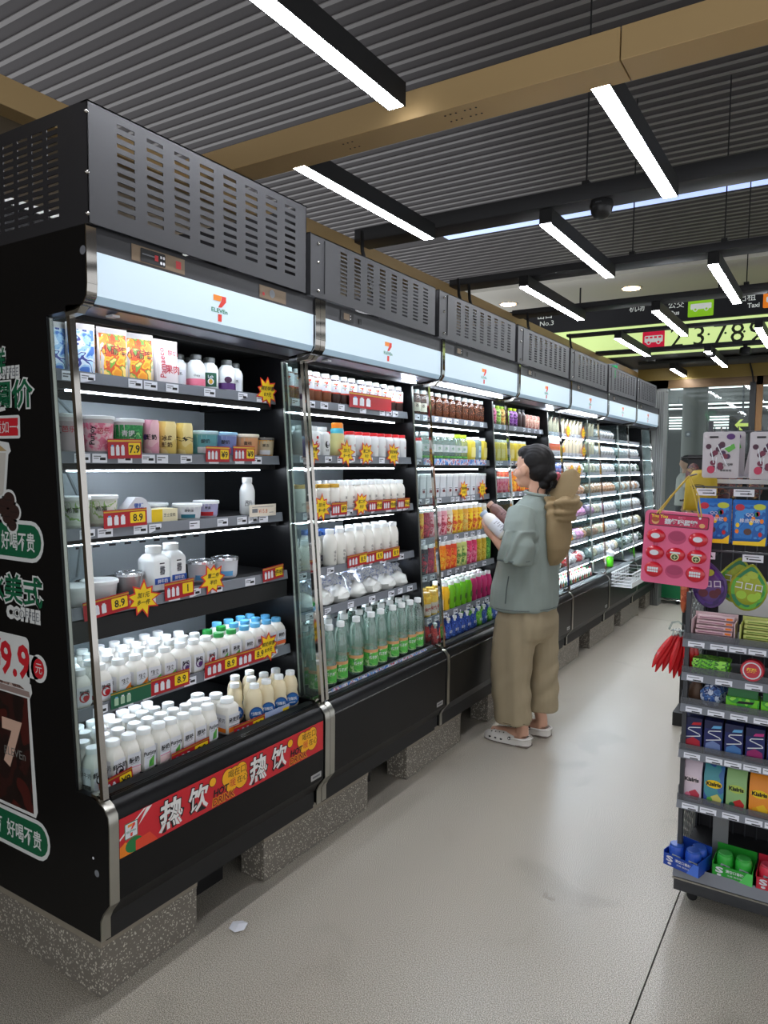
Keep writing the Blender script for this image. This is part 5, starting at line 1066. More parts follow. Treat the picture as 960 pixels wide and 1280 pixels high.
# ================================================================ fifth to seventh coolers: fresh food, small in the picture
film = glass('clear_film', (246,248,248), .35, .04, (220,226,226))
bread = mat('sandwich_bread', (232,214,180), .7); crust = mat('bread_crust', (180,120,60), .7)
def sandwich(name, fill):
    g = G()
    for i, (mt_, w_) in enumerate(((bread,.014),(fill,.006),(bread,.014))):
        o_ = sum((.014,.006,.014)[:i]); g.prism([(0,0),(.10,.0),(.0,.12)], o_-.017, o_+w_-.017, mt_, 'y')
    g.v = [(-x*.9, y, z) for x, y, z in g.v]
    f = G().prism([(.006,-.002),(-.10,-.002),(.006,.13)], -.022, .022, film, 'y')
    reg1(name, [('a', g), ('b', f)])
sandwich('sandwich_pale', mat('egg_filling', (250,226,130), .6)); sandwich('sandwich_ham', mat('ham_filling', (226,130,120), .6))
reg1('sandwich_pack', [('a', G().prism([(-.09,0),(0,0),(-.02,.12),(-.07,.12)], -.02, .02, mat('pack_white_a', (224,228,230), .4)).prism([(-.088,.02),(.001,.02),(-.01,.07),(-.08,.07)], -.021, .021, mat('salmon_print', (232,96,70), .5))), ('b', G().box(-.05,-.045,-.02,.02,.12,.13, white))])
def roundpack(name, c1, c2, w_=.12, h_=.085, sd=1, clearer=True):
    reg1(name, [('a', crumple(w_, .11, h_, blobs(name+'_art', [c1, c2, c1, tuple(min(255, v+40) for v in c1)], 30), sd)), ('b', crumple(w_*1.06, .118, h_*1.1, film, sd+4) if clearer else G().box(-.001, .001, -.01, .01, h_, h_+.004, c1 and white))])
roundpack('roll_brown', (186,130,86), (224,200,170), sd=2); roundpack('pack_pinklilac', (226,160,200), (190,150,210), sd=3); roundpack('pack_cream', (226,214,180), (200,180,140), sd=4); roundpack('pack_white', (224,226,228), (180,186,192), sd=5)
roundpack('pack_strawberry', (214,40,50), (240,200,200), sd=6); roundpack('pack_orange', (244,160,40), (240,120,40), sd=7); roundpack('pack_blue', (110,130,210), (220,110,130), sd=8); roundpack('pack_seaweed', (40,70,50), (220,226,214), sd=9)
def onigiri(name, c1):
    reg1(name, [('a', G().prism([(-.032,0),(.032,0),(.036,.012),(.006,.062),(-.006,.062),(-.036,.012)], -.013, .013, mat('rice_white', (228,232,224), .5), 'x')), ('b', G().prism([(-.018,.0),(.018,.0),(.012,.03),(-.012,.03)], -.0136, .0136, c1, 'x').prism([(-.004,.058),(.004,.058),(.008,.078),(-.006,.075)], -.002, .002, c1, 'x').prism([(-.034,.010),(-.014,.010),(-.008,.05)], -.0138, .0138, mat('nori_dark', (36,50,42), .5), 'x'))])
onigiri('onigiri_red', mat('onigiri_red', (206,50,60))); onigiri('onigiri_green', mat('onigiri_green', (60,160,80))); onigiri('onigiri_orange', mat('onigiri_orange', (236,140,50)))
FOOD = {'sandwich_pale':('sandwich','triangular sandwich in clear film'),'sandwich_ham':('sandwich','ham sandwich in clear film'),'sandwich_pack':('sandwich','salmon-red printed sandwich pack'),'roll_brown':('bread_roll','brown bread roll pack'),'pack_pinklilac':('dessert_pack','lilac and pink dessert pack'),'pack_cream':('dessert_pack','cream coloured food pack'),
        'pack_white':('food_pack','white film food pack'),'pack_strawberry':('food_pack','red strawberry pack'),'pack_orange':('food_pack','orange food pack'),'pack_blue':('food_pack','blue and pink food pack'),'pack_seaweed':('food_pack','dark seaweed pack'),'onigiri_red':('rice_ball','red-marked triangular rice ball'),'onigiri_green':('rice_ball','green-marked triangular rice ball'),'onigiri_orange':('rice_ball','orange-marked triangular rice ball')}
def lot(k, i, ks, n=10, nr=2, y0=.075, y1=.93, rz=None, pitch=.10, yskip=()):
    z, xf = SH[k][i]; nm8 = SNAME[8]
    for a in range(nr):
        for j in range(n):
            if j in yskip: continue
            y = y0+(y1-y0)*j/(n-1); kd = ks[(j+a) % len(ks)] if len(ks) < 6 else ks[min(len(ks)-1, j)]
            nmx, dsx = FOOD[kd]
            x = xf-(.02 if kd.startswith('sandwich') else .055)-pitch*a; yy = y+(.0 if a == 0 else R.uniform(-.015, .015))
            put(kd, nmx, x, k*L+yy, z+.0002, '%s, %s from left, %s, %s of %s' % (dsx, ORD[j+1], ['front row','second row','third row','back row'][a], nm8[i], UN[k]), nmx.split('_')[-1] if nmx not in ('rice_ball','bread_roll') else nmx.replace('_', ' '), 'food packs on the %s of the %s' % (nm8[i], UN[k]), R.uniform(-.2, .2) if rz is None else rz)
lot(4, 0, ['sandwich_ham','sandwich_ham','sandwich_ham','sandwich_ham','sandwich_pale','sandwich_pale','sandwich_pale','sandwich_pale','sandwich_pale','sandwich_pale','sandwich_pale'], rz=1.0, nr=1)
lot(4, 1, ['pack_white','sandwich_pack','sandwich_pack','sandwich_pack','pack_orange','sandwich_pale','sandwich_pale','sandwich_pale','sandwich_pale','sandwich_pale','sandwich_pale'], rz=1.0, nr=1)
lot(4, 2, ['pack_blue','pack_blue','pack_blue','pack_blue','pack_white','pack_cream','pack_cream','pack_cream','pack_white']); lot(4, 3, ['pack_strawberry','pack_strawberry','pack_strawberry','roll_brown','roll_brown','roll_brown','roll_brown','roll_brown','roll_brown','roll_brown','roll_brown'])
lot(4, 4, ['pack_cream','pack_cream','pack_cream','pack_cream','pack_pinklilac','pack_pinklilac','pack_pinklilac','pack_pinklilac','pack_pinklilac','pack_pinklilac','pack_pinklilac']); lot(4, 5, ['pack_orange','pack_orange','pack_orange','pack_orange','pack_orange','pack_orange','pack_white','pack_pinklilac','pack_pinklilac','roll_brown','roll_brown'])
lot(4, 6, ['pack_white','onigiri_green','pack_white','onigiri_red','pack_strawberry'], 12); lot(4, 7, ['onigiri_green','onigiri_red','onigiri_orange','onigiri_green','onigiri_red'], 15, 4, rz=0, pitch=.05)
lot(5, 0, ['sandwich_pale']*4+['pack_white']*7, rz=1.0, nr=1, yskip=(3,)); lot(5, 1, ['sandwich_pale','sandwich_pale','sandwich_pale','pack_white','pack_white','pack_white','pack_white','pack_white','pack_white','pack_white','pack_white'], rz=1.0, nr=1)
lot(5, 2, ['pack_cream','pack_cream','pack_cream','pack_white','pack_white','pack_white','pack_white','pack_white','pack_white','pack_white','pack_seaweed']); lot(5, 3, ['roll_brown']*11)
lot(5, 4, ['pack_pinklilac','pack_pinklilac','pack_cream','pack_cream','pack_white','pack_white','pack_white','pack_white','pack_white','pack_white','pack_white']); lot(5, 5, ['roll_brown','roll_brown','roll_brown','pack_cream','pack_cream','pack_cream','pack_white','pack_white','pack_white'], nr=1)
lot(5, 6, ['pack_white','pack_cream','pack_white'], 8, 1)
lot(6, 1, ['pack_white','pack_white'], 8, 1); lot(6, 2, ['pack_seaweed','pack_white'], 9, 1); lot(6, 3, ['pack_white','roll_brown'], 9, 1); lot(6, 4, ['pack_white','pack_white'], 9, 1); lot(6, 5, ['pack_cream','pack_white'], 7, 1); lot(6, 6, ['pack_white','pack_seaweed'], 6, 1)
for k, i, y, w_ in ((4,0,.52,'left'),(4,0,.98,'right'),(4,1,.96,'lower right'),(4,2,.58,'first'),(4,2,.78,'second')): card('burst1', k, i, min(y, .93), 'small yellow starburst card, %s one on the %s of fifth cooler' % (w_, SNAME[8][i]), dz=.02)
# single big things on the sixth deck
t = thing('drink_bottle', 'bright green bottle with white collar standing on the sixth deck', 'bottle', (-.115, 5.64, .602))
G().lathe([(.03,0),(.034,.01),(.034,.07),(.03,.085),(.036,.10)], mat('neon_green', (90,214,30), .35), 16).build('body', t); G().lathe([(.036,.10),(.042,.115),(.042,.14),(.022,.15),(.016,.165)], white, 16).build('collar', t); G().tube([(0,-.015,.16),(0,-.012,.18),(0,.012,.18),(0,.015,.16)], .004, white).build('loop', t)
t = thing('hot_dog_roll', 'long wrapped bread roll lying on the sixth deck beside the green bottle', 'bread roll', (-.2, 5.78, .602))
G().ball((0,.12,.035), (.035,.13,.034), mat('bun_brown', (200,140,90), .6), 14, 10).build('bun', t); G().ball((0,.12,.037), (.042,.15,.037), film, 14, 10).build('wrapper', t)
# white wire basket hung on the sixth cooler
t = thing('wire_basket', 'white wire basket hung on the front of the sixth cooler', 'basket', (.042, 5.12, .50)); bw = mat('white_wire', (214,218,218), .4)
W_, D_, H_ = .17, .62, .12
G().box(0, W_, 0, D_, .11, .122, bw).build('rim_plate', t, smooth=False) if False else None
for z in (.12, .09, .06, .03, .004):
    G().tube([(0,0,z),(W_,0,z),(W_,D_,z),(0,D_,z),(0,0,z)], .0035 if z < .12 else .006, bw).build('wire_ring', t)
for j in range(14):
    y = .02+j*(D_-.04)/13; G().tube([(W_,y,.12),(W_,y,.004),(0,y,.004),(0,y,.12)], .0028, bw).build('wire', t)
G().box(W_-.002, W_+.004, .0, D_, .0, .045, bw).build('front_band', t, smooth=False)
# ================================================================ the shopper
def remesh(g, name, mt, voxel=.006, smooth=4, wr=None, parent=None):
    """fuse overlapping volumes into one continuous surface"""
    me = g.mesh(name, False); o = bpy.data.objects.new(name, me); COL.objects.link(o)
    md = o.modifiers.new('r', 'REMESH'); md.mode = 'VOXEL'; md.voxel_size = voxel; md.use_smooth_shade = True
    if smooth:
        s = o.modifiers.new('s', 'SMOOTH'); s.factor = .5; s.iterations = smooth
    dg = bpy.context.evaluated_depsgraph_get(); m2 = bpy.data.meshes.new_from_object(o.evaluated_get(dg))
    COL.objects.unlink(o); bpy.data.objects.remove(o); m2.materials.clear(); m2.materials.append(mt); m2.name = name
    if wr:
        ns = [v.normal.copy() for v in m2.vertices]
        for v, n in zip(m2.vertices, ns): v.co += n*wr(v.co)
    m2.polygons.foreach_set('use_smooth', [True]*len(m2.polygons)); m2.update()
    return ob(name, m2, parent)
def tor(g, secs, mt, n=20, pw=2.3):
    """trunk of elliptic sections (x, y, z, half depth, half width)"""
    rings = []
    for x, y, z, a, b in secs:
        r_ = []
        for i in range(n):
            t_ = 2*PI*i/n; c, s = math.cos(t_), math.sin(t_)
            d = (abs(c)**pw+abs(s)**pw)**(-1/pw); r_.append((x+a*d*c, y+b*d*s, z))
        rings.append(r_)
    return g.loft(rings, mt)
def shopper():
    t = thing('person', 'dark-haired person in grey-green shirt and khaki trousers reading two bottles', 'person', (.25, 2.62, 0), math.radians(173))
    skin = mat('skin', (206,160,136), .5, spec=.35); shirt = mat('shirt_grey_green', (136,146,140), .75, spec=.2, var=.05, vscale=5); pants = mat('khaki_cotton', (156,142,116), .8, spec=.2, var=.07, vscale=6)
    hairm = mat('black_hair', (20,17,17), .5, spec=.25); cap_ = mat('khaki_sun_hood', (146,126,94), .8, spec=.2, var=.06, vscale=8)
    g = G()
    # skull, jaw, nose, lips, neck
    g.ball((.0,0,1.555), (.098,.078,.103), skin, 20, 14); g.ball((.035,0,1.495), (.062,.058,.075), skin, 16, 12); g.ball((.072,0,1.445), (.026,.028,.022), skin, 12, 8)
    g.tube([(.100,0,1.535),(.116,0,1.513),(.128,0,1.494)], [.007,.008,.010], skin, 8); g.ball((.117,0,1.492), (.009,.015,.008), skin)
    g.ball((.098,0,1.466), (.014,.024,.007), skin); g.ball((.096,0,1.456), (.013,.021,.008), skin); g.ball((.088,0,1.551), (.016,.05,.010), skin)
    for s in (-1, 1):
        g.ball((.062, s*.040, 1.50), (.034,.026,.030), skin)
        g.ball((.022, s*.083, 1.518), (.019,.009,.033), skin, 14, 10); g.ball((.030, s*.088, 1.526), (.012,.006,.018), skin); g.ball((.020, s*.083, 1.495), (.009,.007,.010), skin)
    g.tube([(-.035,0,1.50),(-.03,0,1.44),(-.025,0,1.40),(-.02,0,1.35),(-.01,0,1.30)], [.056,.050,.050,.056,.09], skin, 16)
    # torso under the shirt, shoulders
    tor(g, [(-.01,0,1.36,.05,.08),(-.01,0,1.32,.075,.15),(-.005,0,1.26,.09,.165),(0,0,1.12,.10,.15),(0,0,1.0,.09,.135),(0,0,.88,.10,.16),(0,0,.76,.09,.15)], skin)
    # legs
    for s, ax, ay in ((1, -.028, .118), (-1, -.042, -.082)):
        g.tube([(0,s*.085,.80),(.01,s*.09,.62),(.012,s*.09+.01,.47),(-.005,ay,.33),(-.015,ay,.20),(ax,ay,.10),(ax,ay,.06)], [.088,.070,.050,.044,.038,.034,.036], skin, 14)
        g.tube([(ax-.01,ay,.055),(ax+.05,ay,.05),(ax+.13,ay,.042),(ax+.19,ay,.038)], [.034,.036,.036,.026], skin, 12)
    # arms: shoulder, elbow, wrist
    LA = [(-.005,.175,1.285),(-.02,.215,1.17),(-.03,.225,1.055),(.05,.205,1.09),(.135,.172,1.145)]
    g.tube(LA, [.052,.044,.038,.036,.026], skin, 14); g.ball(LA[2], .038, skin)
    RA = [(-.005,-.175,1.285),(-.01,-.21,1.17),(-.01,-.215,1.07),(.07,-.13,1.13),(.13,-.035,1.185)]
    g.tube(RA, [.052,.044,.038,.036,.026], skin, 14); g.ball(RA[2], .038, skin)
    # left hand under the white bottle: palm, five fingers curling up round it
    def hand(w, d, up, side, sg):
        w, d, up, side = Vector(w), Vector(d).normalized(), Vector(up).normalized(), Vector(side).normalized()
        pc = w+d*.045
        g.tube([w, w+d*.02, w+d*.05, w+d*.08], [.024,.027,.029,.026], skin, 12)
        for i, (off, ln) in enumerate(((-.030,.85),(-.010,1.0),(.010,.94),(.029,.76))):
            b = w+d*.076+side*off; q1 = b+(d*.8+up*.45).normalized()*.032*ln; q2 = q1+(d*.25+up*.95).normalized()*.026*ln; q3 = q2+(d*-.35+up*.9).normalized()*.020*ln
            g.tube([w+d*.05+side*off*.8, b, q1, q2, q3], [.013,.0115,.0105,.0095,.0080], skin, 8); g.ball(q3, .0082, skin, 8, 6)
        tb = w+d*.025+side*sg*.024; p1 = tb+(d*.5+up*.6+side*sg*.6).normalized()*.036; p2 = p1+(d*.55+up*.8-side*sg*.1).normalized()*.030; p3 = p2+(d*.4+up*.7-side*sg*.5).normalized()*.022
        g.tube([w+d*.01, tb, p1, p2, p3], [.016,.016,.0125,.0115,.0090], skin, 8)
    hand((.135,.172,1.145), (.66,-.12,.58), (-.35,-.55,.72), (.62,.45,.62), 1)
    hand((.13,-.035,1.185), (.70,.35,.35), (-.30,.35,.85), (.5,-.75,.3), -1)
    remesh(g, 'body', skin, .0048, 2, parent=t)
    # eyes and brows
    e = G()
    for s in (-1, 1):
        e.ball((.084, s*.034, 1.530), (.008,.012,.006), mat('eye_white', (225,222,218), .3)).ball((.0905, s*.034, 1.530), (.003,.005,.005), ink, 8, 6)
    e.build('eyes', t)
    e = G()
    for s in (-1, 1): e.tube([(.094, s*.018, 1.549), (.093, s*.034, 1.553), (.080, s*.052, 1.549)], .003, hairm)
    e.build('eyebrows', t)
    G().ball((.1105,0,1.4615), (.004,.018,.005), mat('lips', (176,96,90), .45)).build('lips', t)
    # hair: cap swept back, low bun, loose ends
    g = G(); g.ball((-.018,0,1.568), (.103,.083,.100), hairm, 20, 14).ball((.030,0,1.615), (.064,.070,.045), hairm, 16, 10); g.ball((-.045,0,1.52), (.078,.080,.080), hairm, 18, 12)
    for i, (x, y, z, r1) in enumerate(((-.085,.012,1.475,.040),(-.10,-.012,1.455,.036),(-.075,.02,1.445,.032),(-.115,.012,1.49,.030))): g.ball((x, y, z), (r1, r1*1.05, r1*.9), hairm)
    q = random.Random(4)
    def hw(v): return .0006*math.sin((v.y+noise.noise(v*9)*.03)*420+v.z*60)+.0008*noise.noise(v*26)
    h = remesh(g, 'hair', hairm, .005, 3, hw, t)
    g = G()
    for i in range(26):
        a = q.uniform(-1, 1); y = .035*a+.0; x0 = -.075+q.uniform(-.02, .03)
        g.tube([(x0, y, 1.45), (x0+.01+q.uniform(-.01,.01), y*1.4, 1.41), (x0+.015+q.uniform(-.02,.02), y*1.6, 1.37+q.uniform(-.02,.01))], [.006,.004,.001], hairm, 5)
    for i in range(7): g.tube([(-.12,.02,1.47),(-.13+q.uniform(-.01,.01),.03+q.uniform(-.02,.02),1.43),(-.10+q.uniform(-.02,.02),.035,1.39+q.uniform(-.02,.02))], [.004,.003,.001], hairm, 5)
    tag(g.build('loose_hair', h), kind='stuff')
    o = G().lathe([(.024,-.008),(.030,0),(.024,.008)], mat('pink_band', (222,120,140), .6), 12).build('hair_tie', t, loc=(-.125,-.02,1.485)); o.rotation_euler = (.3, 1.2, 0)
    # shirt
    g = G(); tor(g, [(-.025,0,1.385,.062,.078),(-.02,0,1.345,.085,.135),(-.015,0,1.305,.108,.185),(-.01,0,1.24,.125,.205),(.0,0,1.12,.142,.212),(.02,0,1.0,.152,.212),(.032,0,.88,.165,.218),(.040,0,.765,.172,.222),(.040,0,.748,.168,.218)], shirt, 24)
    g.tube([(-.01,.15,1.30),(-.025,.20,1.22),(-.035,.235,1.12),(-.02,.238,1.035)], [.075,.082,.088,.092], shirt, 16)
    g.tube([(-.01,-.15,1.30),(-.015,-.20,1.22),(-.015,-.225,1.12),(.0,-.225,1.05)], [.075,.082,.088,.090], shirt, 16)
    def sw(v):
        f = .0045*noise.noise(Vector((v.x*7, v.y*7, v.z*4)))
        if v.z < 1.15: f += .008*math.sin(math.atan2(v.y, v.x-.02)*9+v.z*9+noise.noise(v*5)*3)*min(1, (1.15-v.z)*2.2)
        f *= min(1, .35+max(0, v.z-.76)*6)
        f += .007*math.sin((v.z*1.2+v.x*2.2)*38+noise.noise(v*6)*4)*(1.2 if v.y > .14 and 1.02 < v.z < 1.2 else .1)
        return f
    sh = remesh(g, 'shirt', shirt, .0065, 4, sw, t)
    seam = mat('shirt_seam', (84,92,92), .8)
    def ringpts(x, y, z, a, b, n=30): return [(x+a*math.cos(2*PI*i/n), y+b*math.sin(2*PI*i/n), z) for i in range(n+1)]
    G().tube(ringpts(.040,0,.765,.176,.226), .0022, seam, 5).build('hem_seam', sh); G().tube(ringpts(-.02,.238,1.045,.089,.089, 20), .003, seam, 5).build('cuff_seam', sh)
    G().tube([(-.03+.066*math.cos(a), .080*math.sin(a), 1.392+.012*math.cos(a)) for a in [2*PI*i/20 for i in range(21)]], .010, shirt, 8).build('collar', sh)
    G().tube([(.02,.222,.95),(.03,.224,.88),(.035,.226,.80)], .003, seam, 5).build('pocket_seam', sh)
    # trousers
    g = G()
    tor(g, [(.03,0,.86,.12,.17),(.025,0,.74,.145,.195),(.02,0,.66,.145,.20),(.02,0,.60,.135,.198),(.02,0,.56,.10,.18)], pants, 24)
    for s, pts in ((1, [(.03,.08,.80,.10,.085),(.03,.095,.70,.125,.105),(.045,.105,.58,.122,.105),(.055,.112,.46,.118,.10),(.052,.118,.32,.108,.096),(.040,.122,.20,.104,.094),(.032,.122,.125,.104,.095)]), (-1, [(.03,-.08,.80,.10,.085),(.015,-.095,.70,.125,.105),(.0,-.10,.58,.112,.10),(-.015,-.10,.46,.102,.095),(-.030,-.098,.32,.092,.090),(-.038,-.095,.22,.088,.088),(-.040,-.092,.150,.088,.088)])):
        tor(g, pts, pants, 20, 2.2)
    def pw_(v):
        f = .005*noise.noise(Vector((v.x*9, v.y*9, v.z*3)))
        f += .012*math.sin((v.z+v.x*.7+v.y*.4)*50+noise.noise(v*4)*4)*max(0, min(1, (.62-v.z)*2.2, (v.z-.13)*5))*(.5+.5*noise.noise(v*3))
        f += .004*math.sin(math.atan2(v.y-.1, v.x)*7+v.z*5)
        return f
    tr = remesh(g, 'trousers', pants, .0065, 4, pw_, t)
    G().tube(ringpts(.032,.122,.138,.101,.093), .0022, mat('trouser_seam', (104,90,66), .8), 5).build('hem_seam', tr)
    # hood with wide brim hanging down the back
    g = G()
    tor(g, [(-.115,-.01,1.375,.022,.085),(-.135,-.01,1.33,.04,.105),(-.150,-.01,1.26,.045,.115),(-.155,-.01,1.18,.050,.118),(-.155,-.01,1.10,.048,.105),(-.145,-.01,1.04,.036,.080),(-.125,-.01,1.0,.018,.045)], cap_, 20)
    g.ball((-.205,-.01,1.345), (.060,.115,.050), cap_, 18, 12); g.ball((-.19,-.01,1.30), (.055,.11,.035), cap_, 18, 12); g.ball((-.19,-.01,1.265), (.045,.10,.022), cap_, 16, 10)
    def cw_(v): return .007*math.sin(v.z*95+v.x*40+noise.noise(v*7)*4)*max(0, min(1, (v.z-1.2)*6))+.004*noise.noise(v*12)
    hd = remesh(g, 'sun_hood', cap_, .006, 3, cw_, t)
    # brim: a curved oval sheet
    g = G(); c0 = Vector((-.05,0,1.315)); dr = Vector((-.68,0,.73)).normalized(); yy = Vector((0,1,0)); nn = dr.cross(yy); rings = []
    N_ = 14; wx = (yy*.45+nn*.89).normalized(); nx = dr.cross(wx)
    for j in range(N_+1):
        u = j/N_; wd_ = .13*math.sqrt(max(.004, 1-((u-.42)/.585)**2)); c = c0+dr*(.285*u); r_ = []
        for i in range(20):
            a = 2*PI*i/20; r_.append(tuple(c+wx*(wd_*.80*math.cos(a))+nx*(.004*math.sin(a)+.030*math.cos(a)**2)))
        rings.append(r_)
    g.loft(rings, cap_); g.build('brim', hd)
    # clogs
    wc = mat('clog_white', (222,218,212), .5); cs = mat('clog_sole', (120,108,100), .6)
    for s, (hx, hy, rz) in enumerate(((-.075, .118, .03), (-.09, -.085, -.05))):
        c = thing_part('clog', t); c.location = (hx, hy, 0); c.rotation_euler = (0, 0, rz)
        secs = [(0,.034),(.03,.042),(.08,.042),(.14,.048),(.20,.052),(.245,.044),(.27,.022)]
        g = G(); up_ = []
        for x, w_ in secs: up_.append([(x, w_*math.cos(a), .012+0*a) for a in (0,)])
        out = [(x, w_) for x, w_ in secs]+[(x, -w_) for x, w_ in secs[::-1]]
        so_ = G().loft([[(x, y*.96, 0.001) for x, y in out], [(x*1.0, y*1.0, .012) for x, y in out]], cs); so_.build('sole', c)
        # heel cup and vamp as thin shells
        g = G(); n_ = 18
        def shell(path_, zs, r0=1.0):
            pass
        hl = [(.11, .045), (.06, .043), (.02, .038), (.0, .022), (-.004, 0), (.0, -.022), (.02, -.038), (.06, -.043), (.11, -.045)]
        hs_ = [.040, .044, .052, .056, .058, .056, .052, .044, .040]
        v_ = []; f_ = []
        for (x, y), hh in zip(hl, hs_): v_ += [(x, y, .01), (x, y*1.03, hh*.5), (x+.004, y*.92, hh), (x+.010, y*.82, hh-.002), (x+.008, y*.9, .012)]
        for i in range(len(hl)-1):
            for k in range(4): f_.append((i*5+k, (i+1)*5+k, (i+1)*5+k+1, i*5+k+1))
        g.add(v_, f_, wc)
        sec2 = [(.095,.045,.062),(.13,.050,.066),(.17,.054,.062),(.21,.053,.054),(.245,.045,.042),(.265,.032,.030),(.276,.012,.020)]
        rings = []
        for x, w_, hh in sec2: rings.append([(x-(.03*abs(math.cos(a))**2 if x < .1 else 0), w_*math.cos(a), .008+hh*max(0, math.sin(a))**.8) for a in [PI*i/12 for i in range(13)]])
        v_ = [p for r_ in rings for p in r_]; f_ = [(j*13+i, j*13+i+1, (j+1)*13+i+1, (j+1)*13+i) for j in range(len(rings)-1) for i in range(12)]; f_.append(tuple((len(rings)-1)*13+i for i in range(13)))
        g.add(v_, f_, wc); g.build('upper', c)
        dots = G()
        for x in (.14,.165,.19,.215):
            for a in (.9, 1.25, 1.6, 1.95, 2.3):
                dots.ball((x+.008*math.sin(a*3), .053*math.cos(a), .010+.061*math.sin(a)**.8-(x-.14)*.12), (.0042,.0042,.003), ink, 8, 4)
        for x in (.15,.185,.22): dots.ball((x, .052, .026), (.008,.003,.005), ink, 8, 4)
        dots.build('vent_hole', c)['kind'] = 'stuff'
        G().tube([(.10,.048,.042),(.06,.050,.046),(.02,.046,.048),(-.006,.02,.050),(-.01,0,.051),(-.006,-.02,.050),(.02,-.046,.048),(.06,-.050,.046),(.10,-.048,.042)], [.006]*9, wc, 6).build('strap', c)
        G().tube([(.10,.046,.042),(.10,.055,.042)], .009, ink, 10).tube([(.10,.050,.042),(.10,.057,.042)], .005, wc, 8).build('rivet', c)
    return t
shopper()
# the two bottles in the shopper's hands
def held(name, lab, base, tip, bodym, labm, capm, r):
    base, tip = Vector(base), Vector(tip); d = tip-base; h = d.length
    t = thing(name, lab, 'bottle', base); t.rotation_mode = 'QUATERNION'; t.rotation_quaternion = d.to_track_quat('Z', 'X')
    p = bottle(h, r, r*.55, h*.66, bodym, capm, .018, r*.62)
    for n_, g in p: g.build(n_, t)
    g = band(G(), r+.0006, h*.12, h*.56, labm, 18, 0, 2*PI-.001)
    g.build('label', t)
    g = G()
    for k in range(5): wrap(g, ['净含量 900ml','产品名称','配料表','保质期','营养成分'][k], h*(.18+.07*k), h*.035, r, 2.6+(k % 2)*.2, ink, .0014)
    for k in range(5): wrap(g, ['净含量 900ml','产品名称','配料表','保质期','营养成分'][k], h*(.18+.07*k), h*.035, r, -.9+(k % 2)*.2, ink, .0014)
    g.build('lettering', t)
    return t
held('milk_bottle', 'white labelled bottle held in the shopper\'s left hand', (.165,2.44,1.165), (.03,2.43,1.285), mat('held_white', (226,222,214), .4), paper, mat('pale_blue_cap', (170,190,214), .4), .037)
held('tea_bottle', 'brown bottle held in the shopper\'s far hand behind the white one', (.155,2.57,1.205), (.01,2.56,1.33), mat('held_brown', (110,74,66), .35), mat('mauve_brown_label', (128,92,90), .5), mat('tan_cap', (190,150,130), .4), .034)
# distant shopper beyond the glass
def passer():
    t = thing('person', 'distant person in white top seen beyond the storefront glass', 'person', (-.42, 11.2, 0), math.radians(200))
    skin = mat('skin', (206,160,136)); g = G(); sk = skin
    g.ball((0,0,1.60), (.095,.078,.11), sk, 14, 10); g.tube([(0,0,1.5),(0,0,1.4)], [.05,.06], sk, 10); g.ball((.095,0,1.585), (.014,.012,.014), sk)
    tor(g, [(0,0,1.42,.07,.14),(0,0,1.34,.1,.2),(0,0,1.15,.11,.17),(0,0,.95,.12,.17)], sk)
    for s in (-1, 1):
        g.tube([(0,s*.18,1.37),(0,s*.23,1.12),(.05,s*.22,.90)], [.05,.04,.03], sk, 10)
        for k in range(4): g.tube([(.05+.015*k-.02,s*.22,.90),(.06+.015*k-.02,s*.215,.81)], [.01,.007], sk, 6)
        g.tube([(.06,s*.20,.9),(.10,s*.19,.84)], [.011,.008], sk, 6)
        g.tube([(0,s*.09,.95),(0,s*.09,.5),(0,s*.09,.08)], [.09,.06,.04], sk, 10); g.tube([(-.03,s*.09,.05),(.18,s*.09,.04)], [.04,.035], sk, 8)
    remesh(g, 'body', sk, .011, 2, parent=t)
    g = G(); g.ball((-.015,0,1.635), (.1,.085,.1), hairb(), 14, 10).ball((-.04,0,1.57), (.075,.08,.09), hairb(), 12, 8); remesh(g, 'hair', hairb(), .012, 2, parent=t)
    g = G(); tor(g, [(0,0,1.44,.08,.13),(0,0,1.36,.13,.22),(0,0,1.15,.14,.2),(0,0,.92,.15,.21)], white); g.tube([(0,.18,1.38),(0,.24,1.2)], [.075,.07], white, 10).tube([(0,-.18,1.38),(0,-.24,1.2)], [.075,.07], white, 10)
    remesh(g, 'shirt', mat('white_shirt', (200,198,192), .8), .012, 2, parent=t)
    g = G(); tor(g, [(0,0,.96,.13,.19),(0,0,.8,.13,.19)], blackm); g.tube([(0,.09,.85),(0,.09,.12)], [.1,.075], blackm, 10).tube([(0,-.09,.85),(0,-.09,.12)], [.1,.075], blackm, 10); remesh(g, 'trousers', mat('dark_trousers', (40,42,48), .8), .012, 2, parent=t)
def hairb(): return mat('black_hair', (24,21,21))
passer()
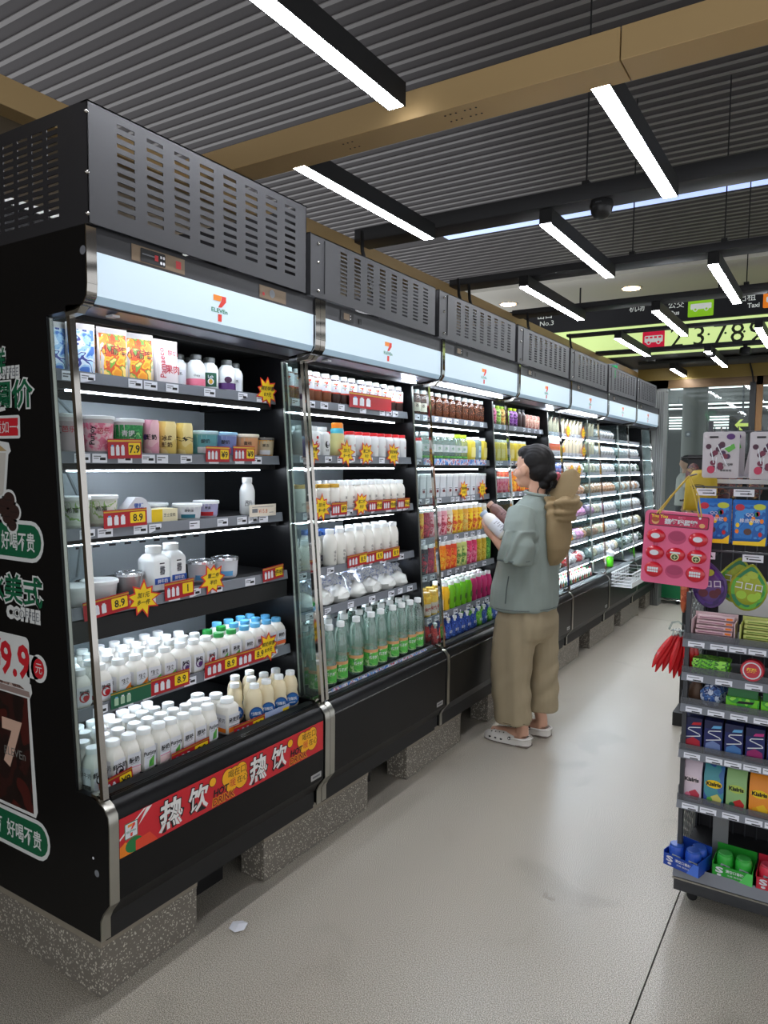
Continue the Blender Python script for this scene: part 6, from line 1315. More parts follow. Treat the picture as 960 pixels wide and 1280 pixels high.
# ================================================================ candy rack at the right
RK = (1.262, 1.41)
def rack():
    t = thing('display_rack', 'grey metal candy display rack on casters at the right picture edge', 'rack', (RK[0], RK[1], 0)); dk = mat('rack_grey', (66,68,72), .4, .3); wire = mat('grid_wire', (130,132,130), .35, .6)
    W, D = .52, .36
    G().box(-.006, W, -.01, D, .065, .125, dk).build('base_box', t, bevel=.003); G().prism([(-.012,.125),(.0,.160),(.0,.163),(-.012,.131)], 0, 0.001, dk, 'x') 
    G().add([(-.008,-.022,.120),(W,-.022,.120),(W,-.006,.158),(-.008,-.006,.158),(-.008,-.016,.118),(W,-.016,.118),(W,.0,.156),(-.008,.0,.156)], [(0,1,2,3),(7,6,5,4),(0,4,5,1),(1,5,6,2),(2,6,7,3),(3,7,4,0)], rail_m).build('base_rail', t, smooth=False)
    G().box(-.004, W, -.004, D, .125, .150, blackm).build('base_tray', t, smooth=False)
    G().box(-.008, W, -.024, -.020, .112, .118, brushed).build('base_trim', t, smooth=False)
    for x, y in ((.045,.07),(.045,D-.05),(W-.03,.07),(W-.03,D-.05)):
        c = G().lathe([(.014,-.008),(.018,-.004),(.018,.004),(.014,.008)], blackm, 12).mesh('caster'); o = ob('caster', c, t, (x, y, .0185)); o.rotation_euler = (PI/2, 0, 0)
        G().box(-.010, .010, -.010, .010, .024, .066, blackm).build('caster_fork', t, smooth=False, loc=(x, y, 0))
    for x in (0, W-.014):
        G().box(x, x+.014, .0, .022, .12, 1.68 if x else 1.12, dk).build('post', t, smooth=False); G().box(x, x+.014, D-.022, D, .12, 1.72, dk).build('post', t, smooth=False)
    hw = G().tube([(0,.02,0),(0,D-.02,0)], .0018, wire, 4).mesh('grid_wire'); vw = G().tube([(0,0,.15),(0,0,1.5)], .0018, wire, 4).mesh('grid_wire')
    g = G(); 
    for j in range(34): g.tube([(.007,.02,.17+j*.028),(.007,D-.02,.19+j*.028+.04)], .0022, wire, 4)
    for j in range(9): g.tube([(.007,.03+j*.037,.15),(.007,.03+j*.037,1.12)], .0022, wire, 4)
    tag(g.build('side_grid', t), kind='stuff')
    g = G()
    for j in range(13): g.tube([(.02+j*.04,D-.01,.15),(.02+j*.04,D-.01,1.7)], .0022, dk, 4)
    for z in (.3,.5,.7,.9,1.05,1.27,1.47,1.68): g.tube([(0,D-.012,z),(W,D-.012,z)], .003, dk, 4)
    tag(g.build('back_grid', t), kind='stuff')
    G().box(.0, W, D, D+.006, .15, 1.28, mat('rack_back_dark', (34,34,38), .6)).build('back_board', t, smooth=False)
    G().box(.06, .30, D-.03, D-.022, 1.0, 1.13, mat('white_backing', (206,204,200), .6)).build('back_card', t, smooth=False)
    for z, dd in ((.955,.24),(.838,.24),(.728,.26),(.565,.28),(.385,.30)):
        s = G().box(-.002, W, .0, dd, z-.008, z-.002, mat('shelf_clear_grey', (120,122,126), .3)).build('shelf', t, smooth=False)
        G().add([(-.006,-.012,z-.022),(W,-.012,z-.022),(W,-.002,z+.004),(-.006,-.002,z+.004),(-.006,-.008,z-.024),(W,-.008,z-.024),(W,.002,z+.002),(-.006,.002,z+.002)], [(0,1,2,3),(7,6,5,4),(0,4,5,1),(1,5,6,2),(2,6,7,3),(3,7,4,0)], rail_m).build('price_rail', s, smooth=False)
        G().box(-.006, W, -.004, -.001, z+.004, z+.026, cleargrey).build('clear_fence', s, smooth=False)
        x = .012
        while x < .30:
            G(frame((x,-.0125,z-.028),(1,0,0),(0,.28,.96),(0,-.96,.28))).rect(0, .052, .006, .026, tag_m, .001).rect(.004, .04, .018, .0205, greyink, .0015).rect(.02, .046, .009, .0125, ink, .0015).build('price_tag', s, smooth=False)
            x += R.choice([.058, .07, .09])
        G().box(-.004, .002, .0, dd, z-.01, z+.05, cleargrey).build('side_fence', s, smooth=False)
    G().box(.10, .15, .10, .11, .155, .37, mat('rack_bracket', (120,122,124), .4)).build('bracket', t, smooth=False)
    # hook bars with price tags
    for z in (1.262, 1.478):
        G().box(0, W, .03, .036, z, z+.006, dk).build('hook_bar', t, smooth=False)
        for x in ((.02,.165,.30) if z < 1.3 else (.015,.13,.255)):
            b = G().box(x, x+.062, .022, .024, z-.026, z-.002, tag_m).build('price_tag', t, smooth=False); G(FY(x, .0215, z-.026)).rect(.006,.05,.016,.019,greyink,.0005).rect(.02,.055,.007,.010,ink,.0005).build('lettering', b, smooth=False)
    for z in (1.20, 1.232, 1.44, 1.665):
        pass
    for x, z in ((.07,1.235),(.18,1.235),(.29,1.235),(.07,1.45),(.175,1.45),(.28,1.45),(.085,1.668),(.225,1.668)):
        G().tube([(x,D-.01,z+.004),(x,.03,z+.004),(x,.02,z+.012)], .003, chrome, 5).build('peg_hook', t)
    for dz in (1.508, 1.53): G().box(.02, W, .30, .31, dz-.02, dz-.004, mat('white_backing', (206,204,200))).build('back_card', t, smooth=False)
    return t
rack()
def at(kind, name, dx, dy, z, label, cat, group=None, rz=-PI/2, **kw): return put(kind, name, RK[0]+dx, RK[1]+dy, z, label, cat, group, rz, **kw)
# gum cartons with sloping tops (front faces -Y)
def carton(name, body, patch, txt, fruit, w_=.062):
    g = G().prism([(0,0),(.055,0),(.055,.150),(.030,.150),(.0,.108)], -w_/2, w_/2, body, 'x'); g.v = [(x, y, z) for x, y, z in g.v]
    g = G(); hw = w_/2
    g.add([(-hw,0,0),(hw,0,0),(hw,.055,0),(-hw,.055,0),(-hw,0,.108),(hw,0,.108),(hw,.034,.150),(-hw,.034,.150),(hw,.055,.150),(-hw,.055,.150)], [(3,2,1,0),(0,1,5,4),(4,5,6,7),(7,6,8,9),(1,2,8,6,5),(0,4,7,9,3),(2,3,9,8)], body)
    p = G(FY(0, -.0004, 0)).ell(0, .078, .026, .014, patch, .0).poly([(-.01+fruit[1]*.01,.012),(.022,.008),(.026,.03),(.012,.046),(-.008,.034)], fruit[0], .0).ell(-.012, .022, .009, .010, fruit[2], .0004)
    l = G(FY(0, -.001, 0)).text(txt, 0, .072, .013, ink, .0004, al='c', bold=.04, wid=.044)
    reg(name, [('carton', g), ('print', p), ('lettering', l)])
carton('gum_white', mat('blush_carton', (214,196,208), .4), mat('blush_patch', (226,208,216), .4), 'Kislris', (mat('pom_red', (196,60,80), .5), 0, pink))
carton('gum_blue', blobs('blue_carton_art', [(50,80,150),(60,140,150),(50,100,160)], 9, .35, 'noise'), yellow, 'Kislris', (mat('citrus_pale', (214,206,110), .5), 0, mat('leaf_green', (96,176,70))))
carton('gum_green', mat('pale_green_carton', (140,180,116), .4), mat('lime_patch', (180,200,90), .4), 'Kislris', (mat('chili_red', (196,40,40), .5), 0, dgreen))
carton('gum_orange', mat('tangerine_carton', (232,138,20), .4), yellow, 'Kislris', (mat('citrus_slice', (240,190,30), .5), 0, mat('citrus_slice2', (226,160,20), .5)))
for i, (kd, lb) in enumerate((('gum_white','pinkish white sweet carton with a red fruit, leftmost on its rack shelf'),('gum_blue','blue sweet carton with a yellow citrus picture'),('gum_green','light green sweet carton with red chillies'),('gum_orange','orange sweet carton, left of the two orange ones'),('gum_orange','orange sweet carton cut by the right picture edge'),('gum_green','second light green sweet carton, right of the orange ones'),('gum_blue','second blue sweet carton, at the rack\'s right end'))):
    at(kd, 'sweet_carton', .038+.070*i, .012, .3856, lb, 'carton', 'sweet cartons on the rack', rz=0)
    for b in (1, 2): at(kd, 'sweet_carton', .038+.070*i, .012+.058*b, .3856, lb.split(',')[0]+', %s behind the front one' % ('first' if b == 1 else 'second'), 'carton', 'sweet cartons on the rack', rz=0)
navy = mat('navy_carton', (24,34,96), .35)
def gum(name, c2, c3):
    g = G().box(-.028, .028, 0, .022, 0, .118, navy)
    p = G(FY(0, -.0004, 0)).rect(-.028, .028, .09, .118, mat('navy_top', (18,24,70), .35), 0).poly([(-.006,.092),(.024,.096),(.026,.106),(.0,.102)], c2, .0003).poly([(-.026,.008),(.026,.006),(.022,.04),(.0,.05),(-.022,.038)], c3, .0003)
    l = G(FY(0, -.001, 0))
    for pts in ([(.024,.088),(-.012,.082),(-.016,.076),(.02,.064),(.024,.058),(-.022,.048)],):
        for a, b in zip(pts[:-1], pts[1:]):
            d = Vector((b[0]-a[0], b[1]-a[1])).normalized(); n_ = Vector((-d.y, d.x))*.0016
            l.poly([(a[0]+n_.x,a[1]+n_.y),(a[0]-n_.x,a[1]-n_.y),(b[0]-n_.x,b[1]-n_.y),(b[0]+n_.x,b[1]+n_.y)], paper, .0005)
    reg(name, [('carton', g), ('print', p), ('lettering', l)])
for nm, c2, c3, lb in (('gum_r', red, mat('cherry_print', (180,30,50), .5), 'navy gum pack with cherries, leftmost'), ('gum_s', sky, mat('silver_blue', (110,130,180), .4), 'navy gum pack with a pale blue band'), ('gum_c', sky, mat('ice_blue', (70,120,180), .4), 'navy gum pack with ice blue splash'), ('gum_p', mat('magenta_print', (200,50,130), .5), mat('berry_print', (150,30,100), .5), 'navy gum pack with magenta berries'), ('gum_y', yellow, mat('teal_print', (40,110,130), .5), 'navy gum pack with a yellow corner, at picture edge')):
    gum(nm, c2, c3)
for i, (nm, lb) in enumerate((('gum_r','cherry'),('gum_s','pale blue banded'),('gum_c','ice blue splashed'),('gum_p','magenta berry'),('gum_y','yellow-cornered'),('gum_c','second ice blue splashed'),('gum_r','second cherry'))):
    for b in range(4): at(nm, 'gum_pack', .036+.064*i, .010+.026*b, .5656, 'navy %s gum pack, %s from the front' % (lb, ORD[b+1]), 'gum', 'navy gum packs on the rack', rz=0)
# third rack shelf
reg('snack_blue', [('pouch', crumple(.07, .03, .085, blobs('blue_snack_art', [(40,80,150),(90,130,190),(30,50,110),(200,210,230)], 50), 12)), ('zip', G().box(-.002, .002, -.03, .03, .084, .092, sky))])
reg('snack_brown', [('pouch', crumple(.055, .03, .085, mat('brown_pouch', (92,66,48), .5), 13)), ('zip', G().box(-.002, .002, -.024, .024, .084, .09, mat('brown_pouch', (92,66,48))))])
at('snack_brown', 'snack_pouch', .035, .05, .7286, 'brown snack pouch at the left post of the rack', 'pouch')
for b in range(3): at('snack_blue', 'snack_pouch', .085+.006*b, .03+.035*b, .7286+.002, 'blue snack pouch in the rack, %s from the front' % ORD[b+1], 'pouch', 'blue snack pouches on the rack')
g = G().box(-.05, .05, 0, .06, 0, .05, mat('lime_box', (110,200,40), .4)); p = G(FY(0,-.0004,0)).rect(-.05,.05,.0,.05, blobs('lime_box_art', [(110,200,40),(60,160,50),(150,220,80)], 16, .4, 'noise'), 0).poly([(-.02,.03),(.03,.034),(.035,.042),(-.01,.040)], ink, .0005).rect(-.03,.02,.008,.014, dgreen, .0005)
q_ = G().box(-.045, .045, .008, .022, .05, .095, mat('green_dark_packet', (40,110,60), .4)).box(-.04, .04, .03, .04, .05, .10, mat('lime_box', (110,200,40)))
reg('lime_box', [('box', g), ('print', p), ('packet', q_)])
at('lime_box', 'gum_box', .185, .01, .7286, 'lime green gum display box, left of two', 'box', 'lime gum boxes on the rack', rz=0); at('lime_box', 'gum_box', .290, .01, .7286, 'lime green gum display box at the right picture edge', 'box', 'lime gum boxes on the rack', rz=0)
# second rack shelf
st = G().box(-.055, .055, 0, .07, 0, .013, blobs('green_stick_art', [(130,210,60),(90,180,50),(40,90,50),(160,230,90)], 50)); reg('stick', [('pack', st), ('seal', G().box(.056, .06, .002, .068, .002, .011, mat('lime_box', (110,200,40))))])
for b in range(4): at('stick', 'gum_stick_pack', .078+.003*(b % 2), .012, .8387+.0135*b, 'flat green gum pack, %s from the bottom of its stack' % ORD[b+1], 'gum', 'stacked green gum packs', rz=0)
for nm, c1, c2, dx, lb in (('tin_red', (190,30,50), (240,200,40), .21, 'round red candy tin with yellow cartoon-free lettering'), ('tin_pink', (226,90,140), (246,210,60), .305, 'round pink candy tin at the right picture edge')):
    a = mat(nm+'_m', c1, .35); g = G()
    for k in range(3): g.lathe([(.034-.0*k,k*.016),(.036,k*.016+.003),(.036,k*.016+.012),(.034,k*.016+.015)], a, 20)
    f = G(frame((0,0,.0485),(1,0,0),(0,1,0),(0,0,1))).ell(0,0,.028,.028,paper,0).ell(0,0,.024,.024,mat(nm+'_m', c1),.0004); f.text('超酸', 0, -.006, .014, mat('tin_yellow', (246,210,60), .5), .0008, al='c', bold=.05)
    t = thing('candy_tin', lb.replace('cartoon-free ', ''), 'tin', (RK[0]+dx, RK[1]+.045, .874), 0, 'round candy tins'); t.rotation_euler = (PI/2*.93, 0, 0)
    g.build('tin', t); f.build('lid_print', t)
# top rack shelf: display boxes of stick packs
for nm, c1, c2, dx, lb in (('disp_pink', (214,186,190), (160,110,130), .085, 'pinkish clear box of six slim gum sticks'), ('disp_lime', (200,206,120), (110,140,40), .235, 'yellow-green box of slim gum sticks at the right edge')):
    t = thing('gum_display_box', lb, 'box', (RK[0]+dx, RK[1]+.01, .9556)); m1 = mat(nm, c1, .4)
    G().box(-.068,.068,.0,.003,0,.022,m1).box(-.068,-.065,0,.09,0,.07,m1).box(.065,.068,0,.09,0,.07,m1).box(-.068,.068,.088,.092,0,.085,m1).box(-.068,.068,0,.09,0,.003,m1).build('tray', t, smooth=False)
    for k in range(5):
        z = .008+.0145*k; y = .008+.012*k
        s_ = G().box(-.058,.058,y,y+.03,z,z+.011,mat(nm+'_stick', tuple(min(255, v+14) for v in c1), .35)).build('gum_stick', t, smooth=False)
        G(FY(0, y-.0005, z)).rect(-.05,.03,.003,.007,mat(nm+'_ink', c2, .5),0).rect(.035,.054,.002,.009, orange if nm == 'disp_pink' else yellow, 0).build('lettering', s_, smooth=False)
# base tray boxes with cans
def canbox(dx, dy, rz, c1, c2, lb, cans, z=.1515, nn=3):
    t = thing('counter_box', lb, 'box', (RK[0]+dx, RK[1]+dy, z), rz); a = mat('cbox_%s' % c2, c1, .4); W, D = .125, .10
    G().box(-W/2,W/2,0,.002,0,.042,a).box(-W/2,W/2,D-.002,D,0,.075,a).box(-W/2,-W/2+.002,0,D,0,.052,a).box(W/2-.002,W/2,0,D,0,.052,a).box(-W/2,W/2,0,D,0,.002,a).build('tray', t, smooth=False)
    G(FY(0,-.0006,0)).poly([(.02,0),(W/2,0),(W/2,.042),(.045,.042)], mat('cbox_l_%s' % c2, tuple(min(255, v+50) for v in c1), .4), 0).text('清爽口香糖', -.02, .024, .010, paper, .0005, bold=.02, wid=.055).text('无糖 薄荷味', -.015, .012, .006, paper, .0005, wid=.045).text('S', -.05, .018, .018, paper, .0005, wid=.02, bold=.04).ell(-.04,.010,.007,.004,paper,.0005).build('lettering', t, smooth=False)
    b = Matrix.Rotation(rz, 3, 'Z')
    for i, (x, y) in enumerate(cans):
        p = b @ Vector((x, y, 0))
        cnm = 'cancol_%s' % c2; m1 = mat(cnm, tuple(min(255, int(v*1.05)+8) for v in c1), .3)
        q = thing('gum_can', '%s gum can in the %s box, %s from left' % (c2, c2, ORD[i+1]), 'can', (RK[0]+dx+p.x, RK[1]+dy+p.y, z+.0025), 0, c2+' gum cans')
        G().lathe([(.024,0),(.026,.003),(.0265,.055),(.024,.066),(.022,.068)], m1, 18).build('body', q); G().lathe([(.0225,.066),(.0225,.072),(.020,.074)], mat(cnm+'_lid', tuple(int(v*.85+30) for v in c1), .25), 18).build('lid', q)
        g = G(FXr(.0268, -PI/2)).poly([(-.016,.012),(.016,.012),(.018,.04),(-.01,.045)], mat('can_art_silver', (150,160,165), .4), 0).text('S', 0, .018, .02, ink, .0006, al='c', bold=.05); g.build('label', q, smooth=False)
canbox(.02, -.035, -.28, (26,70,170), 'blue', 'open blue box of gum cans, jutting over the rack\'s left corner', [(-.03,.03),(.028,.032),(.03,.072)])
canbox(.178, -.006, -.04, (40,160,50), 'green', 'open green box of gum cans in the rack base', [(-.028,.035),(.030,.033)]); canbox(.312, -.008, 0, (200,40,60), 'red', 'open red box of gum cans at the right picture edge', [(-.03,.035),(.03,.033)])
# hanging bags: flat pouches facing -Y, hung from the peg hooks
def flatbag(name, w_, h_, d_, body, art, txts=(), n=14, shape=None):
    g = G(); outl = shape or [(-w_/2,0),(w_/2,0),(w_/2,h_),(-w_/2,h_)]
    # pillow: outline rings shrinking towards front and back
    cx = sum(p[0] for p in outl)/len(outl); cz = sum(p[1] for p in outl)/len(outl)
    rings = []
    for yy, k in ((-d_/2,.55),(-d_/2*.8,.82),(-.001,1),(.001,1),(d_/2*.8,.82),(d_/2,.55)): rings.append([(cx+(p[0]-cx)*k, yy, cz+(p[1]-cz)*k) for p in outl])
    g.loft(rings[::-1], body)
    f = G(FY(0, -d_/2-.0006, 0)); art(f)
    l = G(FY(0, -d_/2-.0016, 0))
    for s_, u, v, hh, mt, wd in txts: l.text(s_, u, v, hh, mt, .0, wid=wd, al='c', bold=.005)
    out = [('bag', g), ('print', f)]
    if txts: out.append(('lettering', l))
    reg(name, out)
def rr(w_, h_, r_=.008, n=4):
    pts = []
    for cu, cv, a in ((w_/2-r_, h_-r_, 0), (-w_/2+r_, h_-r_, 90), (-w_/2+r_, r_, 180), (w_/2-r_, r_, 270)):
        for t_ in range(n+1): pts.append((cu+r_*math.cos(math.radians(a+90*t_/n)), cv+r_*math.sin(math.radians(a+90*t_/n))))
    return pts
def berries(f):
    q = random.Random(3)
    f.rect(-.035, -.008, .134, .140, ink, .0003).ell(.030, .138, .013, .010, purple, .0003)
    for i in range(16):
        u, v = q.uniform(-.038, .022), q.uniform(.03, .12); f.ell(u, v, .009, .009, [mat('berry_dark', (70,20,50), .4), mat('berry_wine', (110,30,60), .4), mat('berry_violet', (60,30,70), .4)][i % 3], .0004+.00003*i, 10)
    f.ell(-.028, .028, .012, .013, mat('raspberry', (190,40,80), .4), .001).poly([(.01,.10),(.04,.115),(.045,.10),(.025,.085)], mat('leaf_green', (96,176,70)), .0009)
    for a, b in (((-.01,.11),(.022,.04)),((-.03,.10),(-.02,.05)),((-.012,.07),(-.014,.02)),((.0,.095),(.03,.11))):
        d = (Vector(b)-Vector(a)).normalized(); n_ = Vector((-d.y, d.x))*.0016; f.poly([(a[0]+n_.x,a[1]+n_.y),(a[0]-n_.x,a[1]-n_.y),(b[0]-n_.x,b[1]-n_.y),(b[0]+n_.x,b[1]+n_.y)], paper, .0012)
flatbag('berry_bag', .112, .155, .014, mat('pouch_offwhite', (196,190,194), .5), berries, (('九制梅', .022, .04, .010, ink, .034),('桑葚葡萄', .018, .022, .007, ink, .034)), shape=rr(.112, .155))
def bluegummy(f):
    f.rect(-.045, .045, .022, .135, blobs('blue_gummy_art', [(24,110,190),(30,120,200),(20,90,170),(60,140,210)], 20, .45, 'noise'), 0)
    f.poly([(-.048,.0),(.048,.0),(.050,.03),(.03,.014),(-.048,.012)], yellow, .0006).ell(-.03,.125,.014,.011, mat('crimson_ink', (190,40,60)), .0006).ell(.028,.128,.018,.010, mat('gummy_lime', (190,200,60), .5), .0006)
    q = random.Random(5)
    for i in range(9): f.ell(q.uniform(-.038,.04), q.uniform(.028,.11), .006, .008, [orange, red, green, yellow][i % 4], .0008, 8)
    f.ell(-.005,.045,.012,.011, mat('bear_brown', (90,60,50), .5), .001)
flatbag('blue_bag', .106, .150, .02, mat('gummy_blue', (24,100,180), .4), bluegummy, (('橡皮软糖', 0, .075, .014, paper, .06),('QQ', 0, .095, .012, paper, .022)), shape=rr(.106, .150, .004))
drop = [(.058*math.cos(a)*(1.0 if math.sin(a) < .2 else (1.0-.55*((math.sin(a)-.2)/.8)**1.3)), .072+.075*math.sin(a)*(1 if math.sin(a) < 0 else 1.12)) for a in [2*PI*i/24 for i in range(24)]]
def dropart(c1, c2, c3):
    def f_(f):
        f.poly([(x*.9, .072+(z-.072)*.9) for x, z in drop], c1, -.002)
        f.ell(-.018,.05,.016,.014,c2,.0005).ell(.016,.046,.016,.014,c2,.0006).ell(.03,.055,.010,.012,c2,.0004).ell(.005,.12,.016,.012,c3,.0005).ell(-.012,.105,.012,.010,c3,.0006)
    return f_
flatbag('drop_green', .12, .155, .022, mat('gold_rim', (150,160,40), .35, .3), dropart(blobs('green_grape_art', [(20,120,70),(90,170,40),(40,140,60)], 10, .35, 'noise'), mat('grape_lime', (160,200,50), .35), mat('grape_yellow', (170,190,60), .4)), (('コロロ', 0, .070, .022, paper, .08),), shape=drop)
flatbag('drop_purple', .12, .155, .022, mat('violet_rim', (96,70,130), .35, .3), dropart(blobs('purple_grape_art', [(70,30,120),(50,20,90),(90,50,140)], 10, .35, 'noise'), mat('grape_maroon', (90,20,40), .35), mat('grape_yellow', (170,190,60))), (('コロロ', 0, .070, .022, paper, .08),), shape=drop)
for kd, nm, dx, dy, z, rz, lb, gp in (('berry_bag','berry_pouch',.085,.03,1.512,.02,'off-white dried berry pouch, leftmost on the rack\'s top hooks','berry pouches'),('berry_bag','berry_pouch',.095,.10,1.515,.0,'berry pouch hanging behind the leftmost one','berry pouches'),('berry_bag','berry_pouch',.228,.025,1.510,-.05,'off-white berry pouch at the right picture edge, front','berry pouches'),('berry_bag','berry_pouch',.205,.09,1.508,.1,'off-white berry pouch tilted behind the one at the picture edge','berry pouches'),
        ('blue_bag','gummy_bag',.073,.03,1.293,.0,'blue gummy bag with a yellow foot, left one beside the pink board','blue gummy bags'),('blue_bag','gummy_bag',.182,.03,1.291,.0,'blue gummy bag with a yellow foot, in the middle','blue gummy bags'),('blue_bag','gummy_bag',.292,.03,1.291,.0,'blue gummy bag with a yellow foot, cut by the picture edge','blue gummy bags'),
        ('drop_green','grape_candy_bag',.178,.022,1.075,.12,'green drop-shaped grape candy bag with white katakana','drop-shaped candy bags'),('drop_purple','grape_candy_bag',.072,.035,1.07,-.15,'purple drop-shaped grape candy bag half behind the pink board','drop-shaped candy bags'),('drop_green','grape_candy_bag',.135,.10,1.085,.1,'green drop-shaped bag hanging behind the purple one','drop-shaped candy bags')):
    t = put(kd, nm, RK[0]+dx, RK[1]+dy, z, lb, 'candy bag', gp, 0); t.rotation_euler = (0, .12 if kd == 'drop_green' else (-.08 if kd == 'drop_purple' else (.16 if 'tilted' in lb else 0)), rz)
# pink board with lip candies
def lips_board():
    x0 = RK[0]-.028; t = thing('lip_candy_board', 'pink board of red lip candies hung by yellow cords from the rack', 'candy board', (x0, RK[1]-.085, 1.154)); t.rotation_euler = (0, .045, 0)
    pk = mat('bubblegum_pink', (226,100,140), .5); sl = mat('empty_slot_pink', (190,70,110), .6)
    out = rr(.212, .245, .014, 4)
    G(FY(0,0,0)).prism(out, 0, .012, pk, 'z').build('board', t, bevel=0)
    G(FY(0,-.0125,0)).rrect(-.094, .094, .194, .236, .006, mat('header_navy', (90,24,50), .45), 0).rrect(-.091, .091, .197, .233, .005, mat('header_magenta', (190,30,80), .45), .0004).build('header', t, smooth=False)
    a = G(FY(0,-.0133,0)).text('搞怪嘴唇糖', .008, .203, .017, paper, .0003, al='c', bold=.05, wid=.10).text('You You', -.06, .222, .010, mat('tin_yellow', (246,210,60)), .0003, al='c', bold=.04).ell(-.072,.211,.012,.012,mat('face_tan', (226,170,110), .5),.0002).ell(-.072,.215,.012,.008,mat('hair_copper', (170,80,40), .5),.0003).ell(.074,.206,.009,.007,mat('face_tan', (226,170,110)),.0002).text('果味糖', .01, .223, .007, pink, .0003, al='c', bold=.03)
    a.build('lettering', t, smooth=False)
    lipr = mat('lip_red', (206,20,44), .28, coat=.5)
    for r_ in range(3):
        for c in range(3):
            u = -.066+.066*c; v = .160-.057*r_
            if (r_, c) in ((0, 1), (2, 1)):
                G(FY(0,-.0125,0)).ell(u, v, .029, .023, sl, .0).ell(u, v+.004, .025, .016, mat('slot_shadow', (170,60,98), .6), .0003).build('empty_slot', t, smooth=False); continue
            g = G(); 
            cc = (u, -.014, v)
            g.ball((u,-.015,v), (.030,.010,.0235), lipr, 20, 10)
            if r_ == 0 or (r_ == 1 and c == 0): g2 = G(FY(0,-.0258,0)).ell(u, v+.001, .0145, .009, paper, .0); st_ = G().ball((u,-.013,v-.026), (.007,.003,.014), mat('stick_pink', (196,84,120), .4))
            elif r_ == 1: g2 = G(FY(0,-.0258,0)).rect(u-.016, u+.016, v+.005, v+.010, paper, 0).ell(u, v-.006, .013, .012, mat('tongue_cream', (226,220,170), .5), .0004).ell(u, v-.007, .010, .009, mat('tongue_olive', (60,80,40), .5), .0008).rect(u-.006,u+.006,v-.008,v-.006,mat('tongue_cream', (226,220,170)),.0012).rect(u-.001,u+.001,v-.014,v-.001,mat('tongue_cream', (226,220,170)),.0012); st_ = None
            else:
                g2 = G(FY(0,-.0262,0))
                for k in range(5):
                    g2.rrect(u-.0175+.007*k, u-.0112+.007*k, v+.001, v+.009, .0015, paper, 0).rrect(u-.0175+.007*k, u-.0112+.007*k, v-.008, v-.001, .0015, paper, 0)
                g.ball((u,-.015,v), (.0295,.010,.026), lipr, 20, 10); st_ = None
            o = g.build('lip_candy', t); g2.build('teeth', o, smooth=False)
            if st_: st_.build('stick', o)
    cord = mat('yellow_cord', (200,170,70), .7)
    G(FY(0,-.013,0)).ell(-.066,.240-.005,.004,.004,ink,.0).ell(.066,.230,.004,.004,paper,.0).build('cord_hole', t, smooth=False)
    for s in (-1, 1):
        G().tube([(s*.066-.004,-.014,.235),(s*.035+.008,-.01,.30),(.016,.012,.365)], .0022, cord, 5).tube([(s*.066+.004,-.014,.235),(s*.04+.015,-.006,.30),(.018,.014,.365)], .0022, cord, 5).build('cord', t)
    G().tube([(.016,.012,.365),(.028,.085,.372)], .003, chrome, 5).build('hook', t)
lips_board()
# bunch of red pepper-shaped candies, left of the rack
q_ = random.Random(9); rp = mat('pepper_red', (206,26,34), .25, coat=.4)
for i in range(9):
    a = -.62+.155*i*.62+q_.uniform(-.04, .04); x0 = RK[0]-.045+.008*i; y0 = RK[1]+.03+.012*(i % 3); ln = q_.uniform(.135, .165)
    t = thing('pepper_candy', 'red pepper-shaped candy in the hanging bunch, %s from left' % ORD[i+1], 'candy', (x0, y0, .955), 0, 'red pepper candies hanging left of the rack')
    pts = [(0,0,0)]; 
    for k in range(1, 7): u = k/6; pts.append((math.sin(a*(1-.25*u))*ln*u, .004*math.sin(u*3), -math.cos(a)*ln*u-.004))
    G().tube(pts, [.005,.011,.0125,.013,.0115,.008,.002], rp, 8).build('wrapper', t); G().tube([(0,0,.0),(.002,0,.016),(-.004,0,.022)], [.006,.003,.007], clear, 6).build('twist', t)
t = thing('hanging_clip', 'clear plastic strip clip holding the red pepper candies', 'clip', (RK[0]-.03, RK[1]+.04, .955))
G().tube([(-.03,0,.02),(-.02,0,.045),(.0,0,.05),(.02,0,.04),(.034,0,.02)], .004, clear, 6).tube([(-.02,0,.02),(.034,.0,.02)], .003, white, 6).build('loop', t)
# other things hanging at the rack's left side
t = thing('candy_bag', 'mustard yellow bag hanging behind the pink board\'s cords', 'candy bag', (RK[0]-.005, RK[1]+.26, 1.385)); flat = [(-.062,0),(.058,0),(.052,.12),(.02,.155),(-.03,.15),(-.056,.11)]
g = G(); rings = []
for yy, k in ((-.014,.6),(-.009,.85),(0,1),(.009,.85),(.014,.6)): rings.append([(p[0]*k, yy, .07+(p[1]-.07)*k) for p in flat])
g.loft(rings[::-1], mat('mustard_bag', (178,152,20), .4, var=.12, vscale=30)); g.build('bag', t); G(FY(0,-.0146,0)).ell(-.01,.09,.026,.009,ink,0).ell(-.01,.09,.022,.006,mat('mustard_bag', (178,152,20)),.0004).text('蜜饯', -.01, .087, .007, ink, .0008, al='c').build('lettering', t, smooth=False)
t = thing('candy_bag', 'long dark red bag hanging right of the mustard bag', 'candy bag', (RK[0]+.045, RK[1]+.36, 1.33)); G().ball((0,0,.11), (.035,.02,.13), blobs('dark_red_bag_art', [(90,40,44),(60,30,40),(120,70,50),(50,36,40)], 40), 14, 10).build('bag', t); G().tube([(0,0,.23),(0,.02,.26)], .003, chrome, 5).build('hook', t)
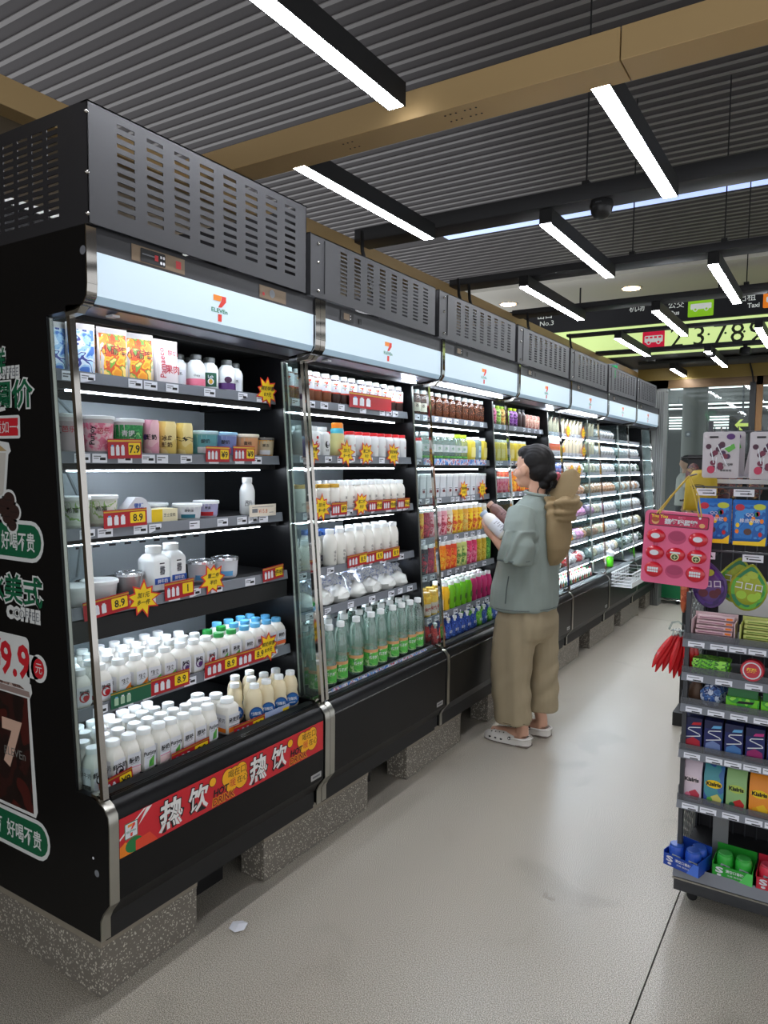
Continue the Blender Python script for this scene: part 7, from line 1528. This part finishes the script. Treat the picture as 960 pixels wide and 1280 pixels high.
t = thing('sausage_stick', 'orange-brown sausage stick hanging below the pink board', 'snack', (RK[0]-.012, RK[1]+.02, 1.045)); G().tube([(0,0,0),(.002,0,.02),(.003,0,.06),(.0,0,.12)], [.004,.012,.014,.013], blobs('sausage_art', [(180,90,50),(160,70,40),(200,120,80)], 40), 10).build('stick', t); G().tube([(0,0,.12),(.004,.0,.145)], [.006,.003], clear, 6).build('twist', t)
# green trolley at the end of the aisle
t = thing('trolley', 'green stock trolley with chrome base standing at the far aisle end', 'trolley', (-.05, 7.32, 0)); gr = mat('trolley_green', (16,110,64), .5)
G().box(0, .7, 0, .45, .065, .5, gr).build('body', t, bevel=.01)
G().box(.01, .69, .01, .44, .5, .52, mat('trolley_rim', (40,140,90), .4)).build('rim', t, smooth=False)
G().tube([(0,-.01,.05),(.7,-.01,.05),(.7,.46,.05),(0,.46,.05),(0,-.01,.05)], .008, chrome, 8).build('base_frame', t)
for x, y in ((.25,.03),(.66,.03),(.04,.42),(.66,.42)):
    o = G().lathe([(.016,-.010),(.020,-.005),(.020,.005),(.016,.010)], blackm, 12).build('caster', t, loc=(x, y, .0205)); o.rotation_euler = (PI/2, 0, 0)
    G().box(-.008,.008,-.008,.008,.03,.07,chrome).build('caster_fork', t, smooth=False, loc=(x, y, 0))
# second rack further back, with hanging bags
t = thing('display_rack', 'black wire rack of dark snack bags behind the berry pouches', 'rack', (.90, 3.3, 0))
G().box(0, .6, .2, .24, 0, 1.62, blackm).box(0,.6,0,.4,0,.08,blackm).build('frame', t, smooth=False)
for z in (1.6,1.35): G().tube([(0,0,z),(.6,0,z),(.6,.2,z),(0,.2,z),(0,0,z)], .006, blackm, 6).build('wire_ring', t)
bag2 = G().ball((0,0,.09), (.045,.018,.10), blobs('dark_snack_art', [(70,40,44),(110,60,50),(40,36,50),(140,110,70)], 40), 12, 8).mesh('snack_bag')
for r_ in range(3):
    for c in range(5):
        o = ob('snack_bag', bag2, None, (.955+.11*c, 3.36, 1.38-.24*r_)); tag(o, 'dark snack bag on the black wire rack, %s row, %s from left' % (ORD[r_+1], ORD[c+1]), 'snack bag', 'snack bags on the far wire rack')
